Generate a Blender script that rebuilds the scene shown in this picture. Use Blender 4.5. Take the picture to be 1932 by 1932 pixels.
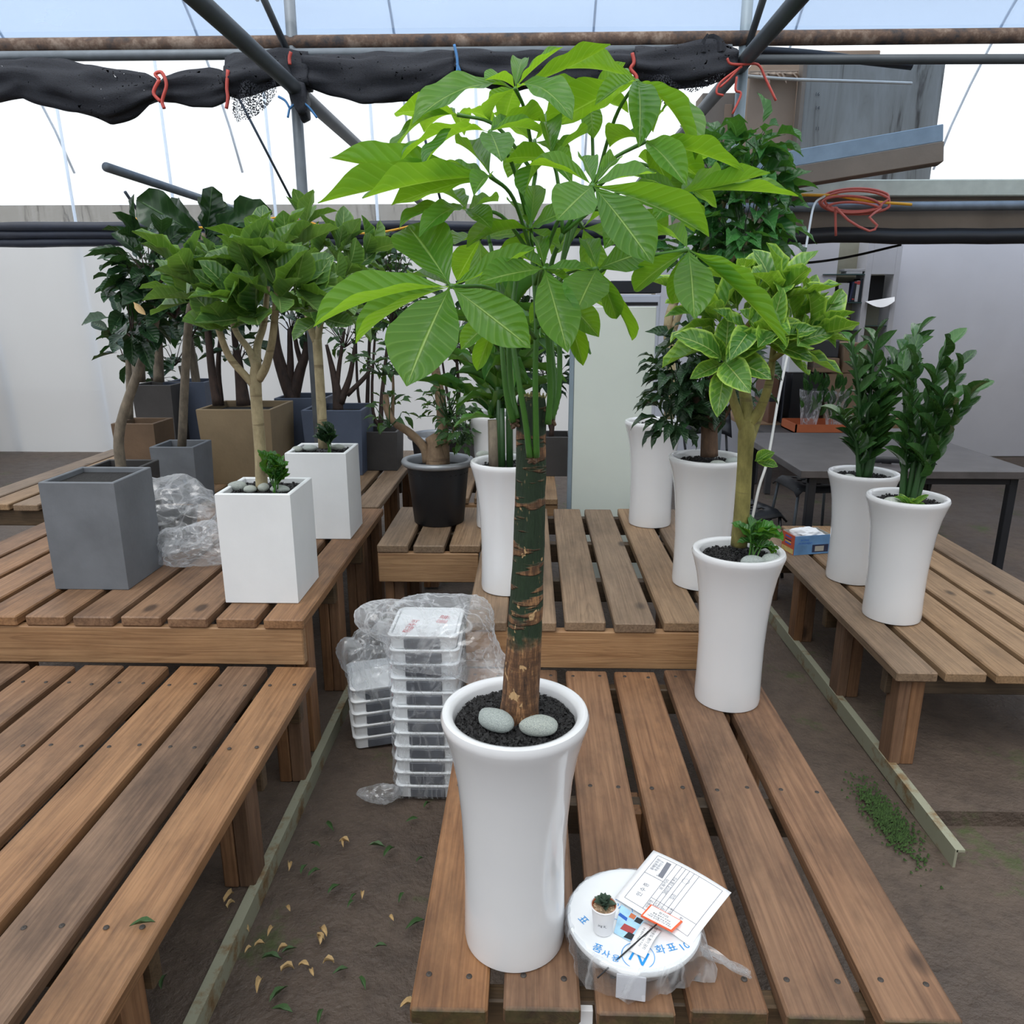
import bpy, bmesh, math, random
import numpy as np
from mathutils import Vector, Matrix, Quaternion, noise as mnoise

sc = bpy.context.scene
for o in list(bpy.data.objects):
    bpy.data.objects.remove(o)

# ------------------------------------------------------------------ camera
FPX, CXP, CYP = 1430.0, 966.0, 966.0
PITCH, YAW, CAMZ = math.radians(15.367), math.radians(1.429), 1.67
cam = bpy.data.cameras.new('camera')
cam.sensor_width = 36.0
cam.lens = 36.0 * FPX / 1932.0
cam.clip_start = 0.02
cam.clip_end = 200
cam_o = bpy.data.objects.new('camera', cam)
sc.collection.objects.link(cam_o)
cam_o.location = (0, 0, CAMZ)
cam_o.rotation_euler = (math.pi / 2 - PITCH, 0, YAW)
sc.camera = cam_o

# ------------------------------------------------------------------ world, light, exposure
world = bpy.data.worlds.new('overcast_sky')
sc.world = world
world.use_nodes = True
bg = world.node_tree.nodes['Background']
bg.inputs[0].default_value = (0.93, 0.97, 1.0, 1)
bg.inputs[1].default_value = 1.6
sun_d = bpy.data.lights.new('hazy_sun', 'SUN')
sun_d.energy = 1.7
sun_d.angle = math.radians(35)
sun_d.color = (1.0, 0.98, 0.95)
sun_o = bpy.data.objects.new('hazy_sun', sun_d)
sc.collection.objects.link(sun_o)
sun_o.rotation_euler = (math.radians(28), math.radians(-14), 0)
vs = sc.view_settings
vs.view_transform = 'Standard'
vs.look = 'None'
vs.gamma = 1.0
vs.use_curve_mapping = False
vs.exposure = -0.2
sc.cycles.use_denoising = True
sc.cycles.use_adaptive_sampling = True
sc.cycles.adaptive_threshold = 0.08
sc.cycles.max_bounces = 6
sc.cycles.diffuse_bounces = 3
sc.cycles.glossy_bounces = 3
sc.cycles.transmission_bounces = 4
sc.cycles.transparent_max_bounces = 16
sc.cycles.sample_clamp_indirect = 6.0

# ------------------------------------------------------------------ helpers
_f = Vector((-math.sin(YAW) * math.cos(PITCH), math.cos(YAW) * math.cos(PITCH), -math.sin(PITCH)))
_r = Vector((math.cos(YAW), math.sin(YAW), 0))
_u = _r.cross(_f)
CAM = Vector((0, 0, CAMZ))


def ray(x, y):
    return _f + _r * ((x - CXP) / FPX) + _u * ((CYP - y) / FPX)


def P(x, y, Y):
    d = ray(x, y)
    return CAM + d * (Y / d.y)


def PZ(x, y, z):
    d = ray(x, y)
    return CAM + d * ((z - CAMZ) / d.z)


def PX(x, y, X):
    d = ray(x, y)
    return CAM + d * (X / d.x)


def ppm(p):
    return FPX / (Vector(p) - CAM).dot(_f)


rnd = random.Random(11)
COL = sc.collection


def link(o):
    COL.objects.link(o)
    return o


def tag(o, label=None, cat=None, group=None, kind=None):
    if label:
        o['label'] = label
    if cat:
        o['category'] = cat
    if group:
        o['group'] = group
    if kind:
        o['kind'] = kind
    return o


WM = {}


def setparent(o, parent, M=None):
    """o is given in world space by M; parent keeps it there"""
    M = M or Matrix.Identity(4)
    WM[o.name] = M
    if parent is not None:
        o.parent = parent
        o.matrix_parent_inverse = WM[parent.name].inverted()
    o.matrix_basis = M
    return o


def empty(name, loc, label=None, cat=None, group=None):
    o = bpy.data.objects.new(name, None)
    o.empty_display_size = 0.05
    link(o)
    setparent(o, None, Matrix.Translation(Vector(loc)))
    tag(o, label, cat, group)
    return o


def inst(name, mesh, parent=None, M=None, mat=None):
    o = bpy.data.objects.new(name, mesh)
    link(o)
    setparent(o, parent, M)
    if mat is not None and not mesh.materials:
        mesh.materials.append(mat)
    return o


class MB:
    """collects shapes for one mesh"""

    def __init__(s):
        s.v, s.f, s.uv = [], [], []

    def add(s, v, f, uv=None):
        b = len(s.v)
        s.v += [tuple(p) for p in v]
        s.f += [tuple(i + b for i in q) for q in f]
        if uv is None:
            uv = [(p[0], p[1]) for p in v]
        s.uv += uv
        return s

    def box(s, x0, x1, y0, y1, z0, z1, M=None):
        v = [Vector((x, y, z)) for z in (z0, z1) for y in (y0, y1) for x in (x0, x1)]
        if M is not None:
            v = [M @ p for p in v]
        return s.add(v, [(0, 2, 3, 1), (4, 5, 7, 6), (0, 1, 5, 4), (2, 6, 7, 3), (0, 4, 6, 2), (1, 3, 7, 5)])

    def cbox(s, x0, x1, y0, y1, z0, z1, c=0.004, M=None):
        """box with chamfered edges"""
        v = []
        for z in (z0, z1):
            for y in (y0, y1):
                for x in (x0, x1):
                    dx = c if x == x0 else -c
                    dy = c if y == y0 else -c
                    dz = c if z == z0 else -c
                    v += [Vector((x, y + dy, z + dz)), Vector((x + dx, y, z + dz)), Vector((x + dx, y + dy, z))]
        if M is not None:
            v = [M @ p for p in v]
        f = []
        # corner order: idx = (zi*4+yi*2+xi)*3 + axis
        g = lambda xi, yi, zi, a: (zi * 4 + yi * 2 + xi) * 3 + a
        f.append((g(0, 0, 0, 0), g(0, 0, 1, 0), g(0, 1, 1, 0), g(0, 1, 0, 0)))
        f.append((g(1, 0, 0, 0), g(1, 1, 0, 0), g(1, 1, 1, 0), g(1, 0, 1, 0)))
        f.append((g(0, 0, 0, 1), g(1, 0, 0, 1), g(1, 0, 1, 1), g(0, 0, 1, 1)))
        f.append((g(0, 1, 0, 1), g(0, 1, 1, 1), g(1, 1, 1, 1), g(1, 1, 0, 1)))
        f.append((g(0, 0, 0, 2), g(0, 1, 0, 2), g(1, 1, 0, 2), g(1, 0, 0, 2)))
        f.append((g(0, 0, 1, 2), g(1, 0, 1, 2), g(1, 1, 1, 2), g(0, 1, 1, 2)))
        for zi in (0, 1):
            for yi in (0, 1):
                f.append((g(0, yi, zi, 1), g(1, yi, zi, 1), g(1, yi, zi, 2), g(0, yi, zi, 2)))
            for xi in (0, 1):
                f.append((g(xi, 0, zi, 0), g(xi, 1, zi, 0), g(xi, 1, zi, 2), g(xi, 0, zi, 2)))
        for yi in (0, 1):
            for xi in (0, 1):
                f.append((g(xi, yi, 0, 0), g(xi, yi, 1, 0), g(xi, yi, 1, 1), g(xi, yi, 0, 1)))
        for zi in (0, 1):
            for yi in (0, 1):
                for xi in (0, 1):
                    f.append((g(xi, yi, zi, 0), g(xi, yi, zi, 1), g(xi, yi, zi, 2)))
        return s.add(v, f)

    def tube(s, pts, radii, n=8, caps=True):
        pts = [Vector(p) for p in pts]
        if not hasattr(radii, '__len__'):
            radii = [radii] * len(pts)
        rings = []
        t0 = (pts[1] - pts[0]).normalized()
        a = t0.orthogonal().normalized()
        L = 0
        uv = []
        v = []
        for i, p in enumerate(pts):
            if i == 0:
                t = t0
            elif i == len(pts) - 1:
                t = (pts[i] - pts[i - 1]).normalized()
            else:
                t = ((pts[i + 1] - p).normalized() + (p - pts[i - 1]).normalized())
                t = t.normalized() if t.length > 1e-6 else t0
            if i:
                L += (p - pts[i - 1]).length
            a = (a - t * a.dot(t))
            a = a.normalized() if a.length > 1e-6 else t.orthogonal().normalized()
            b = t.cross(a)
            for k in range(n):
                an = 2 * math.pi * k / n
                v.append(p + (a * math.cos(an) + b * math.sin(an)) * radii[i])
                uv.append((k / n, L))
        f = []
        for i in range(len(pts) - 1):
            for k in range(n):
                k2 = (k + 1) % n
                f.append((i * n + k, i * n + k2, (i + 1) * n + k2, (i + 1) * n + k))
        if caps:
            f.append(tuple(range(n - 1, -1, -1)))
            f.append(tuple((len(pts) - 1) * n + k for k in range(n)))
        return s.add(v, f, uv)

    def lathe(s, prof, n=40, M=None, cap0=False, cap1=False):
        v, f, uv = [], [], []
        for i, (r, z) in enumerate(prof):
            for k in range(n):
                an = 2 * math.pi * k / n
                p = Vector((r * math.cos(an), r * math.sin(an), z))
                v.append(M @ p if M is not None else p)
                uv.append((k / n, z))
        for i in range(len(prof) - 1):
            for k in range(n):
                k2 = (k + 1) % n
                f.append((i * n + k, i * n + k2, (i + 1) * n + k2, (i + 1) * n + k))
        if cap0:
            f.append(tuple(range(n - 1, -1, -1)))
        if cap1:
            f.append(tuple((len(prof) - 1) * n + k for k in range(n)))
        return s.add(v, f, uv)

    def mesh(s, name, mat=None, smooth=False, sharp=None):
        m = bpy.data.meshes.new(name)
        m.from_pydata(s.v, [], s.f)
        ul = m.uv_layers.new(name='UVMap')
        idx = np.empty(len(m.loops), dtype=np.int32)
        m.loops.foreach_get('vertex_index', idx)
        ul.data.foreach_set('uv', np.array(s.uv, dtype=np.float32)[idx].ravel())
        if smooth:
            m.polygons.foreach_set('use_smooth', [True] * len(m.polygons))
            if sharp:
                m.set_sharp_from_angle(angle=math.radians(sharp))
        if mat is not None:
            m.materials.append(mat)
        m.validate()
        m.update()
        return m

    def build(s, name, mat, parent=None, smooth=False, sharp=None, M=None):
        return inst(name, s.mesh(name, mat, smooth, sharp), parent, M)


def spline(pts, n=6):
    """catmull rom through points"""
    pts = [Vector(p) for p in pts]
    if len(pts) < 3:
        return [pts[0].lerp(pts[-1], i / n) for i in range(n + 1)]
    q = [pts[0] * 2 - pts[1]] + pts + [pts[-1] * 2 - pts[-2]]
    out = []
    for i in range(1, len(q) - 2):
        for k in range(n):
            t = k / n
            a, b, c, d = q[i - 1], q[i], q[i + 1], q[i + 2]
            out.append(0.5 * ((2 * b) + (c - a) * t + (2 * a - 5 * b + 4 * c - d) * t * t + (3 * b - a - 3 * c + d) * t ** 3))
    out.append(pts[-1])
    return out


def lerp_list(vals, n):
    out = []
    for i in range(n):
        t = i / (n - 1) * (len(vals) - 1)
        k = min(int(t), len(vals) - 2)
        out.append(vals[k] + (vals[k + 1] - vals[k]) * (t - k))
    return out


# ------------------------------------------------------------------ materials
def srgb(r, g, b):
    return tuple((c / 255 / 12.92) if c / 255 <= 0.04045 else ((c / 255 + 0.055) / 1.055) ** 2.4 for c in (r, g, b)) + (1,)


class NT:
    def __init__(s, name):
        s.m = bpy.data.materials.new(name)
        s.m.use_nodes = True
        s.t = s.m.node_tree
        s.n = s.t.nodes
        s.bsdf = s.n['Principled BSDF']
        s.out = s.n['Material Output']

    def node(s, typ, **kw):
        nd = s.n.new(typ)
        for k, v in kw.items():
            setattr(nd, k, v)
        return nd

    def link(s, a, b):
        s.t.links.new(a, b)

    def setv(s, inp, v):
        if hasattr(v, 'is_output') or v.__class__.__name__.startswith('NodeSocket'):
            s.link(v, inp)
        else:
            inp.default_value = v

    def coord(s, kind='Object', scale=(1, 1, 1), rand=False):
        tc = s.node('ShaderNodeTexCoord')
        mp = s.node('ShaderNodeMapping')
        mp.inputs['Scale'].default_value = scale
        s.link(tc.outputs[kind], mp.inputs['Vector'])
        if rand:
            oi = s.node('ShaderNodeObjectInfo')
            mu = s.node('ShaderNodeVectorMath', operation='SCALE')
            mu.inputs[0].default_value = (31.7, 17.3, 11.1)
            s.link(oi.outputs['Random'], mu.inputs['Scale'])
            s.link(mu.outputs[0], mp.inputs['Location'])
        return mp.outputs[0]

    def noise(s, vec, scale=5, detail=4, rough=0.55, dist=0.0):
        nd = s.node('ShaderNodeTexNoise')
        nd.inputs['Scale'].default_value = scale
        nd.inputs['Detail'].default_value = detail
        nd.inputs['Roughness'].default_value = rough
        nd.inputs['Distortion'].default_value = dist
        if vec is not None:
            s.link(vec, nd.inputs['Vector'])
        return nd.outputs['Fac']

    def vor(s, vec, scale=5, feature='F1'):
        nd = s.node('ShaderNodeTexVoronoi', feature=feature)
        nd.inputs['Scale'].default_value = scale
        s.link(vec, nd.inputs['Vector'])
        return nd.outputs['Distance']

    def ramp(s, fac, stops):
        nd = s.node('ShaderNodeValToRGB')
        el = nd.color_ramp.elements
        while len(el) < len(stops):
            el.new(0.5)
        for e, (p, c) in zip(el, stops):
            e.position = p
            e.color = c if len(c) == 4 else tuple(c) + (1,)
        s.link(fac, nd.inputs[0])
        return nd.outputs[0]

    def mix(s, fac, a, b, blend='MIX'):
        nd = s.node('ShaderNodeMix', data_type='RGBA', blend_type=blend)
        s.setv(nd.inputs[0], fac)
        s.setv(nd.inputs[6], a)
        s.setv(nd.inputs[7], b)
        return nd.outputs[2]

    def math(s, op, a, b=None, c=None):
        nd = s.node('ShaderNodeMath', operation=op)
        s.setv(nd.inputs[0], a)
        if b is not None:
            s.setv(nd.inputs[1], b)
        if c is not None:
            s.setv(nd.inputs[2], c)
        return nd.outputs[0]

    def bump(s, h, strength=0.3, dist=0.01):
        nd = s.node('ShaderNodeBump')
        nd.inputs['Strength'].default_value = strength
        nd.inputs['Distance'].default_value = dist
        s.link(h, nd.inputs['Height'])
        s.link(nd.outputs[0], s.bsdf.inputs['Normal'])
        return nd.outputs[0]

    def P(s, **kw):
        for k, v in kw.items():
            s.setv(s.bsdf.inputs[k.replace('_', ' ')], v)
        return s


G4 = lambda v: (v, v, v, 1)


def plain(name, col, rough=0.6, metal=0.0, var=0.12, nscale=6.0, bump=0.0, coat=0.0, bscale=40):
    m = NT(name)
    co = m.coord()
    n = m.noise(co, nscale, 5)
    d = tuple(c * (1 - var) for c in col[:3]) + (1,)
    l = tuple(min(1, c * (1 + var)) for c in col[:3]) + (1,)
    m.P(Base_Color=m.ramp(n, [(0.3, d), (0.7, l)]), Roughness=rough, Metallic=metal, Coat_Weight=coat)
    if bump:
        m.bump(m.noise(co, bscale, 4), bump, 0.01)
    return m.m


def wood(name, axis, dark, mid, light, wear=0.5, moss=False):
    """planed lumber: stretched growth rings, knots, weathered stains"""
    m = NT(name)
    sc1 = [13, 13, 13]
    sc1[axis] = 0.55
    co = m.coord('Object', tuple(sc1), rand=True)
    sc2 = [7, 7, 7]
    sc2[axis] = 3.0
    co2 = m.coord('Object', tuple(sc2), rand=True)
    sc3 = [120, 120, 120]
    sc3[axis] = 3.0
    co3 = m.coord('Object', tuple(sc3), rand=True)
    g1 = m.noise(co, 1.0, 2, 0.45, 0.5)
    ph = m.math('FRACT', m.math('MULTIPLY', g1, 17.0))
    g = m.ramp(ph, [(0.0, G4(0.0)), (0.55, G4(0.25)), (0.86, G4(1.0)), (1.0, G4(0.0))])
    col = m.mix(m.math('MULTIPLY', g, 0.62), mid, dark)
    col = m.mix(m.math('MULTIPLY', m.ramp(m.noise(co2, 0.8, 5, 0.62), [(0.40, G4(0)), (0.66, G4(1))]), 0.55), col, light)
    fine = m.noise(co3, 1.0, 3, 0.6)
    col = m.mix(0.42, col, m.ramp(fine, [(0.32, dark), (0.66, light)]), 'MIX')
    st = m.ramp(m.noise(co2, 0.55, 6, 0.72), [(0.44, G4(0)), (0.70, G4(wear))])
    col = m.mix(st, col, tuple(c * 0.42 for c in dark[:3]) + (1,))
    vd = m.vor(m.coord('Object', tuple(3.6 if i != axis else 2.0 for i in range(3)), rand=True), 1.0)
    kn = m.ramp(vd, [(0.05, G4(1)), (0.10, G4(0))])
    col = m.mix(m.math('MULTIPLY', kn, 0.8), col, tuple(c * 0.3 for c in dark[:3]) + (1,))
    oi = m.node('ShaderNodeObjectInfo')
    hv = m.node('ShaderNodeHueSaturation')
    m.link(m.math('MULTIPLY_ADD', oi.outputs['Random'], 0.34, 0.78), hv.inputs['Value'])
    m.link(m.math('MULTIPLY_ADD', oi.outputs['Random'], 0.2, 0.86), hv.inputs['Saturation'])
    m.link(col, hv.inputs['Color'])
    fin = hv.outputs[0]
    if moss:
        tc = m.node('ShaderNodeTexCoord')
        sp = m.node('ShaderNodeSeparateXYZ')
        m.link(tc.outputs['Object'], sp.inputs[0])
        e = m.math('ADD', sp.outputs[1], m.math('MULTIPLY', m.noise(co2, 3.0, 4), 0.008))
        fin = m.mix(m.ramp(e, [(0.003, G4(0.92)), (0.009, G4(0))]), fin, m.ramp(m.noise(m.coord('Object', (30, 30, 30), rand=True), 1.0, 4), [(0.35, srgb(30, 28, 20)), (0.55, srgb(52, 54, 26)), (0.75, srgb(74, 66, 44))]))
    m.P(Base_Color=fin, Roughness=0.6)
    m.bump(m.math('ADD', m.math('MULTIPLY', g, -0.3), fine), 0.4, 0.002)
    return m.m


def leafmat(name, c_dark, c_light, vein, trans=0.35, tcol=None, rough=0.35, veins=16.0, edge=None, patch=None, bumpy=0.5, vw=0.6):
    m = NT(name)
    tc = m.node('ShaderNodeTexCoord')
    sp = m.node('ShaderNodeSeparateXYZ')
    m.link(tc.outputs['UV'], sp.inputs[0])
    u, v = sp.outputs[0], sp.outputs[1]
    av = m.math('ABSOLUTE', m.math('SUBTRACT', v, 0.5))
    oi = m.node('ShaderNodeObjectInfo')
    rn = oi.outputs['Random']
    col = m.mix(rn, c_dark, c_light)
    n = m.noise(m.coord('UV', (3, 2, 1), rand=True), 2.0, 4)
    col = m.mix(m.math('MULTIPLY', n, 0.5), col, c_dark)
    if patch is not None:
        pn = m.noise(m.coord('UV', (4, 3, 1), rand=True), 1.6, 3, 0.5, 0.6)
        pm = m.math('ADD', pn, m.math('MULTIPLY', av, 0.75))
        col = m.mix(m.ramp(pm, [(0.78, G4(0)), (0.86, G4(1))]), col, patch)
    if edge is not None:
        col = m.mix(m.ramp(av, [(0.40, G4(0)), (0.48, G4(1))]), col, edge)
    # side veins slant forward from the midrib
    ph = m.math('MULTIPLY', m.math('SUBTRACT', u, m.math('MULTIPLY', av, 0.38)), veins * 2 * math.pi)
    sv = m.math('MULTIPLY_ADD', m.math('SINE', ph), 0.5, 0.5)
    sl = m.ramp(sv, [(0.90, G4(0)), (0.99, G4(1))])
    mid = m.ramp(av, [(0.010, G4(1)), (0.030, G4(0))])
    col = m.mix(m.math('MULTIPLY', sl, 0.35 * vw), col, vein)
    col = m.mix(m.math('MULTIPLY', mid, 0.85), col, vein)
    m.P(Base_Color=col, Roughness=rough, Specular_IOR_Level=0.5)
    bn = m.bump(m.math('ADD', m.math('MULTIPLY', sv, bumpy), m.math('MULTIPLY', mid, 1.0)), 0.55, 0.004)
    tr = m.node('ShaderNodeBsdfTranslucent')
    tcx = tcol or c_light
    hm = m.mix(0.35, tcx, col)
    m.link(hm, tr.inputs['Color'])
    ms = m.node('ShaderNodeMixShader')
    ms.inputs[0].default_value = trans
    m.link(m.bsdf.outputs[0], ms.inputs[1])
    m.link(tr.outputs[0], ms.inputs[2])
    m.link(ms.outputs[0], m.out.inputs[0])
    return m.m


def film(name, tint, t, diff=(0.9, 0.93, 0.96, 1), gloss=0.0, wr=0.0):
    """polythene: mostly lets light straight through, scatters the rest"""
    m = NT(name)
    tp = m.node('ShaderNodeBsdfTransparent')
    tp.inputs[0].default_value = tint
    tl = m.node('ShaderNodeBsdfTranslucent')
    tl.inputs[0].default_value = diff
    ms = m.node('ShaderNodeMixShader')
    if wr:
        n = m.noise(m.coord('Object', (0.6, 2.5, 1.0)), 1.2, 4)
        m.link(m.math('MULTIPLY_ADD', n, wr, 1 - t - wr * 0.5), ms.inputs[0])
    else:
        ms.inputs[0].default_value = 1 - t
    m.link(tp.outputs[0], ms.inputs[1])
    m.link(tl.outputs[0], ms.inputs[2])
    m.link(ms.outputs[0], m.out.inputs[0])
    return m.m


def plasticmat(name, base=0.12, streak=0.5, scale=14.0):
    """crumpled clear bag: see-through, milky along its creases, faint gloss"""
    m = NT(name)
    co = m.coord('Object', (1.0, 1.0, 0.45))
    n = m.noise(co, scale, 3, 0.5, 0.9)
    cr = m.ramp(m.math('ABSOLUTE', m.math('SUBTRACT', n, 0.5)), [(0.0, G4(streak)), (0.05, G4(base))])
    lw = m.node('ShaderNodeLayerWeight')
    lw.inputs[0].default_value = 0.3
    fac = m.math('MINIMUM', m.math('ADD', cr, m.math('MULTIPLY', lw.outputs['Facing'], 0.22)), 0.8)
    df = m.node('ShaderNodeBsdfDiffuse')
    df.inputs[0].default_value = (0.86, 0.88, 0.91, 1)
    tl = m.node('ShaderNodeBsdfTranslucent')
    tl.inputs[0].default_value = (0.86, 0.88, 0.91, 1)
    m1 = m.node('ShaderNodeMixShader')
    m1.inputs[0].default_value = 0.5
    m.link(df.outputs[0], m1.inputs[1])
    m.link(tl.outputs[0], m1.inputs[2])
    tp = m.node('ShaderNodeBsdfTransparent')
    tp.inputs[0].default_value = (0.97, 0.98, 0.99, 1)
    ms = m.node('ShaderNodeMixShader')
    m.link(fac, ms.inputs[0])
    m.link(tp.outputs[0], ms.inputs[1])
    m.link(m1.outputs[0], ms.inputs[2])
    gl = m.node('ShaderNodeBsdfGlossy')
    gl.inputs['Roughness'].default_value = 0.12
    bp = m.node('ShaderNodeBump')
    bp.inputs['Strength'].default_value = 0.25
    bp.inputs['Distance'].default_value = 0.02
    m.link(n, bp.inputs['Height'])
    m.link(bp.outputs[0], gl.inputs['Normal'])
    m2 = m.node('ShaderNodeMixShader')
    m2.inputs[0].default_value = 0.07
    m.link(ms.outputs[0], m2.inputs[1])
    m.link(gl.outputs[0], m2.inputs[2])
    m.link(m2.outputs[0], m.out.inputs[0])
    return m.m


def netmat(name, hole_lo, hole_hi, scale=60.0):
    """woven shade net: dense black weave with pin holes"""
    m = NT(name)
    co = m.coord('Object')
    v = m.vor(co, scale)
    n = m.noise(co, 3.0, 3)
    hole = m.ramp(m.math('ADD', m.math('MULTIPLY', v, 0.75), m.math('MULTIPLY', n, 0.5)), [(hole_lo, G4(0)), (hole_hi, G4(1))])
    fb = m.noise(m.coord('Object', (70, 70, 120)), 2.0, 3, 0.7)
    m.P(Base_Color=m.ramp(fb, [(0.3, (0.004, 0.005, 0.010, 1)), (0.75, (0.018, 0.023, 0.038, 1))]), Roughness=0.7)
    m.bump(fb, 0.35, 0.01)
    tp = m.node('ShaderNodeBsdfTransparent')
    ms = m.node('ShaderNodeMixShader')
    m.link(hole, ms.inputs[0])
    m.link(m.bsdf.outputs[0], ms.inputs[1])
    m.link(tp.outputs[0], ms.inputs[2])
    m.link(ms.outputs[0], m.out.inputs[0])
    return m.m


MT = {}
MT['slat'] = wood('bench_slat_wood', 1, srgb(84, 57, 38), srgb(131, 95, 66), srgb(158, 122, 90), 0.75)
MT['slat_pale'] = wood('weathered_slat_wood', 1, srgb(92, 70, 50), srgb(140, 112, 84), srgb(164, 136, 106), 0.5)
MT['slat_moss'] = wood('mossy_ended_slat_wood', 1, srgb(84, 55, 36), srgb(132, 92, 62), srgb(158, 119, 86), 0.75, True)
MT['joist_wood'] = wood('dark_joist_wood', 0, srgb(54, 42, 30), srgb(86, 68, 48), srgb(104, 84, 62), 0.7)
MT['board_x'] = wood('apron_wood', 0, srgb(112, 76, 46), srgb(160, 118, 78), srgb(184, 146, 104), 0.3)
MT['board_z'] = wood('leg_wood', 2, srgb(88, 58, 38), srgb(132, 94, 64), srgb(152, 114, 82), 0.6)
MT['white_pot'] = None


def pot_glaze():
    m = NT('white_glaze')
    co = m.coord()
    n = m.noise(co, 3.0, 3)
    col = m.ramp(n, [(0.3, (0.70, 0.705, 0.73, 1)), (0.7, (0.74, 0.745, 0.76, 1))])
    sp = m.ramp(m.vor(co, 45.0), [(0.012, G4(1)), (0.03, G4(0))])
    col = m.mix(m.math('MULTIPLY', sp, m.ramp(m.noise(co, 9.0, 2), [(0.62, G4(0)), (0.66, G4(0.5))])), col, (0.45, 0.42, 0.38, 1))
    m.P(Base_Color=col, Roughness=0.16, Coat_Weight=0.4, Coat_Roughness=0.05)
    m.bump(m.noise(co, 6.0, 2), 0.12, 0.01)
    return m.m


MT['white_pot'] = pot_glaze()
MT['planter_white'] = plain('white_matte_planter', (0.76, 0.78, 0.80, 1), 0.5, var=0.03, bump=0.05)
MT['planter_grey'] = plain('grey_planter', srgb(104, 108, 114), 0.7, var=0.15, bump=0.1)
MT['planter_blue'] = plain('slate_blue_planter', srgb(74, 84, 104), 0.6, var=0.18, nscale=3, bump=0.1)
MT['planter_dark'] = plain('charcoal_planter', srgb(58, 56, 56), 0.6, var=0.3, nscale=3, bump=0.1)
MT['planter_tan'] = plain('tan_cement_planter', srgb(136, 118, 92), 0.75, var=0.15, nscale=4, bump=0.15)
MT['planter_brown'] = plain('brown_planter', srgb(96, 76, 58), 0.75, var=0.2, bump=0.15)
MT['black_plastic'] = plain('black_plastic', srgb(26, 28, 33), 0.45, var=0.15)
MT['silver_rim'] = plain('silver_plastic', srgb(150, 153, 158), 0.35, 0.5, 0.08)
MT['soil'] = plain('black_soil', srgb(24, 22, 22), 0.85, var=0.5, nscale=60, bump=0.8, bscale=120)
MT['granule'] = plain('black_volcanic_granule', srgb(30, 29, 30), 0.75, var=0.3, nscale=30)
MT['pebble'] = None


def pebble_mat():
    m = NT('grey_green_pebble')
    co = m.coord('Object', (1, 1, 1), rand=True)
    oi = m.node('ShaderNodeObjectInfo')
    a = m.mix(oi.outputs['Random'], srgb(162, 170, 168), srgb(186, 188, 174))
    sp = m.ramp(m.noise(co, 14.0, 4, 0.75), [(0.42, G4(0)), (0.62, G4(1))])
    col = m.mix(sp, a, srgb(128, 136, 134))
    m.P(Base_Color=col, Roughness=0.7)
    m.bump(m.noise(co, 9.0, 3), 0.25, 0.05)
    return m.m


MT['pebble'] = pebble_mat()


def ground_mat():
    m = NT('damp_dirt')
    co = m.coord()
    n1 = m.noise(co, 1.1, 6, 0.6)
    n2 = m.noise(co, 14.0, 6, 0.65)
    col = m.mix(m.ramp(n1, [(0.35, G4(0)), (0.65, G4(1))]), srgb(78, 66, 58), srgb(98, 84, 73))
    col = m.mix(m.ramp(n2, [(0.45, G4(0)), (0.8, G4(0.7))]), col, srgb(54, 45, 40))
    sp = m.ramp(m.vor(co, 90.0), [(0.06, G4(1)), (0.12, G4(0))])
    col = m.mix(m.math('MULTIPLY', sp, m.ramp(m.noise(co, 5.0, 3), [(0.55, G4(0)), (0.7, G4(0.8))])), col, srgb(170, 150, 120))
    moss = m.ramp(m.math('ADD', m.noise(co, 2.2, 4), m.math('MULTIPLY', m.noise(co, 40.0, 3), 0.25)), [(0.74, G4(0)), (0.84, G4(0.7))])
    col = m.mix(moss, col, srgb(62, 82, 34))
    rough = m.ramp(n1, [(0.35, G4(0.45)), (0.6, G4(0.8))])
    m.P(Base_Color=col, Roughness=rough)
    m.bump(m.math('ADD', n2, m.math('MULTIPLY', m.noise(co, 60.0, 4), 0.5)), 0.7, 0.02)
    return m.m


MT['ground'] = ground_mat()


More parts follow.
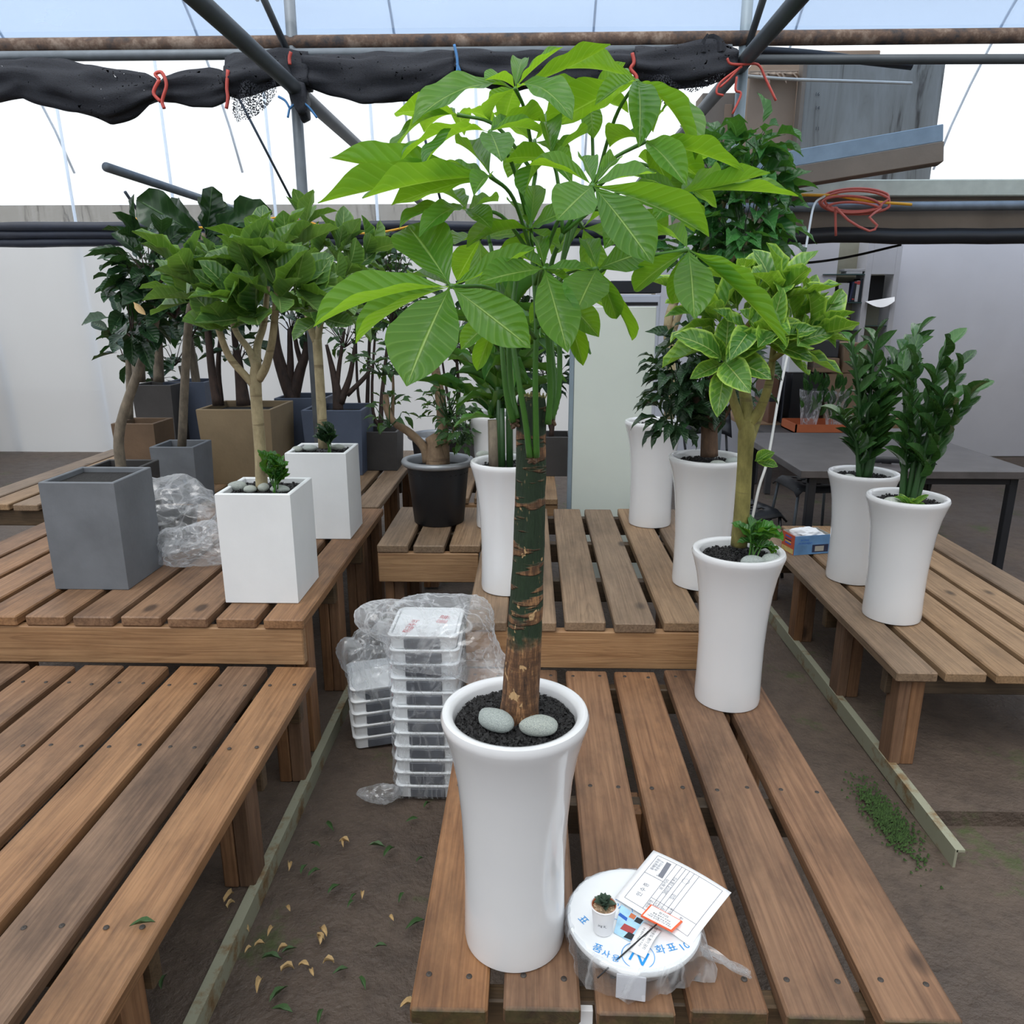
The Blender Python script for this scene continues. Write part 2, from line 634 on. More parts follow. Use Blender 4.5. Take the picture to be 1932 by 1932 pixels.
def bark_pachira():
    m = NT('pachira_bark')
    tc = m.node('ShaderNodeTexCoord')
    sp = m.node('ShaderNodeSeparateXYZ')
    m.link(tc.outputs['Object'], sp.inputs[0])
    z = sp.outputs[2]
    co = m.coord('Object', (1, 1, 1))
    cov = m.coord('Object', (1, 1, 0.12))
    coh = m.coord('Object', (0.35, 0.35, 1.6))
    stre = m.noise(cov, 150.0, 4, 0.6)
    green = m.mix(stre, srgb(18, 32, 20), srgb(38, 60, 34))
    brown = m.ramp(m.math('ADD', m.math('MULTIPLY', m.noise(cov, 110.0, 5, 0.75), 0.7), m.math('MULTIPLY', m.noise(coh, 60.0, 4, 0.7), 0.3)), [(0.36, srgb(48, 33, 24)), (0.50, srgb(98, 68, 46)), (0.62, srgb(158, 116, 78))])
    band = m.ramp(m.noise(coh, 24.0, 3, 0.55), [(0.53, G4(0)), (0.57, G4(1))])
    low = m.ramp(m.math('ADD', z, m.math('MULTIPLY', m.noise(co, 28.0, 3), 0.12)), [(0.17 + 0.06, G4(1)), (0.20 + 0.06, G4(0))])
    col = m.mix(m.math('MAXIMUM', band, low), green, brown)
    pat = m.ramp(m.noise(m.coord('Object', (1, 1, 0.55)), 46.0, 3, 0.5, 0.4), [(0.635, G4(0)), (0.65, G4(1))])
    topm = m.ramp(z, [(0.42, G4(1)), (0.46, G4(0))])
    col = m.mix(m.math('MULTIPLY', pat, topm), col, srgb(186, 152, 110))
    dots = m.ramp(m.vor(m.coord('Object', (1, 1, 0.4)), 110.0), [(0.10, G4(1)), (0.16, G4(0))])
    col = m.mix(m.math('MULTIPLY', dots, 0.4), col, srgb(150, 128, 90))
    m.P(Base_Color=col, Roughness=0.7)
    m.bump(m.math('ADD', stre, m.math('MULTIPLY', m.math('MAXIMUM', band, low), 0.6)), 0.9, 0.006)
    return m.m


MT['pachira_bark'] = bark_pachira()


def bark(name, a, b, c=None, sc_=30):
    m = NT(name)
    co = m.coord('Object', (1, 1, 0.45))
    n = m.noise(co, sc_, 5, 0.65)
    col = m.ramp(n, [(0.3, a), (0.7, b)])
    if c:
        ring = m.ramp(m.noise(m.coord('Object', (0.2, 0.2, 2.0)), 18.0, 3), [(0.6, G4(0)), (0.66, G4(0.6))])
        col = m.mix(ring, col, c)
    m.P(Base_Color=col, Roughness=0.75)
    m.bump(n, 0.5, 0.006)
    return m.m


MT['bark_pale'] = bark('pale_ficus_bark', srgb(128, 116, 88), srgb(176, 162, 128), srgb(100, 84, 60))
MT['bark_green'] = bark('green_brown_bark', srgb(98, 92, 48), srgb(146, 138, 78), srgb(80, 66, 44))
MT['bark_brown'] = bark('brown_bark', srgb(66, 48, 38), srgb(112, 86, 66))
MT['bark_dark'] = bark('dark_bark', srgb(36, 27, 24), srgb(70, 52, 44))
MT['bark_grey'] = bark('grey_bark', srgb(84, 76, 66), srgb(130, 118, 102))
MT['bonsai_bark'] = bark('bonsai_bark', srgb(104, 84, 66), srgb(150, 126, 100), srgb(80, 62, 48))
MT['stem_green'] = plain('green_stem', srgb(70, 116, 46), 0.4, var=0.15)
MT['stem_dark'] = plain('dark_green_stem', srgb(44, 76, 40), 0.45, var=0.2)

MT['pachira'] = leafmat('pachira_leaf', srgb(50, 108, 36), srgb(96, 152, 64), srgb(168, 204, 116), 0.52, srgb(176, 224, 34), 0.33, 11, bumpy=0.25, vw=0.5)
MT['ficus'] = leafmat('ficus_leaf', srgb(56, 98, 48), srgb(112, 148, 84), srgb(170, 194, 126), 0.3, srgb(130, 175, 40), 0.32, 9, edge=srgb(116, 154, 70))
MT['ficus_var'] = leafmat('variegated_ficus_leaf', srgb(44, 100, 42), srgb(96, 146, 60), srgb(190, 212, 130), 0.34, srgb(160, 205, 40), 0.3, 9, edge=srgb(168, 200, 88), patch=srgb(122, 166, 66))
MT['fiddle'] = leafmat('fiddle_leaf', srgb(20, 44, 28), srgb(36, 66, 36), srgb(70, 104, 60), 0.12, srgb(80, 120, 30), 0.3, 7)
MT['dark_leaf'] = leafmat('dark_green_leaf', srgb(22, 46, 30), srgb(44, 76, 46), srgb(90, 124, 82), 0.18, srgb(70, 110, 40), 0.32, 8)
MT['mid_leaf'] = leafmat('mid_green_leaf', srgb(34, 68, 34), srgb(66, 106, 54), srgb(120, 150, 96), 0.25, srgb(110, 150, 40), 0.36, 8)
MT['world_leaf'] = leafmat('pointed_green_leaf', srgb(34, 78, 42), srgb(66, 124, 60), srgb(112, 160, 100), 0.25, srgb(110, 170, 50), 0.3, 7)
MT['zz_leaf'] = leafmat('zz_leaf', srgb(32, 66, 34), srgb(74, 118, 62), srgb(100, 140, 80), 0.12, srgb(90, 130, 40), 0.18, 5, bumpy=0.1)
MT['fresh_leaf'] = leafmat('fresh_green_leaf', srgb(40, 92, 36), srgb(76, 140, 56), srgb(130, 176, 90), 0.3, srgb(130, 180, 40), 0.3, 8)
MT['drac_leaf'] = leafmat('dracaena_leaf', srgb(38, 82, 38), srgb(72, 124, 52), srgb(150, 180, 80), 0.3, srgb(120, 170, 40), 0.3, 1, bumpy=0.1)
MT['succulent'] = plain('succulent_green', srgb(84, 104, 88), 0.5, var=0.2, nscale=30)
MT['dry_leaf'] = plain('dry_tan_leaf', srgb(190, 162, 116), 0.7, var=0.25, nscale=20)
MT['fallen_green'] = plain('fallen_green_leaf', srgb(58, 88, 46), 0.6, var=0.3, nscale=20)

MT['steel'] = plain('galvanised_steel', srgb(112, 120, 128), 0.5, 0.35, 0.15, 12)
MT['steel_blue'] = plain('pale_blue_steel', srgb(132, 148, 160), 0.5, 0.2, 0.12, 8)
MT['steel_dark'] = plain('dark_steel', srgb(74, 80, 86), 0.5, 0.3, 0.15)


def rust_mat():
    m = NT('rusty_pipe')
    co = m.coord()
    n = m.noise(co, 9.0, 6, 0.7)
    col = m.ramp(n, [(0.35, srgb(60, 58, 62)), (0.5, srgb(104, 84, 72)), (0.65, srgb(150, 134, 122))])
    m.P(Base_Color=col, Roughness=0.8, Metallic=0.2)
    m.bump(n, 0.5, 0.01)
    return m.m


MT['rust'] = rust_mat()
MT['rib'] = plain('pale_rib', srgb(212, 224, 236), 0.6, 0.0, 0.05)
MT['rail'] = None


def rail_mat():
    m = NT('pale_painted_channel')
    co = m.coord()
    n = m.noise(co, 7.0, 6, 0.7)
    col = m.ramp(n, [(0.52, srgb(150, 150, 130)), (0.62, srgb(128, 104, 72)), (0.75, srgb(70, 56, 42))])
    m.P(Base_Color=col, Roughness=0.65)
    m.bump(n, 0.3, 0.01)
    return m.m


MT['rail'] = rail_mat()
MT['net'] = netmat('black_shade_net', 0.93, 0.99, 70.0)
MT['net_open'] = netmat('thin_shade_net', 0.60, 0.68, 150.0)
MT['red_tie'] = plain('red_plastic_tie', srgb(186, 74, 66), 0.45, var=0.15)
MT['blue_tie'] = plain('blue_plastic_tie', srgb(70, 130, 190), 0.45, var=0.15)
MT['tarp'] = plain('dark_blue_tarp', srgb(40, 44, 56), 0.5, var=0.25, nscale=4, bump=0.3, bscale=12)
MT['film_clear'] = film('clear_roof_film', (0.99, 0.995, 1.0, 1), 0.86)
MT['film_blue'] = film('blue_tinted_film', (0.56, 0.70, 0.92, 1), 0.66, (0.44, 0.57, 0.78, 1), wr=0.35)
MT['film_wall'] = film('white_wall_film', (0.97, 0.98, 1.0, 1), 0.3, (0.92, 0.94, 0.97, 1), wr=0.2)
MT['plastic_thin'] = plasticmat('thin_clear_wrap', 0.015, 0.3, 14.0)
MT['plastic_sheet'] = plasticmat('soft_plastic_sheet', 0.10, 0.34, 5.0)
MT['plastic'] = plasticmat('clear_crumpled_plastic', 0.07, 0.42, 9.0)
MT['plastic_white'] = plasticmat('milky_crumpled_plastic', 0.14, 0.5, 10.0)
MT['white_plastic'] = plain('white_plastic', (0.80, 0.82, 0.84, 1), 0.35, var=0.04)
MT['grey_recess'] = plain('grey_recess', srgb(96, 100, 108), 0.5, var=0.3, nscale=12)
MT['red_print'] = plain('red_print', srgb(206, 74, 86), 0.5, var=0.1)
MT['paper'] = plain('white_paper', (0.88, 0.88, 0.90, 1), 0.7, var=0.02)
MT['ink'] = plain('black_ink', srgb(40, 40, 46), 0.6, var=0.1)
MT['ink_grey'] = plain('grey_ink', srgb(120, 122, 132), 0.6, var=0.1)
MT['blue_print'] = plain('blue_print', srgb(20, 140, 215), 0.5, var=0.12)
MT['orange'] = plain('orange_plastic', srgb(232, 98, 54), 0.35, var=0.06)
MT['cardboard'] = plain('cardboard', srgb(146, 122, 100), 0.8, var=0.12, nscale=3, bump=0.05)
MT['cardboard_old'] = plain('aged_cardboard', srgb(126, 112, 98), 0.85, var=0.15, nscale=3, bump=0.1)
MT['concrete'] = None


def concrete_mat():
    m = NT('stained_board')
    co = m.coord('Object', (1, 1, 0.12))
    n = m.noise(co, 7.0, 5, 0.65, 0.8)
    col = m.ramp(n, [(0.33, srgb(74, 68, 62)), (0.42, srgb(126, 122, 114)), (0.75, srgb(146, 144, 138))])
    m.P(Base_Color=col, Roughness=0.85)
    return m.m


MT['concrete'] = concrete_mat()
MT['shed_wall'] = plain('pale_grey_wall', srgb(205, 205, 212), 0.7, var=0.05, nscale=1.5)
MT['shelf_back'] = plain('cream_shelf_back', srgb(140, 138, 122), 0.7, var=0.08)
MT['white_frame'] = plain('white_frame', srgb(190, 190, 196), 0.6, var=0.04)
MT['glass'] = plain('green_glass_edge', srgb(60, 84, 84), 0.15, var=0.05)
MT['black'] = plain('black_panel', srgb(16, 17, 20), 0.4, var=0.1)
MT['table_top'] = plain('dark_stone_tabletop', srgb(76, 72, 72), 0.35, var=0.25, nscale=9)
MT['dark_grey'] = plain('dark_grey_plastic', srgb(62, 64, 70), 0.5, var=0.1)
MT['panel'] = plain('pale_green_white_panel', srgb(206, 214, 208), 0.45, var=0.03, nscale=3)
MT['cream'] = plain('cream_painted_steel', srgb(186, 186, 170), 0.6, var=0.1, nscale=12)
MT['rope'] = plain('white_rope', srgb(196, 196, 192), 0.7, var=0.1)
MT['yellow'] = plain('yellow_cable', srgb(222, 160, 36), 0.5, var=0.06)
MT['red_hose'] = plain('red_hose', srgb(196, 100, 88), 0.5, var=0.08)
MT['black_cable'] = plain('black_cable', srgb(28, 28, 32), 0.5, var=0.1)
MT['orange_tray'] = plain('orange_tray', srgb(176, 92, 52), 0.6, var=0.1)
MT['terracotta'] = plain('terracotta', srgb(196, 112, 74), 0.6, var=0.1)
MT['gravel_beige'] = plain('beige_gravel', srgb(206, 180, 150), 0.7, var=0.3, nscale=80)
MT['book_red'] = plain('red_book', srgb(170, 66, 66), 0.5)
MT['book_white'] = plain('white_book', srgb(176, 176, 180), 0.5)
MT['book_navy'] = plain('navy_book', srgb(40, 46, 74), 0.5)
MT['book_dark'] = plain('dark_book', srgb(30, 36, 44), 0.5)
MT['leather'] = plain('brown_leather', srgb(104, 70, 52), 0.5, var=0.1)

# ------------------------------------------------------------------ printed text (made first, while the scene is small)
_TXT = {}


def text_mesh(s, mat):
    key = (s, mat)
    if key in _TXT:
        return _TXT[key]
    cu = bpy.data.curves.new('lettering', 'FONT')
    cu.body = s
    cu.align_x = 'CENTER'
    cu.align_y = 'CENTER'
    cu.resolution_u = 2
    ob = bpy.data.objects.new('lettering', cu)
    link(ob)
    bpy.context.view_layer.update()
    me = bpy.data.meshes.new_from_object(ob.evaluated_get(bpy.context.evaluated_depsgraph_get()))
    bpy.data.objects.remove(ob)
    bpy.data.curves.remove(cu)
    me.materials.clear()
    me.materials.append(MT[mat])
    me.name = 'lettering'
    _TXT[key] = me
    return me


def letters(s, mat, parent, O, ex, size, ez=(0, 0, 1), name='lettering'):
    """flat print at O, reading along ex on the plane with normal ez"""
    ex = Vector(ex).normalized()
    ez = Vector(ez).normalized()
    ey = ez.cross(ex)
    M = Matrix((ex * size, ey * size, ez * size)).transposed().to_4x4()
    M.translation = Vector(O)
    return inst(name, text_mesh(s, mat), parent, M)


for t_, m_ in (('인 수 증', 'ink_grey'), ('상품명', 'ink_grey'), ('배달일시', 'ink_grey'), ('배달시간', 'ink_grey'), ('외 파키라', 'ink_grey'),
               ('2021년 2월 8일', 'ink_grey'), ('받는분', 'ink_grey'), ('보내는분', 'ink_grey'), ('입금', 'ink_grey'), ('꽃배달주문', 'ink_grey'),
               ('주문하신곳', 'ink_grey'), ('Tel', 'ink_grey'), ('파키라', 'ink'), ('물을 충분히 주세요', 'ink'), ('직사광선을 피해 주세요', 'ink'),
               ('영하온도 환기 금지', 'ink'), ('시원한 실내에서 키워 주세요', 'ink'), ('표', 'blue_print'), ('화', 'blue_print'), ('10', 'blue_print'),
               ('N', 'blue_print'), ('품', 'blue_print'), ('사', 'blue_print'), ('용', 'blue_print'), ('ing K.', 'ink'), ('16', 'ink'), ('11', 'ink'),
               ('14', 'ink'), ('IM FREE', 'blue_print'), ('IN MOMENT', 'blue_print'), ('물류', 'red_print'), ('취급주의', 'red_print'),
               ('8', 'green_ink' if 'green_ink' in MT else 'ink')):
    text_mesh(t_, m_)

# ------------------------------------------------------------------ setting
LB, UB = 0.433, 0.605
VY = 4.3


def struct(name, mb, mat, smooth=False, label=None):
    o = mb.build(name, mat, None, smooth)
    o['kind'] = 'structure'
    if label:
        o['label'] = label
    return o


def ground_mesh():
    mb = MB()
    n = 90
    xs = np.linspace(-15, 9, n)
    ys = np.linspace(-5, 16, n)
    v, f = [], []
    for j, y in enumerate(ys):
        for i, x in enumerate(xs):
            h = 0.012 * mnoise.noise(Vector((x * 1.3, y * 1.3, 0))) + 0.006 * mnoise.noise(Vector((x * 5, y * 5, 3)))
            v.append((x, y, h - 0.012))
    for j in range(n - 1):
        for i in range(n - 1):
            f.append((j * n + i, j * n + i + 1, (j + 1) * n + i + 1, (j + 1) * n + i))
    return mb.add(v, f)


struct('floor', ground_mesh(), MT['ground'], True, 'damp brown dirt floor of the greenhouse')
struct('floor_left', MB().box(-6, -0.80, -1.0, 5.8, -0.02, 0.045), MT['ground'], False, 'raised dirt bed under the left benches')
struct('floor_right', MB().box(1.345, 3.2, 2.2, 4.3, -0.02, 0.045), MT['ground'], False, 'raised dirt bed under the right bench')


def channel(name, x, y0, y1, side, label):
    mb = MB()
    w = 0.026
    mb.box(x - 0.004, x + 0.004, y0, y1, -0.01, 0.055)
    mb.box(min(x, x - side * w), max(x, x - side * w), y0, y1, 0.046, 0.054)
    o = mb.build(name, MT['rail'])
    tag(o, label, 'rail')
    return o


channel('steel_channel', -0.775, -0.6, 3.05, 1, 'pale rusted steel channel edging the left bench bed')
channel('steel_channel', 1.315, 2.0, 4.3, -1, 'pale rusted steel channel edging the right bench bed')


# greenhouse shell: two arched spans meeting in a valley over the rusty pipe
def arch(name, y0, y1, zb, rise, x0, x1, mat, t0=0.0, t1=1.0, label=None, n=24):
    mb = MB()
    v, f = [], []
    for i in range(n + 1):
        t = t0 + (t1 - t0) * i / n
        y = y0 + (y1 - y0) * t
        z = zb + rise * math.sin(math.pi * t) ** 0.8
        for k in range(9):
            x = x0 + (x1 - x0) * k / 8
            v.append((x, y, z + 0.015 * mnoise.noise(Vector((x * 2, y * 2, 1)))))
    for i in range(n):
        for k in range(8):
            f.append((i * 9 + k, i * 9 + k + 1, (i + 1) * 9 + k + 1, (i + 1) * 9 + k))
    mb.add(v, f)
    return struct(name, mb, mat, True, label)


ZV = 3.0
arch('ceiling_near', -4.2, VY, ZV, 1.9, -7, 7, MT['film_clear'], label='clear polythene roof of the near greenhouse span')
arch('ceiling_valley', VY + 0.06, 9.6, 2.95, 2.0, -7, 7, MT['film_blue'], 0.0, 0.34, 'bluish polythene roof slope rising behind the rusty pipe')
arch('ceiling_far', VY, 9.6, ZV, 2.0, -7, 7, MT['film_clear'], 0.34, 1.0, 'bright polythene roof of the far greenhouse span')


def wallplane(name, a, b, z0, z1, mat, label, nx=30, nz=10, amp=0.02):
    a, b = Vector(a), Vector(b)
    nrm = (b - a).cross(Vector((0, 0, 1))).normalized()
    mb = MB()
    v, f = [], []
    for j in range(nz + 1):
        for i in range(nx + 1):
            p = a.lerp(b, i / nx)
            p.z = z0 + (z1 - z0) * j / nz
            v.append(p + nrm * amp * mnoise.noise(Vector((i * 0.7, j * 0.5, 2))))
    for j in range(nz):
        for i in range(nx):
            k = j * (nx + 1) + i
            f.append((k, k + 1, k + nx + 2, k + nx + 1))
    return struct(name, mb.add(v, f), mat, True, label)


MT['film_low'] = film('milky_lower_film', (0.97, 0.98, 1.0, 1), 0.12, (0.95, 0.96, 0.98, 1))
MT['film_up'] = film('clear_upper_film', (0.97, 0.98, 1.0, 1), 0.82, (0.95, 0.96, 0.98, 1))
wallplane('wall_rear', (-7, 8.6, 0), (1.3, 8.6, 0), 0.0, 2.4, MT['film_low'], 'milky polythene lower rear wall of the greenhouse')
wallplane('wall_rear_upper', (-7, 8.6, 0), (1.3, 8.6, 0), 2.4, 4.2, MT['film_up'], 'clear polythene upper rear wall of the greenhouse')
wallplane('wall_left', (-6.6, 9.0, 0), (-6.6, -4.2, 0), 0.0, 3.3, MT['film_wall'], 'white polythene side wall of the greenhouse')


def pipe(name, a, b, r, mat, label=None, cat='pipe', kind='structure', n=12, group=None):
    o = MB().tube([Vector(a), Vector(b)], r, n).build(name, MT[mat], None, True)
    if kind:
        o['kind'] = kind
        if label:
            o['label'] = label
    else:
        tag(o, label, cat, group)
    return o


# unseen walls added out of view to block low-angle side light
MT['blocker'] = plain('dark_blocker', srgb(70, 64, 58), 0.8, var=0.2)
struct('light_blocker_left', MB().box(-6.55, -6.45, -4.2, 9.0, 0, 1.3), MT['blocker'], False, 'added unseen dark skirt of the side wall')
struct('light_blocker_back', MB().box(-6.6, 6.6, -4.3, -4.2, 0, 2.0), MT['blocker'], False, 'added unseen wall blocking low light at the near end')
struct('light_blocker_right', MB().box(6.5, 6.6, -4.2, 9.0, 0, 2.6), MT['blocker'], False, 'added unseen wall blocking low light on the right side')
# steel frame
valley_z = 2.935
pipe('valley_pipe', (-7, VY, valley_z), (7, VY, valley_z + 0.02), 0.034, 'rust', 'rusty horizontal pipe across the greenhouse', 'pipe', None)
pipe('cross_pipe', P(242, 106, VY - 0.06) + Vector((-3, 0, 0)), P(1380, 94, VY - 0.06), 0.024, 'steel', 'thin pale pipe below the rusty pipe', 'pipe', None)
pipe('cross_pipe', P(1330, 113, VY - 0.06), P(1700, 116, VY - 0.06) + Vector((2, 0, 0)), 0.022, 'steel_dark', 'thin dark pipe in front of the stacked cardboard', 'pipe', None)
XL, XR = -1.22, 1.06
pipe('frame_post', (XL, VY, 0), (XL, VY, 4.2), 0.028, 'steel', 'grey steel post behind the left ficus trees', 'post', None)
pipe('frame_post', (XR, VY + 0.02, 0), (XR, VY + 0.02, 4.2), 0.028, 'steel_blue', 'pale steel post before the cardboard stack', 'post', None)
pipe('purlin_pipe', (XL + 0.04, 0.6, 2.70), (XL + 0.04, 8.5, 2.70), 0.036, 'steel_dark', 'thick grey pipe running overhead on the left', 'pipe', None)
pipe('purlin_pipe', (XR - 0.02, 0.6, 2.84), (XR - 0.02, 8.5, 2.80), 0.036, 'steel_dark', 'thick grey pipe running overhead on the right', 'pipe', None)
pipe('brace_pipe', P(495, -8, VY - 0.3), P(546, 105, VY), 0.017, 'steel_dark', 'thin brace meeting the left steel post', 'pipe', None)
pipe('brace_pipe', P(1442, -8, VY - 0.3), P(1412, 85, VY), 0.017, 'steel_dark', 'thin brace meeting the right steel post', 'pipe', None)
pipe('side_rail_pipe', P(200, 315, 4.6), P(560, 434, 7.8), 0.026, 'steel', 'grey pipe sloping down behind the dark fiddle fig', 'pipe', None)
pipe('stay_rod', P(440, 165, 5.2), P(575, 425, 5.6), 0.008, 'steel_dark', 'thin stay rod left of the steel post', 'rod', None)
pipe('stay_rod', P(800, 255, 5.6), P(838, 405, 5.9), 0.009, 'steel_dark', 'thin stay rod behind the money tree crown', 'rod', None)
pipe('stay_rod', P(236, 362, 5.2), P(275, 420, 5.4), 0.010, 'steel_dark', 'short thin rod at the far left above the ficus', 'rod', None)
for i, x in enumerate((-6, -4.9, -3.8, -2.7, -1.6, -0.5, 0.6)):
    pipe('film_rib', (x, 8.66, 0), (x - 0.10, 8.66, 4.2), 0.016, 'rib')
for x in (-5.4, -3.4, -1.4, 0.6, 2.6, 4.6):
    pts = [(x, VY + (9.6 - VY) * t, ZV + 0.03 + 2.0 * math.sin(math.pi * t) ** 0.8) for t in np.linspace(0.01, 0.99, 20)]
    o = MB().tube(pts, 0.014, 6).build('roof_rib', MT['rib'], None, True)
    o['kind'] = 'structure'
# outside the rear film: low concrete wall seen blurred through it, dark rolled side curtain inside
struct('wall_outside', MB().box(-14, 5, 15.0, 15.2, 0, 3.45), MT['concrete'], False, 'concrete wall outside the rear film')
mb = MB()
for k in range(3):
    pts = [Vector((x, 8.45 + 0.03 * k, 2.46 - 0.075 * k + 0.02 * mnoise.noise(Vector((x, k, 0))))) for x in np.linspace(-7, 1.4, 40)]
    mb.tube(pts, [0.05 + 0.012 * mnoise.noise(Vector((p.x * 2, k * 5, 1))) for p in pts], 10)
tag(mb.build('rolled_curtain', MT['tarp'], None, True), 'dark blue rolled side curtain along the rear wall', 'curtain')
pts = spline([P(230, 402, 8.2), P(300, 425, 8.2), P(420, 428, 8.2), P(540, 410, 8.2), P(640, 436, 8.2), P(720, 438, 8.2), P(830, 412, 8.2)], 8)
tag(MB().tube(pts, 0.011, 6).build('orange_cable', MT['yellow'], None, True), 'thin orange cable sagging below the rolled curtain', 'cable')

# ------------------------------------------------------------------ benches
_slat = {}


def slat_mesh(L, w, th, mat):
    k = (round(L, 3), w, th, mat)
    if k not in _slat:
        _slat[k] = MB().cbox(-w / 2, w / 2, 0, L, -th, 0, 0.005).mesh('slat', MT[mat])
    return _slat[k]


def board(name, x0, x1, y0, y1, z0, z1, mat, parent):
    c = Vector(((x0 + x1) / 2, (y0 + y1) / 2, (z0 + z1) / 2))
    return MB().cbox(x0 - c.x, x1 - c.x, y0 - c.y, y1 - c.y, z0 - c.z, z1 - c.z, 0.004).build(name, MT[mat], parent, M=Matrix.Translation(c))


SCREW = MB().lathe([(0.0062, 0.0), (0.0055, 0.0018), (0.001, 0.0020)], 10).mesh('screw_head', plain('weathered_screw', srgb(66, 60, 56), 0.6, 0.3), True)


def bench(label, xs, y0, y1, top, w=0.142, mat='slat', apron_front=True, apron_x=None, legs=(), joists=(), foot=0.045, seed=0, leg_w=0.09, apron_mat='board_x', jit=0.008, screws=False):
    rr = random.Random(seed)
    th = 0.038
    x0, x1 = min(xs) - w / 2, max(xs) + w / 2
    t = empty('slatted_bench', ((x0 + x1) / 2, (y0 + y1) / 2, foot), label, 'bench')
    for x in xs:
        a, b = y0 + rr.uniform(-jit, jit), y1 + rr.uniform(-jit, jit)
        M = Matrix.Translation((x, a, top + rr.uniform(-0.0015, 0.0015))) @ Matrix.Rotation(rr.uniform(-0.003, 0.003), 4, 'Z')
        inst('slat', slat_mesh(round(b - a, 3), w, th, mat), t, M)
    if screws:
        for x in xs:
            for y in joists:
                for dx_ in (-0.04, 0.04):
                    inst('screw_head', SCREW, t, Matrix.Translation((x + dx_ + rr.uniform(-0.008, 0.008), y + 0.02 + rr.uniform(-0.008, 0.008), top + 0.0005)))
    for y in joists:
        board('joist', x0 + 0.012, x1 - 0.012, y, y + 0.04, top - th - 0.095, top - th - 0.0005, 'joist_wood', t)
    if apron_front:
        ax0, ax1 = apron_x or (x0, x1)
        board('apron', ax0, ax1, y0 + 0.004, y0 + 0.042, top - th - 0.142, top - th - 0.0008, apron_mat, t)
    for (lx, ly) in legs:
        board('leg', lx - leg_w / 2, lx + leg_w / 2 - 0.048, ly, ly + 0.09, foot, top - th - 0.001, 'board_z', t)
        board('leg', lx + leg_w / 2 - 0.047, lx + leg_w / 2, ly + 0.002, ly + 0.088, foot, top - th - 0.001, 'board_z', t)
    return t


pit = 0.1705
# middle low bench (carries the money tree)
bench('low brown slatted bench carrying the money tree and the wrapped round parcel',
      [-0.143 + pit * i for i in range(6)], 1.09, 2.42, LB, 0.142, 'slat_moss', False, legs=[(-0.14, 1.16), (0.72, 1.16), (-0.14, 2.2), (0.72, 2.2), (0.3, 1.7)],
      joists=(1.14, 1.73, 2.355), foot=0.0, seed=1, screws=True)
# left low bench
bench('low brown slatted bench along the left aisle edge',
      [-0.83 - pit * i for i in range(9)], 0.25, 2.415, LB, 0.144, 'slat', False,
      legs=[(-0.83, 0.45), (-0.83, 1.14), (-0.83, 1.80), (-0.83, 2.30), (-1.6, 1.8), (-1.6, 0.6)], joists=(0.47, 1.23, 1.89, 2.26), seed=2, screws=True)
# upper left bench
bench('raised wooden bench under the white square planters',
      [-0.862 - pit * i for i in range(10)], 2.44, 3.93, UB, 0.142, 'slat', True, (-2.46, -0.80),
      legs=[(-0.845, 2.485), (-0.845, 2.95), (-0.845, 3.45), (-0.845, 3.82), (-1.9, 2.485), (-2.4, 3.6)], joists=(2.9, 3.4, 3.87), seed=3)
# upper middle bench
bench('raised wooden bench behind the money tree, carrying tall white pots',
      [-0.150 + 0.172 * i for i in range(6)], 2.44, 3.95, UB, 0.142, 'slat_pale', True, (-0.225, 0.785),
      legs=[(-0.16, 2.49), (0.72, 2.49), (-0.16, 3.7), (0.72, 3.7)], joists=(2.95, 3.45, 3.9), foot=0.0, seed=4)
# middle back bench with the black tub
bench('wooden bench under the black tub with silver rim',
      [-0.630 + 0.166 * i for i in range(3)], 3.285, 3.96, UB, 0.142, 'slat_pale', True, (-0.70, -0.235),
      legs=[(-0.64, 3.35), (-0.64, 3.82)], joists=(3.6, 3.9), foot=0.0, seed=5)
# back left bench
bench('far wooden bench under the grey and tan planters',
      [-0.90 - pit * i for i in range(14)], 3.965, 5.6, UB, 0.142, 'slat_pale', False,
      legs=[(-0.9, 4.05), (-0.9, 4.7), (-0.9, 5.4), (-2.2, 4.05), (-3.0, 5.0)], joists=(4.0, 4.8, 5.5), seed=6)
# back middle bench
bench('far wooden bench behind the black tub',
      [-0.60 + 0.172 * i for i in range(5)], 4.25, 5.9, UB - 0.02, 0.142, 'slat_pale', True,
      legs=[(-0.6, 4.32), (0.05, 4.32)], joists=(4.9, 5.7), foot=0.0, seed=8)
# right bench
bench('low wooden bench at the right carrying two tall white pots',
      [1.352 + pit * i for i in range(6)], 2.43, 4.25, LB, 0.142, 'slat_pale', False,
      legs=[(1.36, 2.46), (1.36, 2.95), (1.36, 3.5), (1.36, 4.05), (2.1, 2.46)], joists=(2.52, 3.1, 3.8, 4.2), seed=7)

# ------------------------------------------------------------------ pots, soil, pebbles
TALL = [(0.094, 0.0), (0.101, 0.004), (0.103, 0.02), (0.101, 0.10), (0.101, 0.2), (0.105, 0.29), (0.112, 0.37), (0.122, 0.43),
        (0.134, 0.475), (0.139, 0.490), (0.1405, 0.500), (0.137, 0.508), (0.130, 0.510), (0.120, 0.506), (0.116, 0.499), (0.114, 0.47), (0.112, 0.44)]


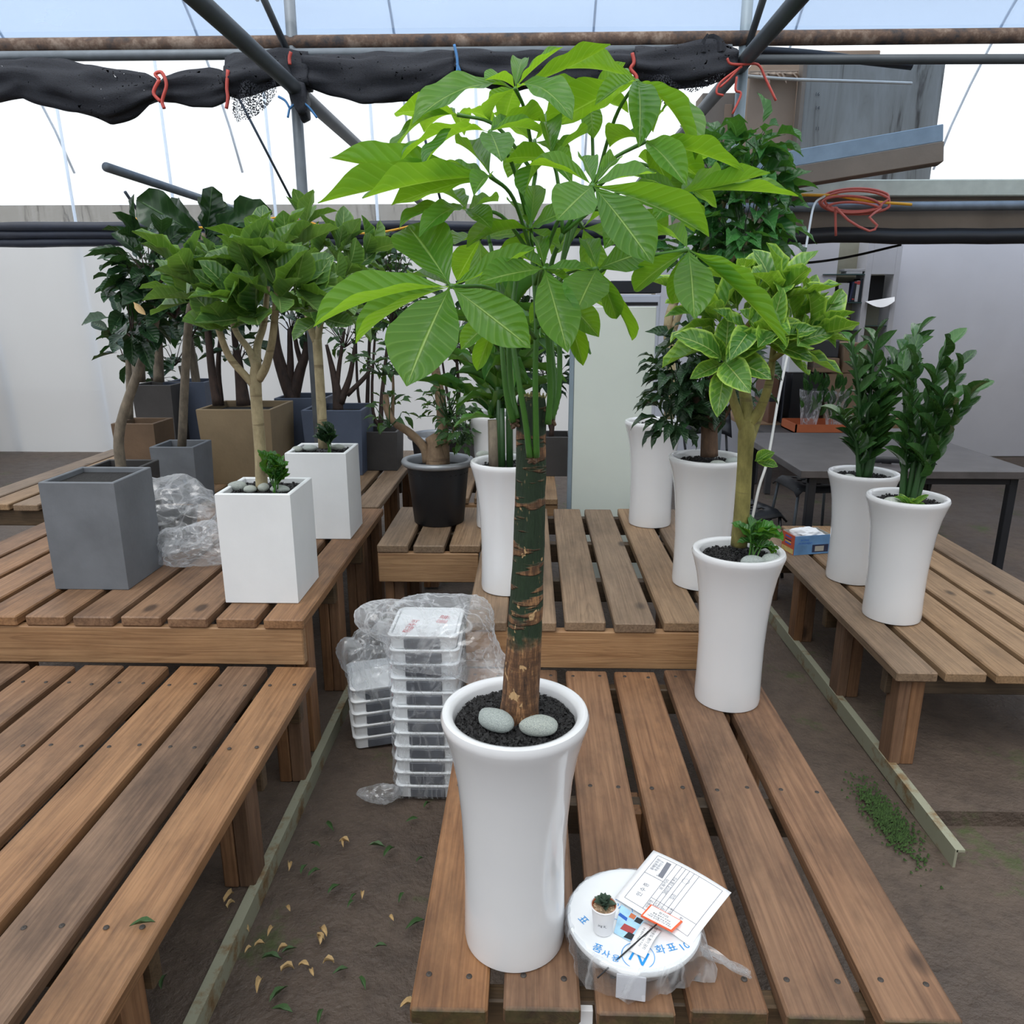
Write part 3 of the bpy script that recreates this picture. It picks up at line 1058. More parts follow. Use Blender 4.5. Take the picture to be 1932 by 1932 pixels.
def granules(mb, cx, cy, z, R, n, size, seed, sq=None):
    rr = random.Random(seed)
    ico = [(0, 0, 1), (0.9, 0, 0.1), (-0.4, 0.8, 0.1), (-0.5, -0.75, 0), (0.2, 0.2, -1)]
    fc = [(0, 1, 2), (0, 2, 3), (0, 3, 1), (4, 2, 1), (4, 3, 2), (4, 1, 3)]
    for i in range(n):
        if sq:
            x, y = rr.uniform(-sq[0], sq[0]), rr.uniform(-sq[1], sq[1])
        else:
            r = R * math.sqrt(rr.random())
            a = rr.uniform(0, 6.283)
            x, y = r * math.cos(a), r * math.sin(a)
        s = size * rr.uniform(0.6, 1.3)
        q = Quaternion((rr.uniform(-1, 1), rr.uniform(-1, 1), rr.uniform(-1, 1), rr.uniform(-1, 1))).normalized()
        o = Vector((cx + x, cy + y, z + rr.uniform(0, 0.006)))
        mb.add([o + (q @ Vector(p)) * s for p in ico], fc)
    return mb


def soil_disc(parent, cx, cy, z, R, n_gran, size, seed):
    mb = MB()
    mb.lathe([(0.001, z + 0.004), (R * 0.5, z + 0.003), (R, z), (R, z - 0.03)], 32, Matrix.Translation((cx, cy, 0)))
    granules(mb, cx, cy, z + 0.003, R - 0.006, n_gran, size, seed)
    o = mb.build('soil', MT['granule'], parent)
    o['kind'] = 'stuff'
    return o


def tall_pot(parent, cx, cy, z0, s=1.0, h=1.0, seed=0, gran=500, gsize=0.005, soil_z=0.478):
    M = Matrix.Translation((cx, cy, z0)) @ Matrix.Diagonal((s, s, h, 1))
    mb = MB().lathe(TALL, 56, None, cap0=True)
    o = mb.build('pot', MT['white_pot'], parent, True, 50, M=M)
    o['label'] = 'tall glossy white flared pot'
    soil_disc(parent, cx, cy, z0 + soil_z * h, 0.115 * s, gran, gsize, seed)
    return z0 + soil_z * h + 0.004


def pebble(loc, r, label, group, seed, rot=0.0, pear=0.0, bean=0.0):
    bm = bmesh.new()
    bmesh.ops.create_icosphere(bm, subdivisions=3, radius=1)
    for v in bm.verts:
        p = v.co.copy()
        k = 1 + 0.10 * mnoise.noise(p * 1.1 + Vector((seed * 3.1, 0, 0)))
        v.co = p * k
        v.co.y *= 1 - pear * p.x * 0.5
        if bean:
            v.co.y += bean * (p.x * p.x - 0.4)
    me = bpy.data.meshes.new('pebble')
    bm.to_mesh(me)
    bm.free()
    me.polygons.foreach_set('use_smooth', [True] * len(me.polygons))
    me.materials.append(MT['pebble'])
    M = Matrix.Translation(loc) @ Matrix.Rotation(rot, 4, 'Z') @ Matrix.Diagonal((r[0], r[1], r[2], 1))
    o = inst('pebble', me, None, M)
    return tag(o, label, 'pebble', group)


def square_planter(parent, x0, x1, y0, y1, z0, z1, mat, wall=0.016, taper=0.0, seed=0, gran=0, soil_drop=0.02):
    mb = MB()
    cx, cy = (x0 + x1) / 2, (y0 + y1) / 2
    hx, hy = (x1 - x0) / 2, (y1 - y0) / 2

    def ring(kx, ky, z):
        return [(cx + sx * kx, cy + sy * ky, z) for sx, sy in ((-1, -1), (1, -1), (1, 1), (-1, 1))]
    b = 0.003
    rs = [ring(hx * (1 - taper) - b, hy * (1 - taper) - b, z0), ring(hx * (1 - taper), hy * (1 - taper), z0 + b), ring(hx, hy, z1 - b), ring(hx - b, hy - b, z1),
          ring(hx - wall + b, hy - wall + b, z1), ring(hx - wall, hy - wall, z1 - b), ring(hx - wall, hy - wall, z1 - 0.06)]
    v = [p for r in rs for p in r]
    f = [(3, 2, 1, 0)]
    for i in range(len(rs) - 1):
        for k in range(4):
            k2 = (k + 1) % 4
            f.append((i * 4 + k, i * 4 + k2, (i + 1) * 4 + k2, (i + 1) * 4 + k))
    mb.add(v, f)
    o = mb.build('planter_box', MT[mat], parent)
    zs = z1 - soil_drop
    ms = MB().box(x0 + wall, x1 - wall, y0 + wall, y1 - wall, zs - 0.03, zs)
    if gran:
        granules(ms, cx, cy, zs, 0, gran, 0.006, seed, (hx - wall - 0.01, hy - wall - 0.01))
    so = ms.build('soil', MT['granule'] if gran else MT['soil'], parent)
    if gran:
        so['kind'] = 'stuff'
    return zs


# ------------------------------------------------------------------ leaf shapes (length and width are 1; scaled on placing)
def leaf_shape(prof, droop=0.5, fold=0.15, wave=0.0, n=10, m=2, wn=3.0, seed=0):
    us = np.linspace(0, 1, n + 1)
    y = z = 0.0
    line = []
    for i, u in enumerate(us):
        line.append((y, z, droop * (u - 0.3)))
        a = droop * (u + 0.5 / n - 0.3)
        y += math.cos(a) / n
        z -= math.sin(a) / n
    ey, ez = line[-1][0], line[-1][1]
    L = math.hypot(ey, ez)
    ca, sa = ey / L, ez / L
    mb = MB()
    v, uv, f = [], [], []
    for i, u in enumerate(us):
        w = np.interp(u, [p[0] for p in prof], [p[1] for p in prof]) * 0.5
        y, z, an = line[i]
        for k in range(-m, m + 1):
            t = k / m
            x = t * w
            up = fold * abs(t) * w * 2 + wave * abs(t) * math.sin(wn * 2 * math.pi * u + seed + (2.0 if k > 0 else 0)) * (0.3 + w)
            py, pz = y + up * math.sin(an), z + up * math.cos(an)
            v.append((x, (py * ca + pz * sa) / L, (-py * sa + pz * ca) / L))
            uv.append((u, t * 0.5 + 0.5))
    q = 2 * m + 1
    for i in range(n):
        for k in range(q - 1):
            f.append((i * q + k, i * q + k + 1, (i + 1) * q + k + 1, (i + 1) * q + k))
    return mb.add(v, f, uv)


PF = {
    'pachira': [(0, 0.03), (0.05, 0.05), (0.15, 0.28), (0.3, 0.62), (0.45, 0.88), (0.6, 1.0), (0.72, 0.95), (0.84, 0.68), (0.92, 0.36), (0.97, 0.12), (1, 0.01)],
    'ficus': [(0, 0.06), (0.10, 0.07), (0.13, 0.22), (0.24, 0.66), (0.4, 0.95), (0.55, 1.0), (0.7, 0.9), (0.84, 0.62), (0.94, 0.28), (1, 0.02)],
    'fiddle': [(0, 0.06), (0.08, 0.1), (0.15, 0.4), (0.3, 0.55), (0.45, 0.6), (0.6, 0.85), (0.75, 1.0), (0.88, 0.85), (0.96, 0.45), (1, 0.05)],
    'point': [(0, 0.03), (0.1, 0.04), (0.14, 0.45), (0.25, 0.85), (0.4, 1.0), (0.58, 0.8), (0.75, 0.45), (0.88, 0.18), (1, 0.01)],
    'zz': [(0, 0.08), (0.08, 0.3), (0.25, 0.8), (0.45, 1.0), (0.7, 0.85), (0.88, 0.45), (1, 0.03)],
    'strap': [(0, 0.5), (0.1, 0.55), (0.35, 0.95), (0.6, 1.0), (0.85, 0.6), (1, 0.02)],
}
SHAPES = {}


def shapes(kind, mat, droops, folds=(0.12,), waves=(0.04,), n=10, m=2, wn=3):
    key = (kind, mat)
    if key not in SHAPES:
        out = []
        for i, d in enumerate(droops):
            out.append(leaf_shape(PF[kind], d, folds[i % len(folds)], waves[i % len(waves)], n, m, wn, i * 1.7).mesh('leaf', MT[mat], True))
        SHAPES[key] = out
    return SHAPES[key]


S_PACH = shapes('pachira', 'pachira', (0.25, 0.6, 1.0, -0.25, 1.5), (0.10, 0.16, 0.06, 0.12, 0.14), (0.022, 0.015, 0.028, 0.02, 0.02), 22, 3, 3)
S_FIC = shapes('ficus', 'ficus', (0.15, 0.35, 0.6, -0.35), (0.14, 0.2, 0.1), (0.03, 0.05), 9, 2)
S_FICV = shapes('ficus', 'ficus_var', (0.2, 0.5, 0.9, -0.4), (0.14, 0.2, 0.1), (0.03, 0.05), 9, 2)
S_DARK = shapes('ficus', 'dark_leaf', (0.3, 0.7, 1.1), (0.12, 0.2), (0.03,), 8, 2)
S_FID = shapes('fiddle', 'fiddle', (0.3, 0.8, -0.4), (0.10, 0.16), (0.10, 0.13), 10, 2)
S_WORLD = shapes('point', 'world_leaf', (0.5, 0.9, 1.3), (0.12, 0.2), (0.06,), 7, 2)
S_WDARK = shapes('point', 'dark_leaf', (0.5, 0.9, 1.3), (0.12, 0.2), (0.06,), 7, 2)
S_FRESH = shapes('ficus', 'fresh_leaf', (0.4, 0.8, 1.2), (0.12, 0.2), (0.08,), 8, 2)
S_ZZ = shapes('zz', 'zz_leaf', (0.2, 0.5), (0.12, 0.2), (0.0,), 6, 2)
S_DRAC = shapes('strap', 'drac_leaf', (0.9, 1.5, 2.0), (0.12, 0.2), (0.05,), 9, 2)
S_DRACV = shapes('strap', 'ficus_var', (0.5, 1.0), (0.12, 0.2), (0.02,), 7, 2)


def leaf_matrix(base, tip, width, nrm, roll=0.0):
    d = tip - base
    L = d.length
    y = d / L
    n = Vector(nrm)
    x = y.cross(n)
    if x.length < 1e-3:
        x = y.orthogonal()
    x.normalize()
    z = x.cross(y)
    if roll:
        q = Quaternion(y, roll)
        x, z = q @ x, q @ z
    M = Matrix((x * width, y * L, z * L)).transposed().to_4x4()
    M.translation = base
    return M


def leaf(parent, S, base, tip, width, nrm=(0, 0, 1), roll=0.0, name='leaf', k=None):
    me = S[rnd.randrange(len(S))] if k is None else S[k]
    return inst(name, me, parent, leaf_matrix(Vector(base), Vector(tip), width, nrm, roll))


def rosette(parent, S, c, n, L, W, axis=(0, 0, 1), spread=(15, 70), seed=0, name='leaf'):
    """leaves spiralling round a shoot tip"""
    rr = random.Random(seed)
    axis = Vector(axis).normalized()
    a0 = rr.uniform(0, 6.28)
    ex = axis.orthogonal().normalized()
    ey = axis.cross(ex)
    for i in range(n):
        az = a0 + i * 2.4 + rr.uniform(-0.3, 0.3)
        el = math.radians(rr.uniform(*spread))
        d = (ex * math.cos(az) + ey * math.sin(az)) * math.cos(el) + axis * math.sin(el)
        l = L * rr.uniform(0.7, 1.12)
        b = Vector(c) - axis * (0.05 * L * i * rr.uniform(0.3, 0.8)) + d * 0.02 * L
        nr = (axis - d * axis.dot(d))
        nr = nr + Vector((rr.uniform(-0.3, 0.3), rr.uniform(-0.3, 0.3), rr.uniform(0, 0.4)))
        leaf(parent, S, b, b + d * l, l * W * rr.uniform(0.85, 1.15), nr, 0, name, rr.randrange(len(S)))


def branches(parent, specs, mat, n=10, name='trunk', steps=5):
    """specs: list of (points, radii); every spec is one tapered limb, all limbs one part"""
    mb = MB()
    for pts, rad in specs:
        sp = spline(pts, steps)
        mb.tube(sp, lerp_list(list(rad), len(sp)), n)
    return mb.build(name, MT[mat], parent, True)

# ------------------------------------------------------------------ the money tree
TX, TY = -0.026, 1.262
mt = empty('potted_money_tree', (TX, TY, LB), 'large money tree with bright palmate leaves in the frontmost tall white pot', 'potted plant')
zs = tall_pot(mt, TX, TY, LB, 0.985, 1.0, 21, 3200, 0.0052, 0.482)
tb = Vector((TX + 0.006, TY + 0.012, zs - 0.02))
tt = P(1003, 748, 1.31)
tpts, trad = [], []
for i in range(27):
    t = i / 26
    p = tb.lerp(tt, t) + Vector((0.006 * math.sin(t * 3.1), 0, 0))
    tpts.append(p)
    trad.append(np.interp(t, [0, 0.03, 0.1, 0.5, 0.8, 0.97, 1], [0.037, 0.0365, 0.0345, 0.0285, 0.0265, 0.026, 0.0235]) * (1 + 0.022 * mnoise.noise(Vector((t * 14, 0, 0))) + (0.03 if i % 5 == 0 else 0)))
mb = MB().tube(tpts, trad, 28, True)
for i in range(len(mb.v)):
    v = Vector(mb.v[i])
    k = 1 + 0.0
    n = mnoise.noise(v * 30)
    c = tpts[min(i // 28, 26)]
    d = v - c
    mb.v[i] = tuple(c + d * (1 + 0.05 * n) - tb)
mb.build('trunk', MT['pachira_bark'], mt, True, 60, Matrix.Translation(tb))
# rough cut top
MT['cut_top'] = plain('dry_cut_wood', srgb(150, 140, 96), 0.9, var=0.4, nscale=80, bump=0.8)
mb = MB()
for i in range(60):
    a, r = rnd.uniform(0, 6.28), 0.024 * math.sqrt(rnd.random())
    p = tt + Vector((r * math.cos(a), r * math.sin(a), -0.004))
    mb.tube([p, p + Vector((rnd.uniform(-0.004, 0.004), rnd.uniform(-0.004, 0.004), rnd.uniform(0.004, 0.011)))], 0.0016, 4)
mb.build('cut_top', MT['cut_top'], mt)

# shoots: from bud nodes on the trunk up into the crown  (points in picture px + depth)
shoot_px = [
    [(1000, 862, 1.262), (992, 800, 1.255), (979, 720, 1.25), (968, 640, 1.26), (972, 540, 1.27), (985, 470, 1.28)],
    [(1012, 862, 1.262), (1011, 800, 1.250), (1010, 700, 1.24), (1012, 600, 1.24), (1006, 500, 1.25), (1000, 430, 1.27)],
    [(968, 796, 1.285), (957, 750, 1.28), (950, 690, 1.28), (945, 620, 1.29), (940, 540, 1.31), (925, 460, 1.33)],
    [(976, 790, 1.292), (966, 740, 1.30), (960, 660, 1.30), (966, 580, 1.31), (985, 480, 1.34), (1010, 330, 1.36)],
    [(1040, 790, 1.30), (1052, 750, 1.30), (1056, 690, 1.30), (1055, 600, 1.31), (1060, 500, 1.32), (1082, 395, 1.33)],
    [(1034, 800, 1.285), (1038, 740, 1.28), (1035, 660, 1.27), (1030, 580, 1.26), (1040, 500, 1.26), (1062, 440, 1.25)],
    [(1044, 782, 1.31), (1046, 720, 1.32), (1040, 640, 1.33), (1050, 540, 1.35), (1080, 440, 1.38), (1120, 360, 1.40)],
]
shoots = []
for k, px in enumerate(shoot_px):
    pts = spline([P(*q) for q in px], 5)
    o = MB().tube(pts, lerp_list([0.0060, 0.0050, 0.0045, 0.0042, 0.0038, 0.0034], len(pts)), 8).build('shoot', MT['stem_green'], mt, True)
    shoots.append(pts)
# woody nodes where the shoots break out
for q in ((1006, 866, 1.268), (970, 798, 1.292), (1040, 793, 1.305)):
    c = P(*q)
    mb = MB()
    for i in range(14):
        d = Vector((rnd.uniform(-1, 1), rnd.uniform(-1, 0.6), rnd.uniform(-1, 1))).normalized()
        mb.tube([c, c + d * rnd.uniform(0.006, 0.013)], [0.006, 0.0025], 5)
    mb.build('bud_node', MT['bark_brown'], mt)

NV = {'f': (0, -0.92, 0.40), 'u': (0, -0.30, 1.0), 's': (0, 0.15, 1.0), 'm': (0, -0.6, 0.8), 'l': (-0.6, -0.6, 0.6), 'r': (0.6, -0.6, 0.6), 'd': (0, 0.5, 0.85)}
# (hub px, hub depth, [(tip px, tip depth, width px, facing, curve)])
PALM = [
    (850, 540, 1.03, [(592, 617, 0.98, 66, 'm', 1), (672, 648, 1.06, 58, 'm', 1), (767, 729, 0.93, 136, 'f', 0), (1001, 657, 0.98, 92, 'f', 0),
                      (770, 426, 1.13, 112, 'f', 0), (1014, 466, 1.10, 44, 'm', 3), (778, 522, 1.16, 50, 'm', 0)]),
    (1027, 507, 1.10, [(901, 534, 1.02, 58, 'f', 0), (1071, 666, 1.00, 84, 'f', 0), (1112, 512, 1.13, 38, 'm', 0), (962, 482, 1.2, 40, 'm', 0), (1010, 448, 1.22, 34, 'm', 0), (1098, 556, 1.16, 34, 'm', 0)]),
    (1127, 507, 1.12, [(1087, 589, 1.03, 88, 'f', 0), (1240, 470, 1.10, 72, 'f', 0), (1104, 452, 1.22, 40, 'm', 0), (1163, 602, 1.14, 40, 'f', 1), (1192, 642, 1.2, 22, 'f', 1), (1048, 520, 1.2, 34, 'm', 0)]),
    (1119, 350, 1.00, [(1050, 416, 0.93, 88, 'f', 0), (1232, 498, 0.94, 92, 'f', 0), (1337, 447, 1.02, 58, 'f', 1), (1238, 327, 1.06, 50, 'm', 0), (1098, 296, 1.10, 38, 'm', 0), (1000, 312, 1.05, 36, 'm', 1), (1165, 300, 1.12, 30, 'm', 0)]),
    (972, 166, 1.28, [(1062, 89, 1.22, 34, 'm', 0), (1152, 84, 1.32, 40, 's', 3), (914, 152, 1.22, 40, 'u', 1), (776, 236, 1.18, 78, 'm', 2), (950, 238, 1.36, 48, 'd', 1), (1080, 226, 1.16, 72, 'f', 2), (925, 228, 1.38, 26, 'f', 1), (985, 112, 1.38, 34, 'f', 0)]),
    (862, 216, 1.34, [(744, 214, 1.26, 84, 'd', 0), (742, 305, 1.22, 48, 's', 2), (934, 236, 1.40, 40, 's', 2), (800, 250, 1.44, 60, 's', 1), (876, 256, 1.46, 40, 's', 1)]),
    (924, 248, 1.16, [(752, 312, 1.08, 46, 's', 2), (797, 322, 1.06, 50, 's', 2), (946, 306, 1.06, 66, 'f', 0), (1020, 252, 1.22, 28, 'm', 1), (962, 234, 1.26, 28, 'm', 0), (1030, 230, 1.34, 52, 'd', 0)]),
    (926, 333, 1.12, [(622, 298, 1.10, 62, 'd', 3), (600, 384, 1.04, 70, 'd', 0), (684, 375, 0.98, 66, 'd', 0), (738, 388, 1.14, 70, 'd', 0), (894, 370, 1.04, 40, 'f', 1), (860, 270, 1.3, 50, 'd', 0), (806, 330, 1.24, 50, 'u', 0)]),
    (1203, 152, 1.26, [(1205, 279, 1.16, 60, 'f', 1), (1311, 302, 1.16, 50, 'r', 1), (1030, 244, 1.38, 100, 'd', 0), (1122, 200, 1.20, 34, 'f', 1), (1300, 260, 1.34, 34, 'u', 1), (1070, 130, 1.45, 60, 'd', 0), (1232, 250, 1.38, 50, 'd', 1)]),
    (1218, 266, 1.20, [(1403, 324, 1.10, 62, 'd', 0), (1296, 352, 1.10, 58, 'f', 1), (1262, 350, 1.24, 44, 'd', 0), (1150, 278, 1.32, 60, 'u', 1), (1330, 345, 1.36, 60, 'd', 0), (1252, 210, 1.4, 44, 'd', 0)]),
    (1283, 363, 1.16, [(1453, 326, 1.10, 48, 'd', 3), (1506, 371, 1.14, 40, 'u', 0), (1310, 438, 1.24, 56, 'd', 0), (1232, 420, 1.1, 48, 'f', 1), (1186, 330, 1.2, 44, 'm', 0), (1365, 360, 1.4, 50, 'd', 0)]),
    (1299, 471, 1.06, [(1310, 603, 0.98, 78, 'f', 0), (1442, 586, 1.00, 58, 'd', 0), (1484, 656, 0.96, 46, 'd', 0), (1238, 446, 1.16, 46, 'd', 1), (1268, 574, 1.06, 44, 'f', 1), (1196, 548, 1.12, 46, 'f', 1)]),
    (882, 398, 1.18, [(752, 432, 1.10, 52, 'u', 2), (790, 448, 1.06, 46, 'f', 2), (928, 432, 1.12, 44, 'f', 1), (940, 380, 1.3, 34, 'm', 0), (820, 360, 1.34, 50, 'd', 0)]),
    (905, 452, 1.34, [(906, 570, 1.30, 78, 'd', 0), (856, 462, 1.22, 48, 'm', 0), (980, 440, 1.34, 50, 'm', 0), (862, 530, 1.42, 60, 'd', 0)]),
    (1040, 300, 1.24, [(956, 300, 1.18, 60, 'd', 0), (1080, 348, 1.12, 46, 'f', 1), (990, 372, 1.16, 48, 'd', 1), (1110, 250, 1.34, 56, 'd', 0), (1022, 218, 1.42, 50, 'd', 0)]),
    (1000, 432, 1.22, [(1072, 400, 1.15, 56, 'f', 0), (880, 468, 1.14, 44, 'u', 1), (960, 380, 1.30, 50, 'd', 0), (1060, 470, 1.24, 44, 'm', 0), (950, 520, 1.30, 54, 'd', 0), (1010, 350, 1.32, 44, 'm', 0)]),
    (1180, 416, 1.22, [(1140, 470, 1.14, 56, 'f', 1), (1262, 430, 1.30, 60, 'd', 0), (1200, 500, 1.2, 54, 'f', 1), (1120, 400, 1.3, 50, 'd', 0), (1230, 380, 1.36, 50, 'd', 0)]),
    (1100, 430, 1.40, [(1040, 480, 1.40, 56, 'm', 1), (1180, 470, 1.40, 56, 'm', 1), (1120, 540, 1.38, 56, 'm', 1), (1060, 400, 1.46, 50, 'd', 0), (1160, 390, 1.46, 50, 'd', 0)]),
    (1112, 184, 1.42, [(1040, 150, 1.44, 34, 'd', 0), (1180, 118, 1.44, 40, 'd', 3), (1186, 214, 1.40, 46, 'd', 1), (1062, 236, 1.38, 44, 'd', 1), (1120, 262, 1.40, 40, 'm', 1)]),
    (1008, 268, 1.42, [(930, 214, 1.44, 44, 'd', 0), (958, 336, 1.40, 46, 'm', 1), (1072, 312, 1.38, 48, 'm', 1), (1064, 206, 1.44, 40, 'd', 0)]),
    (1252, 322, 1.34, [(1336, 296, 1.36, 46, 'd', 0), (1352, 392, 1.30, 50, 'd', 0), (1206, 392, 1.32, 46, 'm', 1), (1204, 296, 1.38, 44, 'd', 0), (1284, 400, 1.32, 44, 'm', 1)]),
    (1060, 560, 1.30, [(1130, 636, 1.26, 50, 'f', 1), (1100, 690, 1.30, 36, 'f', 1), (1000, 610, 1.28, 46, 'f', 1), (1140, 580, 1.34, 46, 'm', 1)]),
    (940, 600, 1.36, [(870, 660, 1.34, 44, 'f', 1), (900, 700, 1.36, 34, 'f', 1), (1000, 650, 1.34, 40, 'f', 1), (880, 600, 1.4, 40, 'm', 1)]),
]
ends = [(s, len(s)) for s in shoots]
for hx, hy, hY, tips in PALM:
    hub = P(hx, hy, hY)
    # petiole leaves the nearest point on a shoot below the hub
    best = None
    for s in shoots:
        for i in range(len(s) // 2, len(s)):
            q = s[i]
            dz = hub.z - q.z
            dd = (hub - q).length + (0.5 if dz < 0.02 and i < len(s) - 1 else 0) + 0.35 * max(0, 0.12 - dz)
            if best is None or dd < best[0]:
                best = (dd, q)
    a = best[1]
    md = a.lerp(hub, 0.5) + Vector((0, 0, 0.02 + 0.05 * (hub - a).length))
    pet = MB().tube(spline([a, md, hub], 6), [0.0034, 0.0033, 0.0032, 0.0031, 0.003, 0.003, 0.0029, 0.0028, 0.0027, 0.0027, 0.0028, 0.003, 0.0036], 7).build('petiole', MT['stem_green'], mt, True)
    for tx, ty, tY, w, nv, cv in tips:
        tip = P(tx, ty, tY)
        b = hub + (tip - hub) * 0.012
        n = Vector(NV[nv]) + Vector((rnd.uniform(-0.12, 0.12), rnd.uniform(-0.1, 0.1), rnd.uniform(-0.1, 0.1)))
        wm = w / ppm(b.lerp(tip, 0.6))
        leaf(pet, S_PACH, b, tip, wm, n, rnd.uniform(-0.12, 0.12), 'leaflet', cv)

gp = 'pebbles on the money tree soil'
z0 = zs + 0.012
pebble(PZ(936, 1358, z0 + 0.012), (0.037, 0.023, 0.020), 'bean-shaped speckled pale pebble at the foot of the money tree', gp, 1, -0.55, 0, 0.16)
pebble(PZ(1016, 1369, z0 + 0.010), (0.035, 0.022, 0.018), 'teardrop grey pebble beside the bean-shaped one under the money tree', gp, 2, 0.15, -0.7, 0)

# ------------------------------------------------------------------ ficus in the front square planter
def crown(parent, S, tips, L, W, seed, spread=(8, 65)):
    for i, (x, y, Y, n, ax) in enumerate(tips):
        rosette(parent, S, P(x, y, Y), n, L, W, ax, spread, seed + i)


def pxs(*q):
    return [P(*a) for a in q]


f1 = empty('potted_ficus', (-0.985, 2.72, UB), 'broad-leaved ficus tree in the nearer white square planter', 'potted plant')
square_planter(f1, -1.12, -0.85, 2.58, 2.855, UB, 1.02, 'planter_white', 0.017, 0.0, 31, 260)
Yf = 2.72
branches(f1, [
    (pxs((494, 925, Yf), (491, 850, Yf), (484, 760, Yf), (482, 715, Yf), (484, 680, Yf)), (0.022, 0.021, 0.0205, 0.021, 0.017)),
    (pxs((480, 728, Yf), (462, 708, Yf - 0.01), (432, 672, Yf - 0.03), (412, 620, Yf - 0.05), (395, 560, Yf - 0.06)), (0.015, 0.0135, 0.0125, 0.011, 0.009)),
    (pxs((482, 692, Yf), (470, 660, Yf + 0.02), (445, 625, Yf + 0.05), (428, 570, Yf + 0.06)), (0.015, 0.012, 0.011, 0.009)),
    (pxs((484, 690, Yf), (486, 650, Yf + 0.05), (498, 610, Yf + 0.08), (505, 540, Yf + 0.10)), (0.016, 0.014, 0.012, 0.009)),
    (pxs((488, 715, Yf), (502, 690, Yf - 0.02), (514, 640, Yf - 0.04), (520, 580, Yf - 0.05), (524, 530, Yf - 0.06)), (0.017, 0.0145, 0.013, 0.012, 0.009)),
], 'bark_pale', 12)
crown(f1, S_FIC, [
    (395, 556, Yf - 0.06, 8, (-0.4, -0.3, 1)), (360, 520, Yf - 0.1, 8, (-0.6, -0.3, 0.9)), (430, 520, Yf, 8, (-0.1, -0.2, 1)), (470, 500, Yf - 0.1, 8, (0, -0.3, 1)),
    (520, 500, Yf - 0.08, 9, (0.1, -0.3, 1)), (525, 550, Yf - 0.14, 7, (0.2, -0.6, 0.8)), (560, 540, Yf - 0.05, 8, (0.5, -0.3, 0.9)), (575, 580, Yf, 6, (0.7, -0.3, 0.7)),
    (500, 470, Yf + 0.08, 8, (0, 0, 1)), (440, 560, Yf - 0.14, 7, (-0.2, -0.7, 0.7)), (350, 560, Yf, 6, (-0.8, 0, 0.6)), (480, 590, Yf - 0.1, 6, (0, -0.6, 0.5)), (430, 620, Yf - 0.1, 4, (0, -0.6, 0.6)),
    (545, 470, Yf + 0.1, 7, (0.3, 0, 1))], 0.19, 0.54, 100, (5, 75))
gp = 'pebbles in the nearer white square planter'
for i, (x, y, rx, rz_, lb) in enumerate(((448, 919, 0.035, 0.019, 'large grey pebble at the left corner of the nearer white square planter'),
                                      (472, 923, 0.025, 0.014, 'small brown-grey pebble second from left in the nearer white square planter'),
                                      (497, 921, 0.021, 0.017, 'small round pebble by the ficus trunk in the nearer white square planter'),
                                      (528, 923, 0.037, 0.015, 'long flat pebble at the right of the nearer white square planter'))):
    q = PZ(x, y, 1.012)
    pebble(Vector((q.x, max(q.y, 2.627), 1.002 + rz_ * 0.75)), (rx, 0.022, rz_), lb, gp, 10 + i, rnd.uniform(-0.2, 0.2))


def small_plant(name, label, base, h, n, L, W, S, seed, stems=6, spread=0.05, ang=(15, 75), tilt=(0, 0)):
    rr = random.Random(seed)
    t = empty(name, base, label, 'plant')
    for k in range(stems):
        a = rr.uniform(0, 6.28)
        top = Vector(base) + Vector((math.cos(a) * spread * rr.uniform(0.2, 1) + tilt[0], math.sin(a) * spread * rr.uniform(0.2, 1) + tilt[1], h * rr.uniform(0.55, 1.0)))
        MB().tube(spline([Vector(base) + Vector((rr.uniform(-0.012, 0.012), rr.uniform(-0.012, 0.012), -0.01)), Vector(base).lerp(top, 0.5) + Vector((0, 0, 0.01)), top], 3), 0.0024, 6).build('stem', MT['stem_green'], t, True)
        for j in range(n):
            c = Vector(base).lerp(top, 0.45 + 0.55 * j / max(1, n - 1))
            az = j * 2.4 + rr.uniform(0, 1)
            el = math.radians(rr.uniform(*ang))
            d = Vector((math.cos(az) * math.cos(el), math.sin(az) * math.cos(el), math.sin(el)))
            l = L * rr.uniform(0.75, 1.15)
            leaf(t, S, c, c + d * l, l * W, (rr.uniform(-.2, .2), -0.3, 1), 0, 'leaf', rr.randrange(len(S)))
    return t


small_plant('small_leafy_plant', 'small leafy green plant beside the ficus trunk in the nearer square planter', (-0.935, 2.665, 1.0), 0.13, 5, 0.062, 0.55, S_FRESH, 5, 8, 0.05, (10, 70), (0.01, 0))

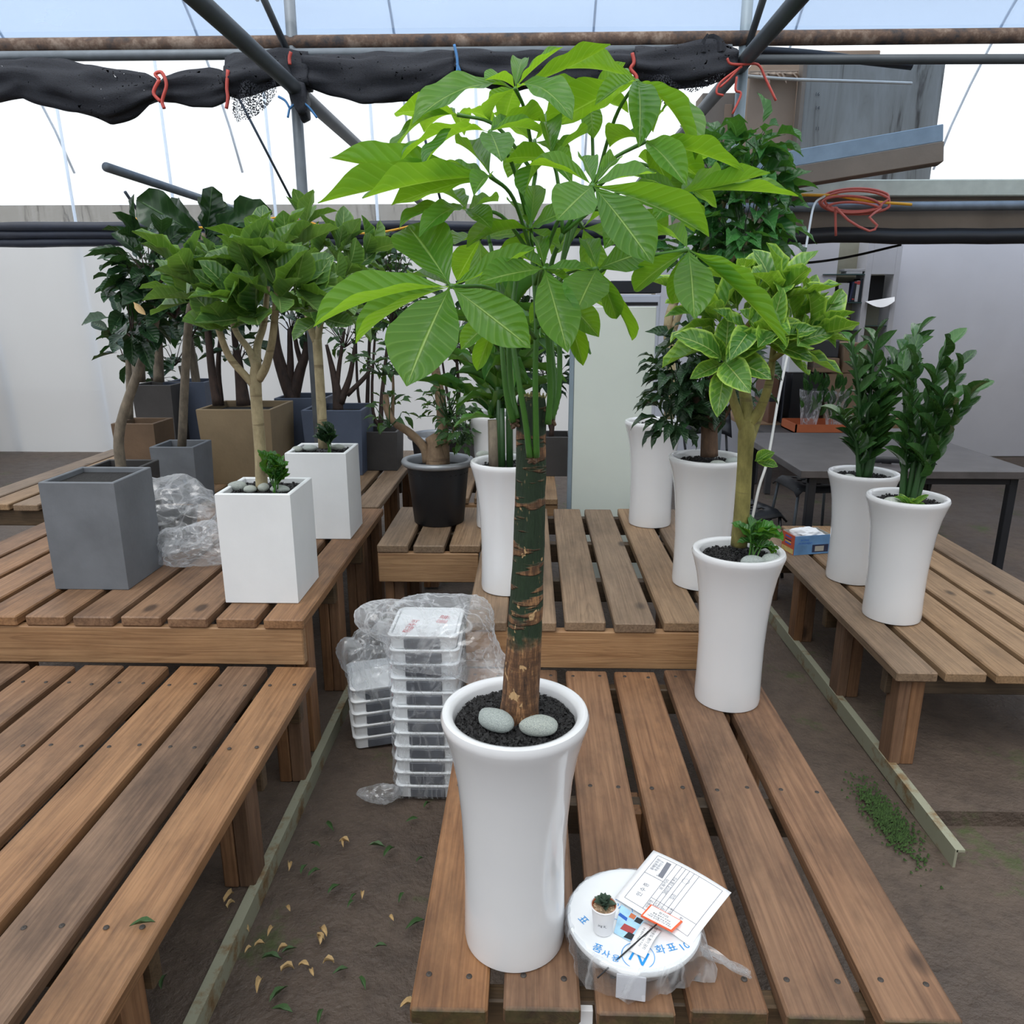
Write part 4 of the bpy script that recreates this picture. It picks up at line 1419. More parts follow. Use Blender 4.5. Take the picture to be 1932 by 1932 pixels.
# second ficus
f2 = empty('potted_ficus', (-0.985, 3.49, UB), 'broad-leaved ficus tree in the farther white square planter', 'potted plant')
square_planter(f2, -1.12, -0.84, 3.37, 3.63, UB, 1.015, 'planter_white', 0.017, 0.0, 32, 200)
Yg = 3.5
branches(f2, [
    (pxs((610, 845, Yg), (607, 780, Yg), (602, 700, Yg), (598, 640, Yg)), (0.023, 0.022, 0.021, 0.021)),
    (pxs((598, 645, Yg), (604, 610, Yg), (612, 560, Yg - 0.02), (625, 500, Yg - 0.03)), (0.019, 0.015, 0.012, 0.009)),
    (pxs((597, 645, Yg), (585, 615, Yg), (575, 560, Yg + 0.04), (580, 500, Yg + 0.04)), (0.019, 0.015, 0.012, 0.009)),
], 'bark_pale', 12)
crown(f2, S_FIC, [(600, 480, Yg, 8, (0, -0.2, 1)), (640, 470, Yg, 8, (0.4, -0.2, 1)), (660, 510, Yg, 8, (0.7, -0.2, 0.8)), (570, 460, Yg + 0.1, 7, (-0.2, 0, 1)),
                  (630, 540, Yg - 0.12, 7, (0.3, -0.6, 0.7)), (690, 480, Yg + 0.1, 6, (0.8, 0, 0.8)), (600, 560, Yg - 0.1, 6, (0, -0.7, 0.6)), (650, 590, Yg, 6, (0.6, -0.2, 0.4)), (610, 600, Yg - 0.08, 5, (-0.2, -0.6, 0.4)), (575, 425, Yg, 5, (0, 0, 1))], 0.18, 0.52, 200, (5, 75))
small_plant('small_leafy_plant', 'small dark green plant in the farther white square planter', (-0.935, 3.45, 0.995), 0.14, 5, 0.075, 0.5, S_DARK, 6, 6, 0.04, (20, 75))
gp = 'pebbles in the farther white square planter'
for i, (x, y, rx, lb) in enumerate(((585, 846, 0.036, 'wide grey pebble left of the plant in the farther square planter'), (560, 848, 0.026, 'small grey pebble at the left corner of the farther square planter'),
                                    (637, 844, 0.033, 'grey pebble right of the plant in the farther square planter'))):
    q = PZ(x, y, 1.008)
    pebble(Vector((q.x, max(q.y, 3.415), 0.998 + 0.011)), (rx, 0.024, 0.015), lb, gp, 20 + i)
# ------------------------------------------------------------------ variegated ficus on the middle bench's right corner
vx, vy = 0.642, 2.235
fv = empty('potted_variegated_ficus', (vx, vy, LB), 'variegated ficus with mossy trunk in a white pot at the low bench corner', 'potted plant')
zr = tall_pot(fv, vx, vy, LB, 1.0, 1.0, 33, 900, 0.0056)
Yv = 2.24
branches(fv, [
    (pxs((1394, 1030, Yv), (1400, 960, Yv), (1405, 880, Yv), (1408, 820, Yv), (1410, 790, Yv)), (0.025, 0.0235, 0.022, 0.024, 0.02)),
    (pxs((1405, 812, Yv), (1392, 780, Yv), (1380, 740, Yv), (1378, 690, Yv + 0.02), (1385, 640, Yv + 0.03)), (0.016, 0.014, 0.012, 0.010, 0.008)),
    (pxs((1410, 800, Yv), (1408, 760, Yv + 0.02), (1398, 700, Yv + 0.05), (1390, 620, Yv + 0.06)), (0.022, 0.018, 0.014, 0.009)),
    (pxs((1412, 800, Yv), (1432, 775, Yv - 0.01), (1448, 735, Yv - 0.02), (1456, 690, Yv), (1462, 630, Yv)), (0.017, 0.014, 0.0125, 0.010, 0.008)),
    (pxs((1413, 840, Yv), (1428, 800, Yv + 0.05), (1440, 770, Yv + 0.08)), (0.012, 0.010, 0.008)),
    (pxs((1455, 680, Yv), (1490, 655, Yv - 0.03), (1530, 632, Yv - 0.05)), (0.009, 0.008, 0.006)),
    (pxs((1392, 640, Yv + 0.05), (1430, 590, Yv), (1470, 555, Yv - 0.05)), (0.008, 0.007, 0.006)),
], 'bark_green', 12)
crown(fv, S_FICV, [
    (1470, 550, Yv - 0.05, 9, (0.2, -0.3, 1)), (1430, 560, Yv, 8, (0, -0.2, 1)), (1390, 575, Yv + 0.05, 8, (-0.3, -0.2, 1)), (1535, 628, Yv - 0.05, 8, (0.9, -0.2, 0.7)), (1500, 600, Yv, 8, (0.5, -0.3, 0.9)),
    (1350, 600, Yv, 8, (-0.7, -0.3, 0.7)), (1365, 680, Yv - 0.1, 8, (-0.4, -0.8, 0.3)), (1450, 640, Yv - 0.12, 8, (0.1, -0.9, 0.4)), (1490, 650, Yv - 0.06, 7, (0.5, -0.5, 0.4)), (1420, 620, Yv - 0.1, 7, (0, -0.8, 0.6)),
    (1310, 560, Yv + 0.06, 7, (-0.7, 0, 0.8)), (1400, 520, Yv + 0.12, 6, (0, 0, 1)), (1345, 650, Yv, 5, (-0.8, -0.2, 0.4))], 0.155, 0.44, 300)
c = P(1424, 870, Yv - 0.02)
for d in ((0.05, -0.02, 0.03), (0.06, -0.03, -0.01), (0.03, -0.05, 0.04)):
    leaf(fv, S_FICV, c, c + Vector(d), 0.032, (0, -0.8, 0.6), 0, 'leaf', 0)
gp = 'pebbles under the variegated ficus'
pebble((0.664, 2.158, zr + 0.012), (0.038, 0.023, 0.02), 'angular bluish pebble below the coffee plant at the bench corner pot', gp, 31, 0.1)
pebble((0.722, 2.172, zr + 0.012), (0.034, 0.024, 0.021), 'rounded grey pebble at the rim right of the coffee plant', gp, 32, 0.4)
small_plant('small_coffee_plant', 'small plant with glossy ribbed leaves at the variegated ficus base', (0.672, 2.195, zr), 0.125, 4, 0.085, 0.5, S_FRESH, 7, 6, 0.05, (-25, 65), (0.015, 0))

# ------------------------------------------------------------------ tall white pots on the raised bench
def hang_crown(parent, S, ells, n, L, W, seed, down=0.5, name='leaf', stems=None, stem_mat='stem_dark'):
    """drooping leaves filling ellipsoids (px centre, px radii, depth, depth radius); with twigs to each"""
    rr = random.Random(seed)
    tw = MB()
    for (cx, cy, rx, ry, Y, ry2, share) in ells:
        k = int(n * share)
        root = P(cx, cy + ry * 0.8, Y)
        for i in range(k):
            while True:
                a = Vector((rr.uniform(-1, 1), rr.uniform(-1, 1), rr.uniform(-1, 1)))
                if 0.25 < a.length < 1:
                    break
            b = P(cx + a.x * rx, cy + a.y * ry, Y + a.z * ry2)
            ctr = P(cx, cy + ry * 0.3, Y)
            out = (b - ctr)
            out.z *= 0.4
            out = out.normalized() if out.length > 1e-4 else Vector((0, -1, 0))
            d = (out + Vector((rr.uniform(-.6, .6), rr.uniform(-.7, .3), rr.uniform(-0.5, 0.4) - down))).normalized()
            l = L * rr.uniform(0.65, 1.2)
            nr = Vector((out.x * 0.5, out.y * 0.5 - 0.4, 0.8))
            leaf(parent, S, b, b + d * l, l * W * rr.uniform(0.85, 1.1), nr, rr.uniform(-0.5, 0.5), name, rr.randrange(len(S)))
            if i % 3 == 0:
                md = root.lerp(b, 0.55) + Vector((rr.uniform(-.02, .02), rr.uniform(-.02, .02), 0.01))
                tw.tube([root, md, b], [0.004, 0.0028, 0.0016], 5, False)
    tw.build('twigs', MT[stem_mat], parent, True)['kind'] = 'stuff'


# centre dracaena
dx, dy = -0.085, 2.765
dr = empty('potted_dracaena', (dx, dy, UB), 'dracaena canes with strap leaves in the white pot behind the money tree trunk', 'potted plant')
zr = tall_pot(dr, dx, dy, UB, 1.0, 0.99, 41, 400, 0.006)
for (x, y1, y0, r) in ((932, 792, 858, 0.020), (948, 770, 862, 0.012), (962, 640, 862, 0.013), (942, 730, 862, 0.010)):
    b = P(x, y0, dy - 0.01)
    b.z = zr - 0.02
    t = P(x - 2, y1, dy)
    MB().tube([b, b.lerp(t, 0.5), t], [r, r * 0.97, r * 0.95], 10).build('cane', MT['bark_grey' if r > 0.015 else 'stem_dark'], dr, True)
rr = random.Random(44)
for (x, y, n, L) in ((930, 790, 7, 0.20), (948, 770, 7, 0.22), (955, 700, 8, 0.26), (962, 640, 9, 0.28), (930, 650, 8, 0.26), (985, 660, 7, 0.26), (905, 700, 5, 0.24)):
    c = P(x, y, dy + rr.uniform(-0.03, 0.05))
    for i in range(n):
        az = i * 2.4 + rr.uniform(0, 1)
        el = math.radians(rr.uniform(-15, 55))
        d = Vector((math.cos(az) * math.cos(el), math.sin(az) * math.cos(el), math.sin(el)))
        l = L * rr.uniform(0.7, 1.1)
        leaf(dr, S_DRAC, c, c + d * l, 0.042 * rr.uniform(0.8, 1.2), (d.x * 0.3, d.y * 0.3, 1), 0, 'leaf', rr.randrange(3))
gp = 'pebbles in the dracaena pot'
for i, (x, y, lb) in enumerate(((912, 859, 'dark grey pebble at the left rim of the dracaena pot'), (938, 862, 'dark grey pebble in the middle of the dracaena pot'), (966, 860, 'dark grey pebble half hidden by the money tree trunk in the dracaena pot'))):
    q = PZ(x, y, zr + 0.01)
    pebble(Vector((q.x, max(q.y, dy - 0.088), zr + 0.013)), (0.030, 0.02, 0.015), lb, gp, 41 + i)
# pot behind it
px_ = P(935, 800, 3.62)
pb = empty('potted_dracaena', (px_.x, 3.62, UB), 'tall white pot with narrow leaves standing behind the dracaena pot', 'potted plant')
zr = tall_pot(pb, px_.x, 3.62, UB, 0.95, 1.1, 42, 60, 0.008)
for i in range(16):
    az, el = i * 2.4, math.radians(rr.uniform(25, 85))
    c = Vector((px_.x, 3.62, zr))
    d = Vector((math.cos(az) * math.cos(el), math.sin(az) * math.cos(el), math.sin(el)))
    leaf(pb, S_DRAC, c, c + d * rr.uniform(0.25, 0.5), 0.035, (d.x * 0.3, d.y * 0.3 - 0.2, 1), 0, 'leaf', 0)

# tall pointed-leaf tree (far pot) and dark bush (middle pot)
Xw, Yw = 0.600, 3.68
tw_ = empty('potted_tall_tree', (Xw, Yw, UB), 'tall pointed-leaf tree in the farthest white pot before the pale panel', 'potted plant')
zr = tall_pot(tw_, Xw, Yw, UB, 1.02, 1.02, 51, 200, 0.007)
branches(tw_, [(pxs((1262, 790, Yw), (1266, 700, Yw), (1262, 600, Yw), (1300, 520, Yw + 0.05), (1360, 400, Yw + 0.05), (1385, 300, Yw)), (0.026, 0.024, 0.022, 0.018, 0.014, 0.006)),
               (pxs((1264, 640, Yw), (1300, 560, Yw - 0.05), (1400, 470, Yw - 0.05), (1430, 380, Yw)), (0.018, 0.014, 0.010, 0.005))], 'bark_pale', 10)
hang_crown(tw_, S_WORLD, [(1400, 430, 105, 90, Yw, 0.22, 0.55), (1385, 330, 95, 70, Yw, 0.18, 0.27), (1440, 260, 45, 40, Yw, 0.08, 0.06), (1310, 480, 60, 60, Yw, 0.15, 0.12)], 285, 0.155, 0.55, 52, 0.45)
pebble((Xw - 0.035, Yw - 0.055, zr + 0.012), (0.03, 0.02, 0.014), 'grey pebble in the farthest white pot', None, 55)

Xm, Ym = 0.672, 2.84
bu = empty('potted_dark_bush', (Xm, Ym, UB), 'dark glossy bush on a stout brown stump in the middle white pot', 'potted plant')
zr = tall_pot(bu, Xm, Ym, UB, 1.05, 1.0, 61, 600, 0.0065)
branches(bu, [(pxs((1338, 860, Ym), (1338, 815, Ym), (1336, 780, Ym)), (0.034, 0.031, 0.030)),
              (pxs((1334, 800, Ym), (1318, 770, Ym), (1305, 720, Ym)), (0.018, 0.014, 0.008)),
              (pxs((1342, 810, Ym), (1366, 785, Ym), (1385, 755, Ym)), (0.016, 0.012, 0.007)),
              (pxs((1338, 790, Ym), (1340, 740, Ym), (1335, 660, Ym)), (0.016, 0.012, 0.006))], 'bark_brown', 10)
hang_crown(bu, S_WDARK, [(1300, 700, 72, 90, Ym, 0.14, 0.45), (1350, 720, 60, 80, Ym, 0.14, 0.3), (1270, 780, 45, 40, Ym - 0.05, 0.08, 0.12), (1395, 700, 50, 70, Ym + 0.05, 0.1, 0.13)], 270, 0.095, 0.5, 62, 0.5)
gp = 'pebbles under the dark bush'
pebble(Vector((P(1355, 862, 2.77).x, 2.765, zr + 0.012)), (0.033, 0.02, 0.014), 'flat bluish pebble below the brown stump in the middle white pot', gp, 63)
pebble(Vector((P(1385, 858, 2.79).x, 2.795, zr + 0.014)), (0.03, 0.022, 0.017), 'round bluish pebble at the right rim of the middle white pot', gp, 64)


# zz plants on the right bench
def zz(label, X, Y, stems, seed, var=False):
    rr = random.Random(seed)
    t = empty('potted_zz_plant', (X, Y, LB), label, 'potted plant')
    zr = tall_pot(t, X, Y, LB, 1.08, 1.0, seed, 400, 0.006)
    for (dx_, dy_, h, lean) in stems:
        b = Vector((X + dx_ * 0.4, Y + dy_ * 0.4, zr - 0.01))
        top = Vector((X + dx_ + lean, Y + dy_, zr + h))
        mid = b.lerp(top, 0.5) + Vector((-lean * 0.25, 0, 0.03))
        pts = spline([b, mid, top], 6)
        MB().tube(pts, lerp_list([0.013, 0.008, 0.004], len(pts)), 8).build('stem', MT['stem_dark'], t, True)
        n = 17
        for i in range(n):
            u = 0.2 + 0.75 * i / (n - 1)
            q = u * (len(pts) - 1)
            k = min(int(q), len(pts) - 2)
            c = pts[k].lerp(pts[k + 1], q - k)
            sd = 1 if i % 2 else -1
            ax = (pts[k + 1] - pts[k]).normalized()
            az = rr.uniform(-0.5, 0.5) + (0 if sd > 0 else math.pi) + seed
            d = (Vector((math.cos(az), math.sin(az), 0)) * 0.8 + ax * 0.65 + Vector((0, 0, rr.uniform(-0.1, 0.2)))).normalized()
            l = rr.uniform(0.095, 0.135)
            leaf(t, S_ZZ, c, c + d * l, l * 0.40, (-d.x * 0.6, -0.6, 0.6), 0, 'leaf', i % 2)
    return t, zr


za, zr = zz('glossy dark zz plant in the farther white pot on the right bench', 1.50, 3.375,
            [(-0.05, 0, 0.62, -0.08), (0.02, -0.03, 0.55, 0.05), (0.06, 0.03, 0.66, 0.12), (-0.02, 0.05, 0.50, -0.02), (0.0, -0.05, 0.40, 0.02), (-0.06, -0.04, 0.30, -0.1), (0.05, -0.02, 0.58, 0.06), (-0.03, -0.02, 0.64, 0.0)], 71)
pebble((1.405, 3.30, zr + 0.014), (0.028, 0.022, 0.017), 'small bluish pebble at the left rim of the farther zz plant pot', None, 72)
zb_, zr = zz('glossy zz plant with yellow-edged seedlings in the nearest right white pot', 1.485, 2.93,
             [(0.0, 0, 0.62, 0.06), (0.05, 0.03, 0.55, 0.10), (-0.03, 0.03, 0.58, -0.02), (0.06, -0.03, 0.45, 0.12), (-0.05, 0.0, 0.52, -0.04), (0.02, -0.05, 0.40, 0.04)], 73)
pebble((1.395, 2.865, zr + 0.016), (0.036, 0.026, 0.022), 'brown-grey pebble at the left rim of the nearest right pot', None, 74)
for i in range(14):
    az = i * 2.4
    c = Vector((1.45, 2.84, zr))
    d = Vector((math.cos(az) * 0.8, math.sin(az) * 0.6 - 0.1, rr.uniform(0.3, 1.0))).normalized()
    leaf(zb_, S_DRACV, c, c + d * rr.uniform(0.05, 0.085), 0.022, (0, -0.6, 0.6), 0, 'seedling_leaf', i % 2)

# ------------------------------------------------------------------ black tub bonsai and tubs behind
TUB = [(0.118, 0), (0.122, 0.004), (0.150, 0.285)]
RIM = [(0.150, 0.285), (0.168, 0.285), (0.175, 0.292), (0.177, 0.302), (0.172, 0.311), (0.160, 0.314), (0.150, 0.311), (0.146, 0.300), (0.143, 0.25)]


def tub(label, X, Y, Z, s=1.0, cat='potted plant', name='potted_bonsai'):
    t = empty(name, (X, Y, Z), label, cat)
    M = Matrix.Translation((X, Y, Z)) @ Matrix.Diagonal((s, s, s, 1))
    MB().lathe(TUB, 40, None, True).build('tub', MT['black_plastic'], t, True, 50, M)
    MB().lathe(RIM, 40).build('rim', MT['silver_rim'], t, True, 60, M)
    MB().lathe([(0.001, 0.27), (0.147, 0.268), (0.147, 0.25)], 30).build('soil', MT['soil'], t, True, M=M)
    return t, Z + 0.27 * s


S_MID = shapes('point', 'mid_leaf', (0.5, 1.0), (0.15,), (0.05,), 6, 1)
bo, zr = tub('gnarled bonsai with a sideways limb in the black tub with silver rim', -0.462, 3.70, UB, 1.03)
Yb = 3.68
branches(bo, [(pxs((826, 878, Yb), (822, 840, Yb), (812, 822, Yb)), (0.062, 0.045, 0.030)),
              (pxs((834, 878, Yb), (836, 820, Yb), (832, 760, Yb), (822, 700, Yb), (815, 650, Yb)), (0.040, 0.028, 0.026, 0.022, 0.015)),
              (pxs((806, 872, Yb), (800, 845, Yb), (775, 818, Yb), (742, 795, Yb - 0.02), (730, 770, Yb - 0.02), (728, 745, Yb)), (0.024, 0.022, 0.020, 0.018, 0.018, 0.014)),
              (pxs((740, 790, Yb), (742, 740, Yb), (741, 700, Yb)), (0.010, 0.007, 0.005)),
              (pxs((840, 850, Yb), (852, 822, Yb - 0.03), (858, 800, Yb - 0.03)), (0.007, 0.006, 0.004))], 'bonsai_bark', 12)
hang_crown(bo, S_MID, [(845, 760, 55, 40, Yb - 0.05, 0.16, 0.3), (870, 810, 40, 40, Yb - 0.08, 0.14, 0.25), (735, 775, 45, 40, Yb - 0.04, 0.12, 0.12), (720, 690, 70, 22, Yb, 0.12, 0.2), (760, 650, 60, 40, Yb, 0.14, 0.13)], 240, 0.065, 0.5, 82, 0.3)
tub('empty-looking black tub with silver rim behind the bonsai', P(822, 815, 4.6).x, 4.62, UB - 0.02, 1.0, 'tub', 'black_tub')


def black_shrub(label, X, Y, Z, ells, n, L, W, S, seed, mat='planter_dark', w=0.16, h=0.36, bark_='bark_dark', stem_px=None, cat='potted plant', name='potted_shrub', depth=None, taper=0.08, down=0.3):
    t = empty(name, (X, Y, Z), label, cat)
    d = depth or w
    square_planter(t, X - w, X + w, Y - d, Y + d, Z, Z + h, mat, 0.018, taper, seed, 0, 0.04)
    if stem_px:
        branches(t, stem_px, bark_, 9)
    if n:
        hang_crown(t, S, ells, n, L, W, seed, down, stem_mat='bark_dark')
    return t


# planters on the far left bench -------------------------------------------------
def pl(xl, xr, Y):
    a, b = P(xl, 800, Y), P(xr, 800, Y)
    return (a.x + b.x) / 2, abs(b.x - a.x) / 2


x, w = pl(372, 512, 4.45)
black_shrub('large tan cement planter with dark ficus stems on the far bench', x, 4.45 + w, UB,
            [(420, 560, 60, 60, 4.7, 0.2, 0.6), (450, 650, 40, 50, 4.7, 0.15, 0.4)], 60, 0.15, 0.5, S_DARK, 101, 'planter_tan', w, 0.46, 'bark_dark',
            [(pxs((410, 765, 4.6), (400, 700, 4.6), (392, 620, 4.6), (385, 540, 4.6)), (0.028, 0.024, 0.02, 0.012)),
             (pxs((460, 765, 4.7), (452, 700, 4.7), (440, 620, 4.7)), (0.045, 0.03, 0.014)), (pxs((418, 765, 4.75), (412, 690, 4.75), (420, 600, 4.75)), (0.018, 0.016, 0.01))])
x, w = pl(588, 664, 4.72)
black_shrub('slate blue-grey planter with dark many-stemmed shrub behind the white planters', x, 4.72 + 0.19, UB,
            [(650, 600, 60, 70, 4.95, 0.2, 0.5), (690, 560, 60, 60, 5.0, 0.2, 0.5)], 110, 0.10, 0.45, S_MID, 102, 'planter_blue', 0.19, 0.42, 'bark_dark',
            [(pxs((638, 775, 4.9), (636, 740, 4.9), (628, 700, 4.9), (616, 650, 4.9)), (0.036, 0.03, 0.02, 0.01)),
             (pxs((642, 760, 4.9), (660, 710, 4.9), (670, 650, 4.9)), (0.028, 0.018, 0.01)), (pxs((655, 745, 4.9), (690, 710, 4.9), (700, 690, 4.9)), (0.018, 0.014, 0.01)),
             (pxs((634, 750, 4.9), (640, 690, 4.9), (650, 620, 4.9)), (0.018, 0.014, 0.008))])
x, w = pl(545, 590, 5.0)
black_shrub('dark slate planter with thick brown trunks between the tan and blue planters', x, 5.18, UB,
            [(550, 590, 50, 50, 5.2, 0.2, 1.0)], 50, 0.13, 0.5, S_DARK, 103, 'planter_blue', 0.17, 0.46, 'bark_dark',
            [(pxs((556, 760, 5.15), (540, 720, 5.15), (522, 660, 5.15), (518, 600, 5.15)), (0.05, 0.045, 0.035, 0.02)),
             (pxs((552, 762, 5.15), (566, 700, 5.15), (576, 670, 5.15), (580, 620, 5.15)), (0.04, 0.035, 0.026, 0.012)), (pxs((545, 740, 5.15), (548, 690, 5.15), (546, 620, 5.15)), (0.03, 0.024, 0.014)),
             (pxs((570, 690, 5.15), (560, 655, 5.15), (555, 620, 5.15)), (0.02, 0.016, 0.01))])
x, w = pl(256, 330, 4.85)
black_shrub('charcoal tall planter with a bare grey trunk at the far left', x, 4.85 + w, UB,
            [(270, 540, 50, 60, 5.0, 0.2, 0.6), (300, 600, 40, 40, 5.0, 0.2, 0.4)], 60, 0.16, 0.5, S_DARK, 104, 'planter_dark', w, 0.56, 'bark_grey',
            [(pxs((300, 720, 5.0), (298, 650, 5.0), (292, 580, 5.0)), (0.035, 0.03, 0.02)), (pxs((262, 720, 5.05), (258, 640, 5.05), (250, 560, 5.05)), (0.045, 0.042, 0.036))], taper=0.1)
x, w = pl(332, 378, 5.05)
black_shrub('slate blue tall planter with a leaning grey trunk beside the charcoal planter', x, 5.05 + 0.14, UB,
            [(360, 600, 40, 50, 5.2, 0.2, 1.0)], 36, 0.16, 0.5, S_DARK, 105, 'planter_blue', 0.14, 0.56, 'bark_grey',
            [(pxs((376, 760, 5.2), (366, 690, 5.2), (356, 620, 5.2)), (0.03, 0.028, 0.018))], taper=0.1)
x, w = pl(230, 268, 4.15)
black_shrub('brown cement planter cut by the left picture edge', x, 4.15 + 0.12, UB, [(235, 640, 30, 50, 4.3, 0.15, 1.0)], 30, 0.14, 0.5, S_DARK, 106, 'planter_brown', 0.12, 0.42, 'bark_grey',
            [(pxs((245, 790, 4.27), (244, 720, 4.27), (240, 660, 4.27)), (0.02, 0.018, 0.012))])
x, w = pl(520, 575, 5.7)
t = black_shrub('grey planter with fleshy-leaved shrub farthest behind the ficus trees', x - 1.0, 5.75, 0.045, [(330, 650, 70, 50, 5.8, 0.2, 0.5), (290, 690, 40, 40, 5.8, 0.2, 0.5)], 60, 0.13, 0.5, S_DARK, 107, 'planter_grey', 0.2, 0.5, 'bark_grey',
                [(pxs((345, 790, 5.75), (350, 730, 5.75), (340, 690, 5.75)), (0.03, 0.025, 0.015))])
# leafy dark ficus crowns at the far left, each rooted in its own planter
for i, (xx, Yq, ells, lab) in enumerate((
        (300, 3.62, [(285, 500, 66, 66, 3.65, 0.16, 0.55), (330, 560, 45, 50, 3.65, 0.15, 0.25), (250, 590, 45, 60, 3.65, 0.15, 0.2)], 'dark green rubber fig at the left edge below the fiddle-leaf fig'),)):
    X = P(xx, 700, Yq).x - 0.25
    t = black_shrub(lab, X, Yq, UB, ells, 150, 0.16, 0.5, S_DARK, 110 + i, 'planter_dark', 0.13, 0.30, 'bark_grey',
                    [([Vector((X, Yq, UB + 0.25)), Vector((X + 0.03, Yq, UB + 0.5)), P(xx - 10, 620, Yq), P(xx, 540, Yq)], (0.026, 0.024, 0.02, 0.01))])
    leaf(t, shapes('ficus', 'dry_leaf', (0.4,), n=6), P(252, 570, 3.4), P(275, 594, 3.4), 0.03, (0, -1, 0.2), 0, 'leaf')
# fiddle leaf fig
X = P(360, 700, 4.1).x - 0.1
ff = black_shrub('fiddle-leaf fig with huge dark wavy leaves against the white film', X, 4.10, UB, [], 0, 0.2, 0.5, S_FID, 120, 'planter_grey', 0.12, 0.32, 'bark_grey',
                 [([Vector((X, 4.1, UB + 0.28)), P(355, 620, 4.1), P(372, 520, 4.1), P(385, 440, 4.1)], (0.024, 0.022, 0.018, 0.012))], name='potted_fiddle_fig')
c = P(388, 452, 4.1)
for tx, ty, tY, w, nv in ((258, 376, 4.0, 78, 'f'), (400, 352, 4.1, 46, 'r'), (428, 385, 4.15, 90, 'f'), (514, 402, 4.05, 62, 'f'), (330, 470, 3.95, 80, 'm'), (420, 478, 3.9, 90, 'f'), (475, 470, 4.0, 70, 'f'),
                          (290, 432, 4.2, 70, 'f'), (360, 520, 3.95, 80, 'f'), (450, 520, 4.1, 70, 'm'), (310, 395, 4.25, 70, 'f')):
    tip = P(tx, ty, tY)
    b = c + (tip - c) * 0.08
    leaf(ff, S_FID, b, tip, w / ppm(tip), Vector(NV[nv]), rnd.uniform(-0.2, 0.2), 'leaf')
# far shrubs in the middle distance
mids = [
    (690, 5.3, [(700, 520, 60, 60, 5.35, 0.3, 1.0)], 'loose light green shrub behind the farther ficus', S_MID, 0.13, 130),
    (760, 5.0, [(745, 500, 60, 55, 5.05, 0.3, 0.6), (740, 570, 50, 50, 5.05, 0.3, 0.4)], 'feathery green shrub left of the money tree leaves', S_MID, 0.12, 140),
    (860, 5.2, [(860, 620, 60, 80, 5.25, 0.3, 1.0)], 'dark shrub behind the bonsai', S_WDARK, 0.14, 90),
    (980, 5.1, [(990, 600, 70, 110, 5.15, 0.3, 1.0)], 'dark shrub behind the dracaena', S_WDARK, 0.16, 110),
    (1040, 4.95, [(1035, 690, 40, 70, 5.0, 0.2, 1.0)], 'small dark shrub beside the pale panel', S_WDARK, 0.12, 60)]
for i, (xx, Yq, ells, lab, S, L, n) in enumerate(mids):
    X = P(xx, 760, Yq).x
    Zb = UB - 0.02 if X > -0.75 else UB
    if X < -0.75:
        X = min(X, -1.0)
    e0 = ells[0]
    black_shrub(lab, X, Yq, Zb, ells, n, L, 0.45, S, 130 + i, 'planter_dark', 0.13, 0.26, 'bark_dark',
                [([Vector((X, Yq, Zb + 0.22)), Vector((X + 0.02, Yq, Zb + 0.5)), P(e0[0], e0[1] + 40, e0[4])], (0.018, 0.014, 0.008)),
                 ([Vector((X + 0.02, Yq, Zb + 0.22)), Vector((X - 0.05, Yq, Zb + 0.45)), P(e0[0] - 30, e0[1] + 30, e0[4])], (0.012, 0.01, 0.006))])
# grey planter at the left frame edge on the raised bench
gpn = empty('grey_planter', (-1.68, 2.78, UB), 'smooth grey square planter at the left edge of the raised bench', 'planter')
square_planter(gpn, -1.83, -1.545, 2.70, 2.985, UB, 1.03, 'planter_grey', 0.016, 0.0, 140, 0, 0.02)

# ------------------------------------------------------------------ pale panel and what stands behind it
pn = empty('standing_panel', (0.43, 4.17, 0), 'tall pale greenish-white panel standing behind the raised bench', 'panel')
MB().cbox(0.232, 0.66, 4.16, 4.20, 0.0, 1.655, 0.003).build('board', MT['panel'], pn)
MB().cbox(0.208, 0.231, 4.155, 4.205, 0.0, 1.66, 0.002).build('edge_strip', MT['steel_blue'], pn)
un = empty('white_appliance', (0.9, 5.6, 0), 'white boxy appliance behind the pale panel top', 'appliance')
a, b = P(1150, 560, 5.6), P(1245, 560, 5.6)
MB().cbox(a.x, b.x, 5.55, 6.0, 0.0, P(1150, 556, 5.6).z, 0.01).build('body', MT['white_frame'], un)
MB().cbox(a.x + 0.02, b.x - 0.02, 5.545, 5.55, P(1150, 576, 5.6).z, P(1150, 570, 5.6).z, 0.001).build('vent', MT['black'], un)
MB().cbox(a.x, b.x, 5.55, 6.0, P(1150, 553, 5.6).z, P(1150, 530, 5.6).z, 0.005).build('lid', MT['black_plastic'], un)

# ------------------------------------------------------------------ shed with storage at the right
SX0, SX1, SY0, SY1 = 1.36, 6.3, 5.85, 8.9
struct('shed_wall_rear', MB().box(SX0, SX1, 8.62, 8.7, 0, 2.45), MT['shed_wall'], False, 'pale grey rear wall of the storage shed')
struct('shed_wall_side', MB().box(SX1, SX1 + 0.06, SY0, SY1, 0, 2.45), MT['shed_wall'], False, 'side wall of the storage shed')
struct('shed_roof', MB().box(SX0 - 0.05, SX1 + 0.1, SY0, 7.55, 2.36, 2.46), MT['cardboard_old'], False, 'flat storage loft above the shed')
mb = MB()
zb1, zb0 = P(1550, 378, SY0).z, P(1550, 440, SY0).z
mb.box(SX0 - 0.05, SX1 + 0.1, SY0 - 0.03, SY0 - 0.002, zb0, zb1)
struct('shed_fascia', mb, MT['cardboard_old'], False, 'grey-brown fascia sheet under the loft')
pts = [Vector((x_, SY0 - 0.06 + 0.02 * mnoise.noise(Vector((x_ * 3, 0, 0))), P(1550, 447, SY0).z + 0.02 * mnoise.noise(Vector((x_ * 2, 5, 0))))) for x_ in np.linspace(SX0 - 0.1, SX1, 24)]
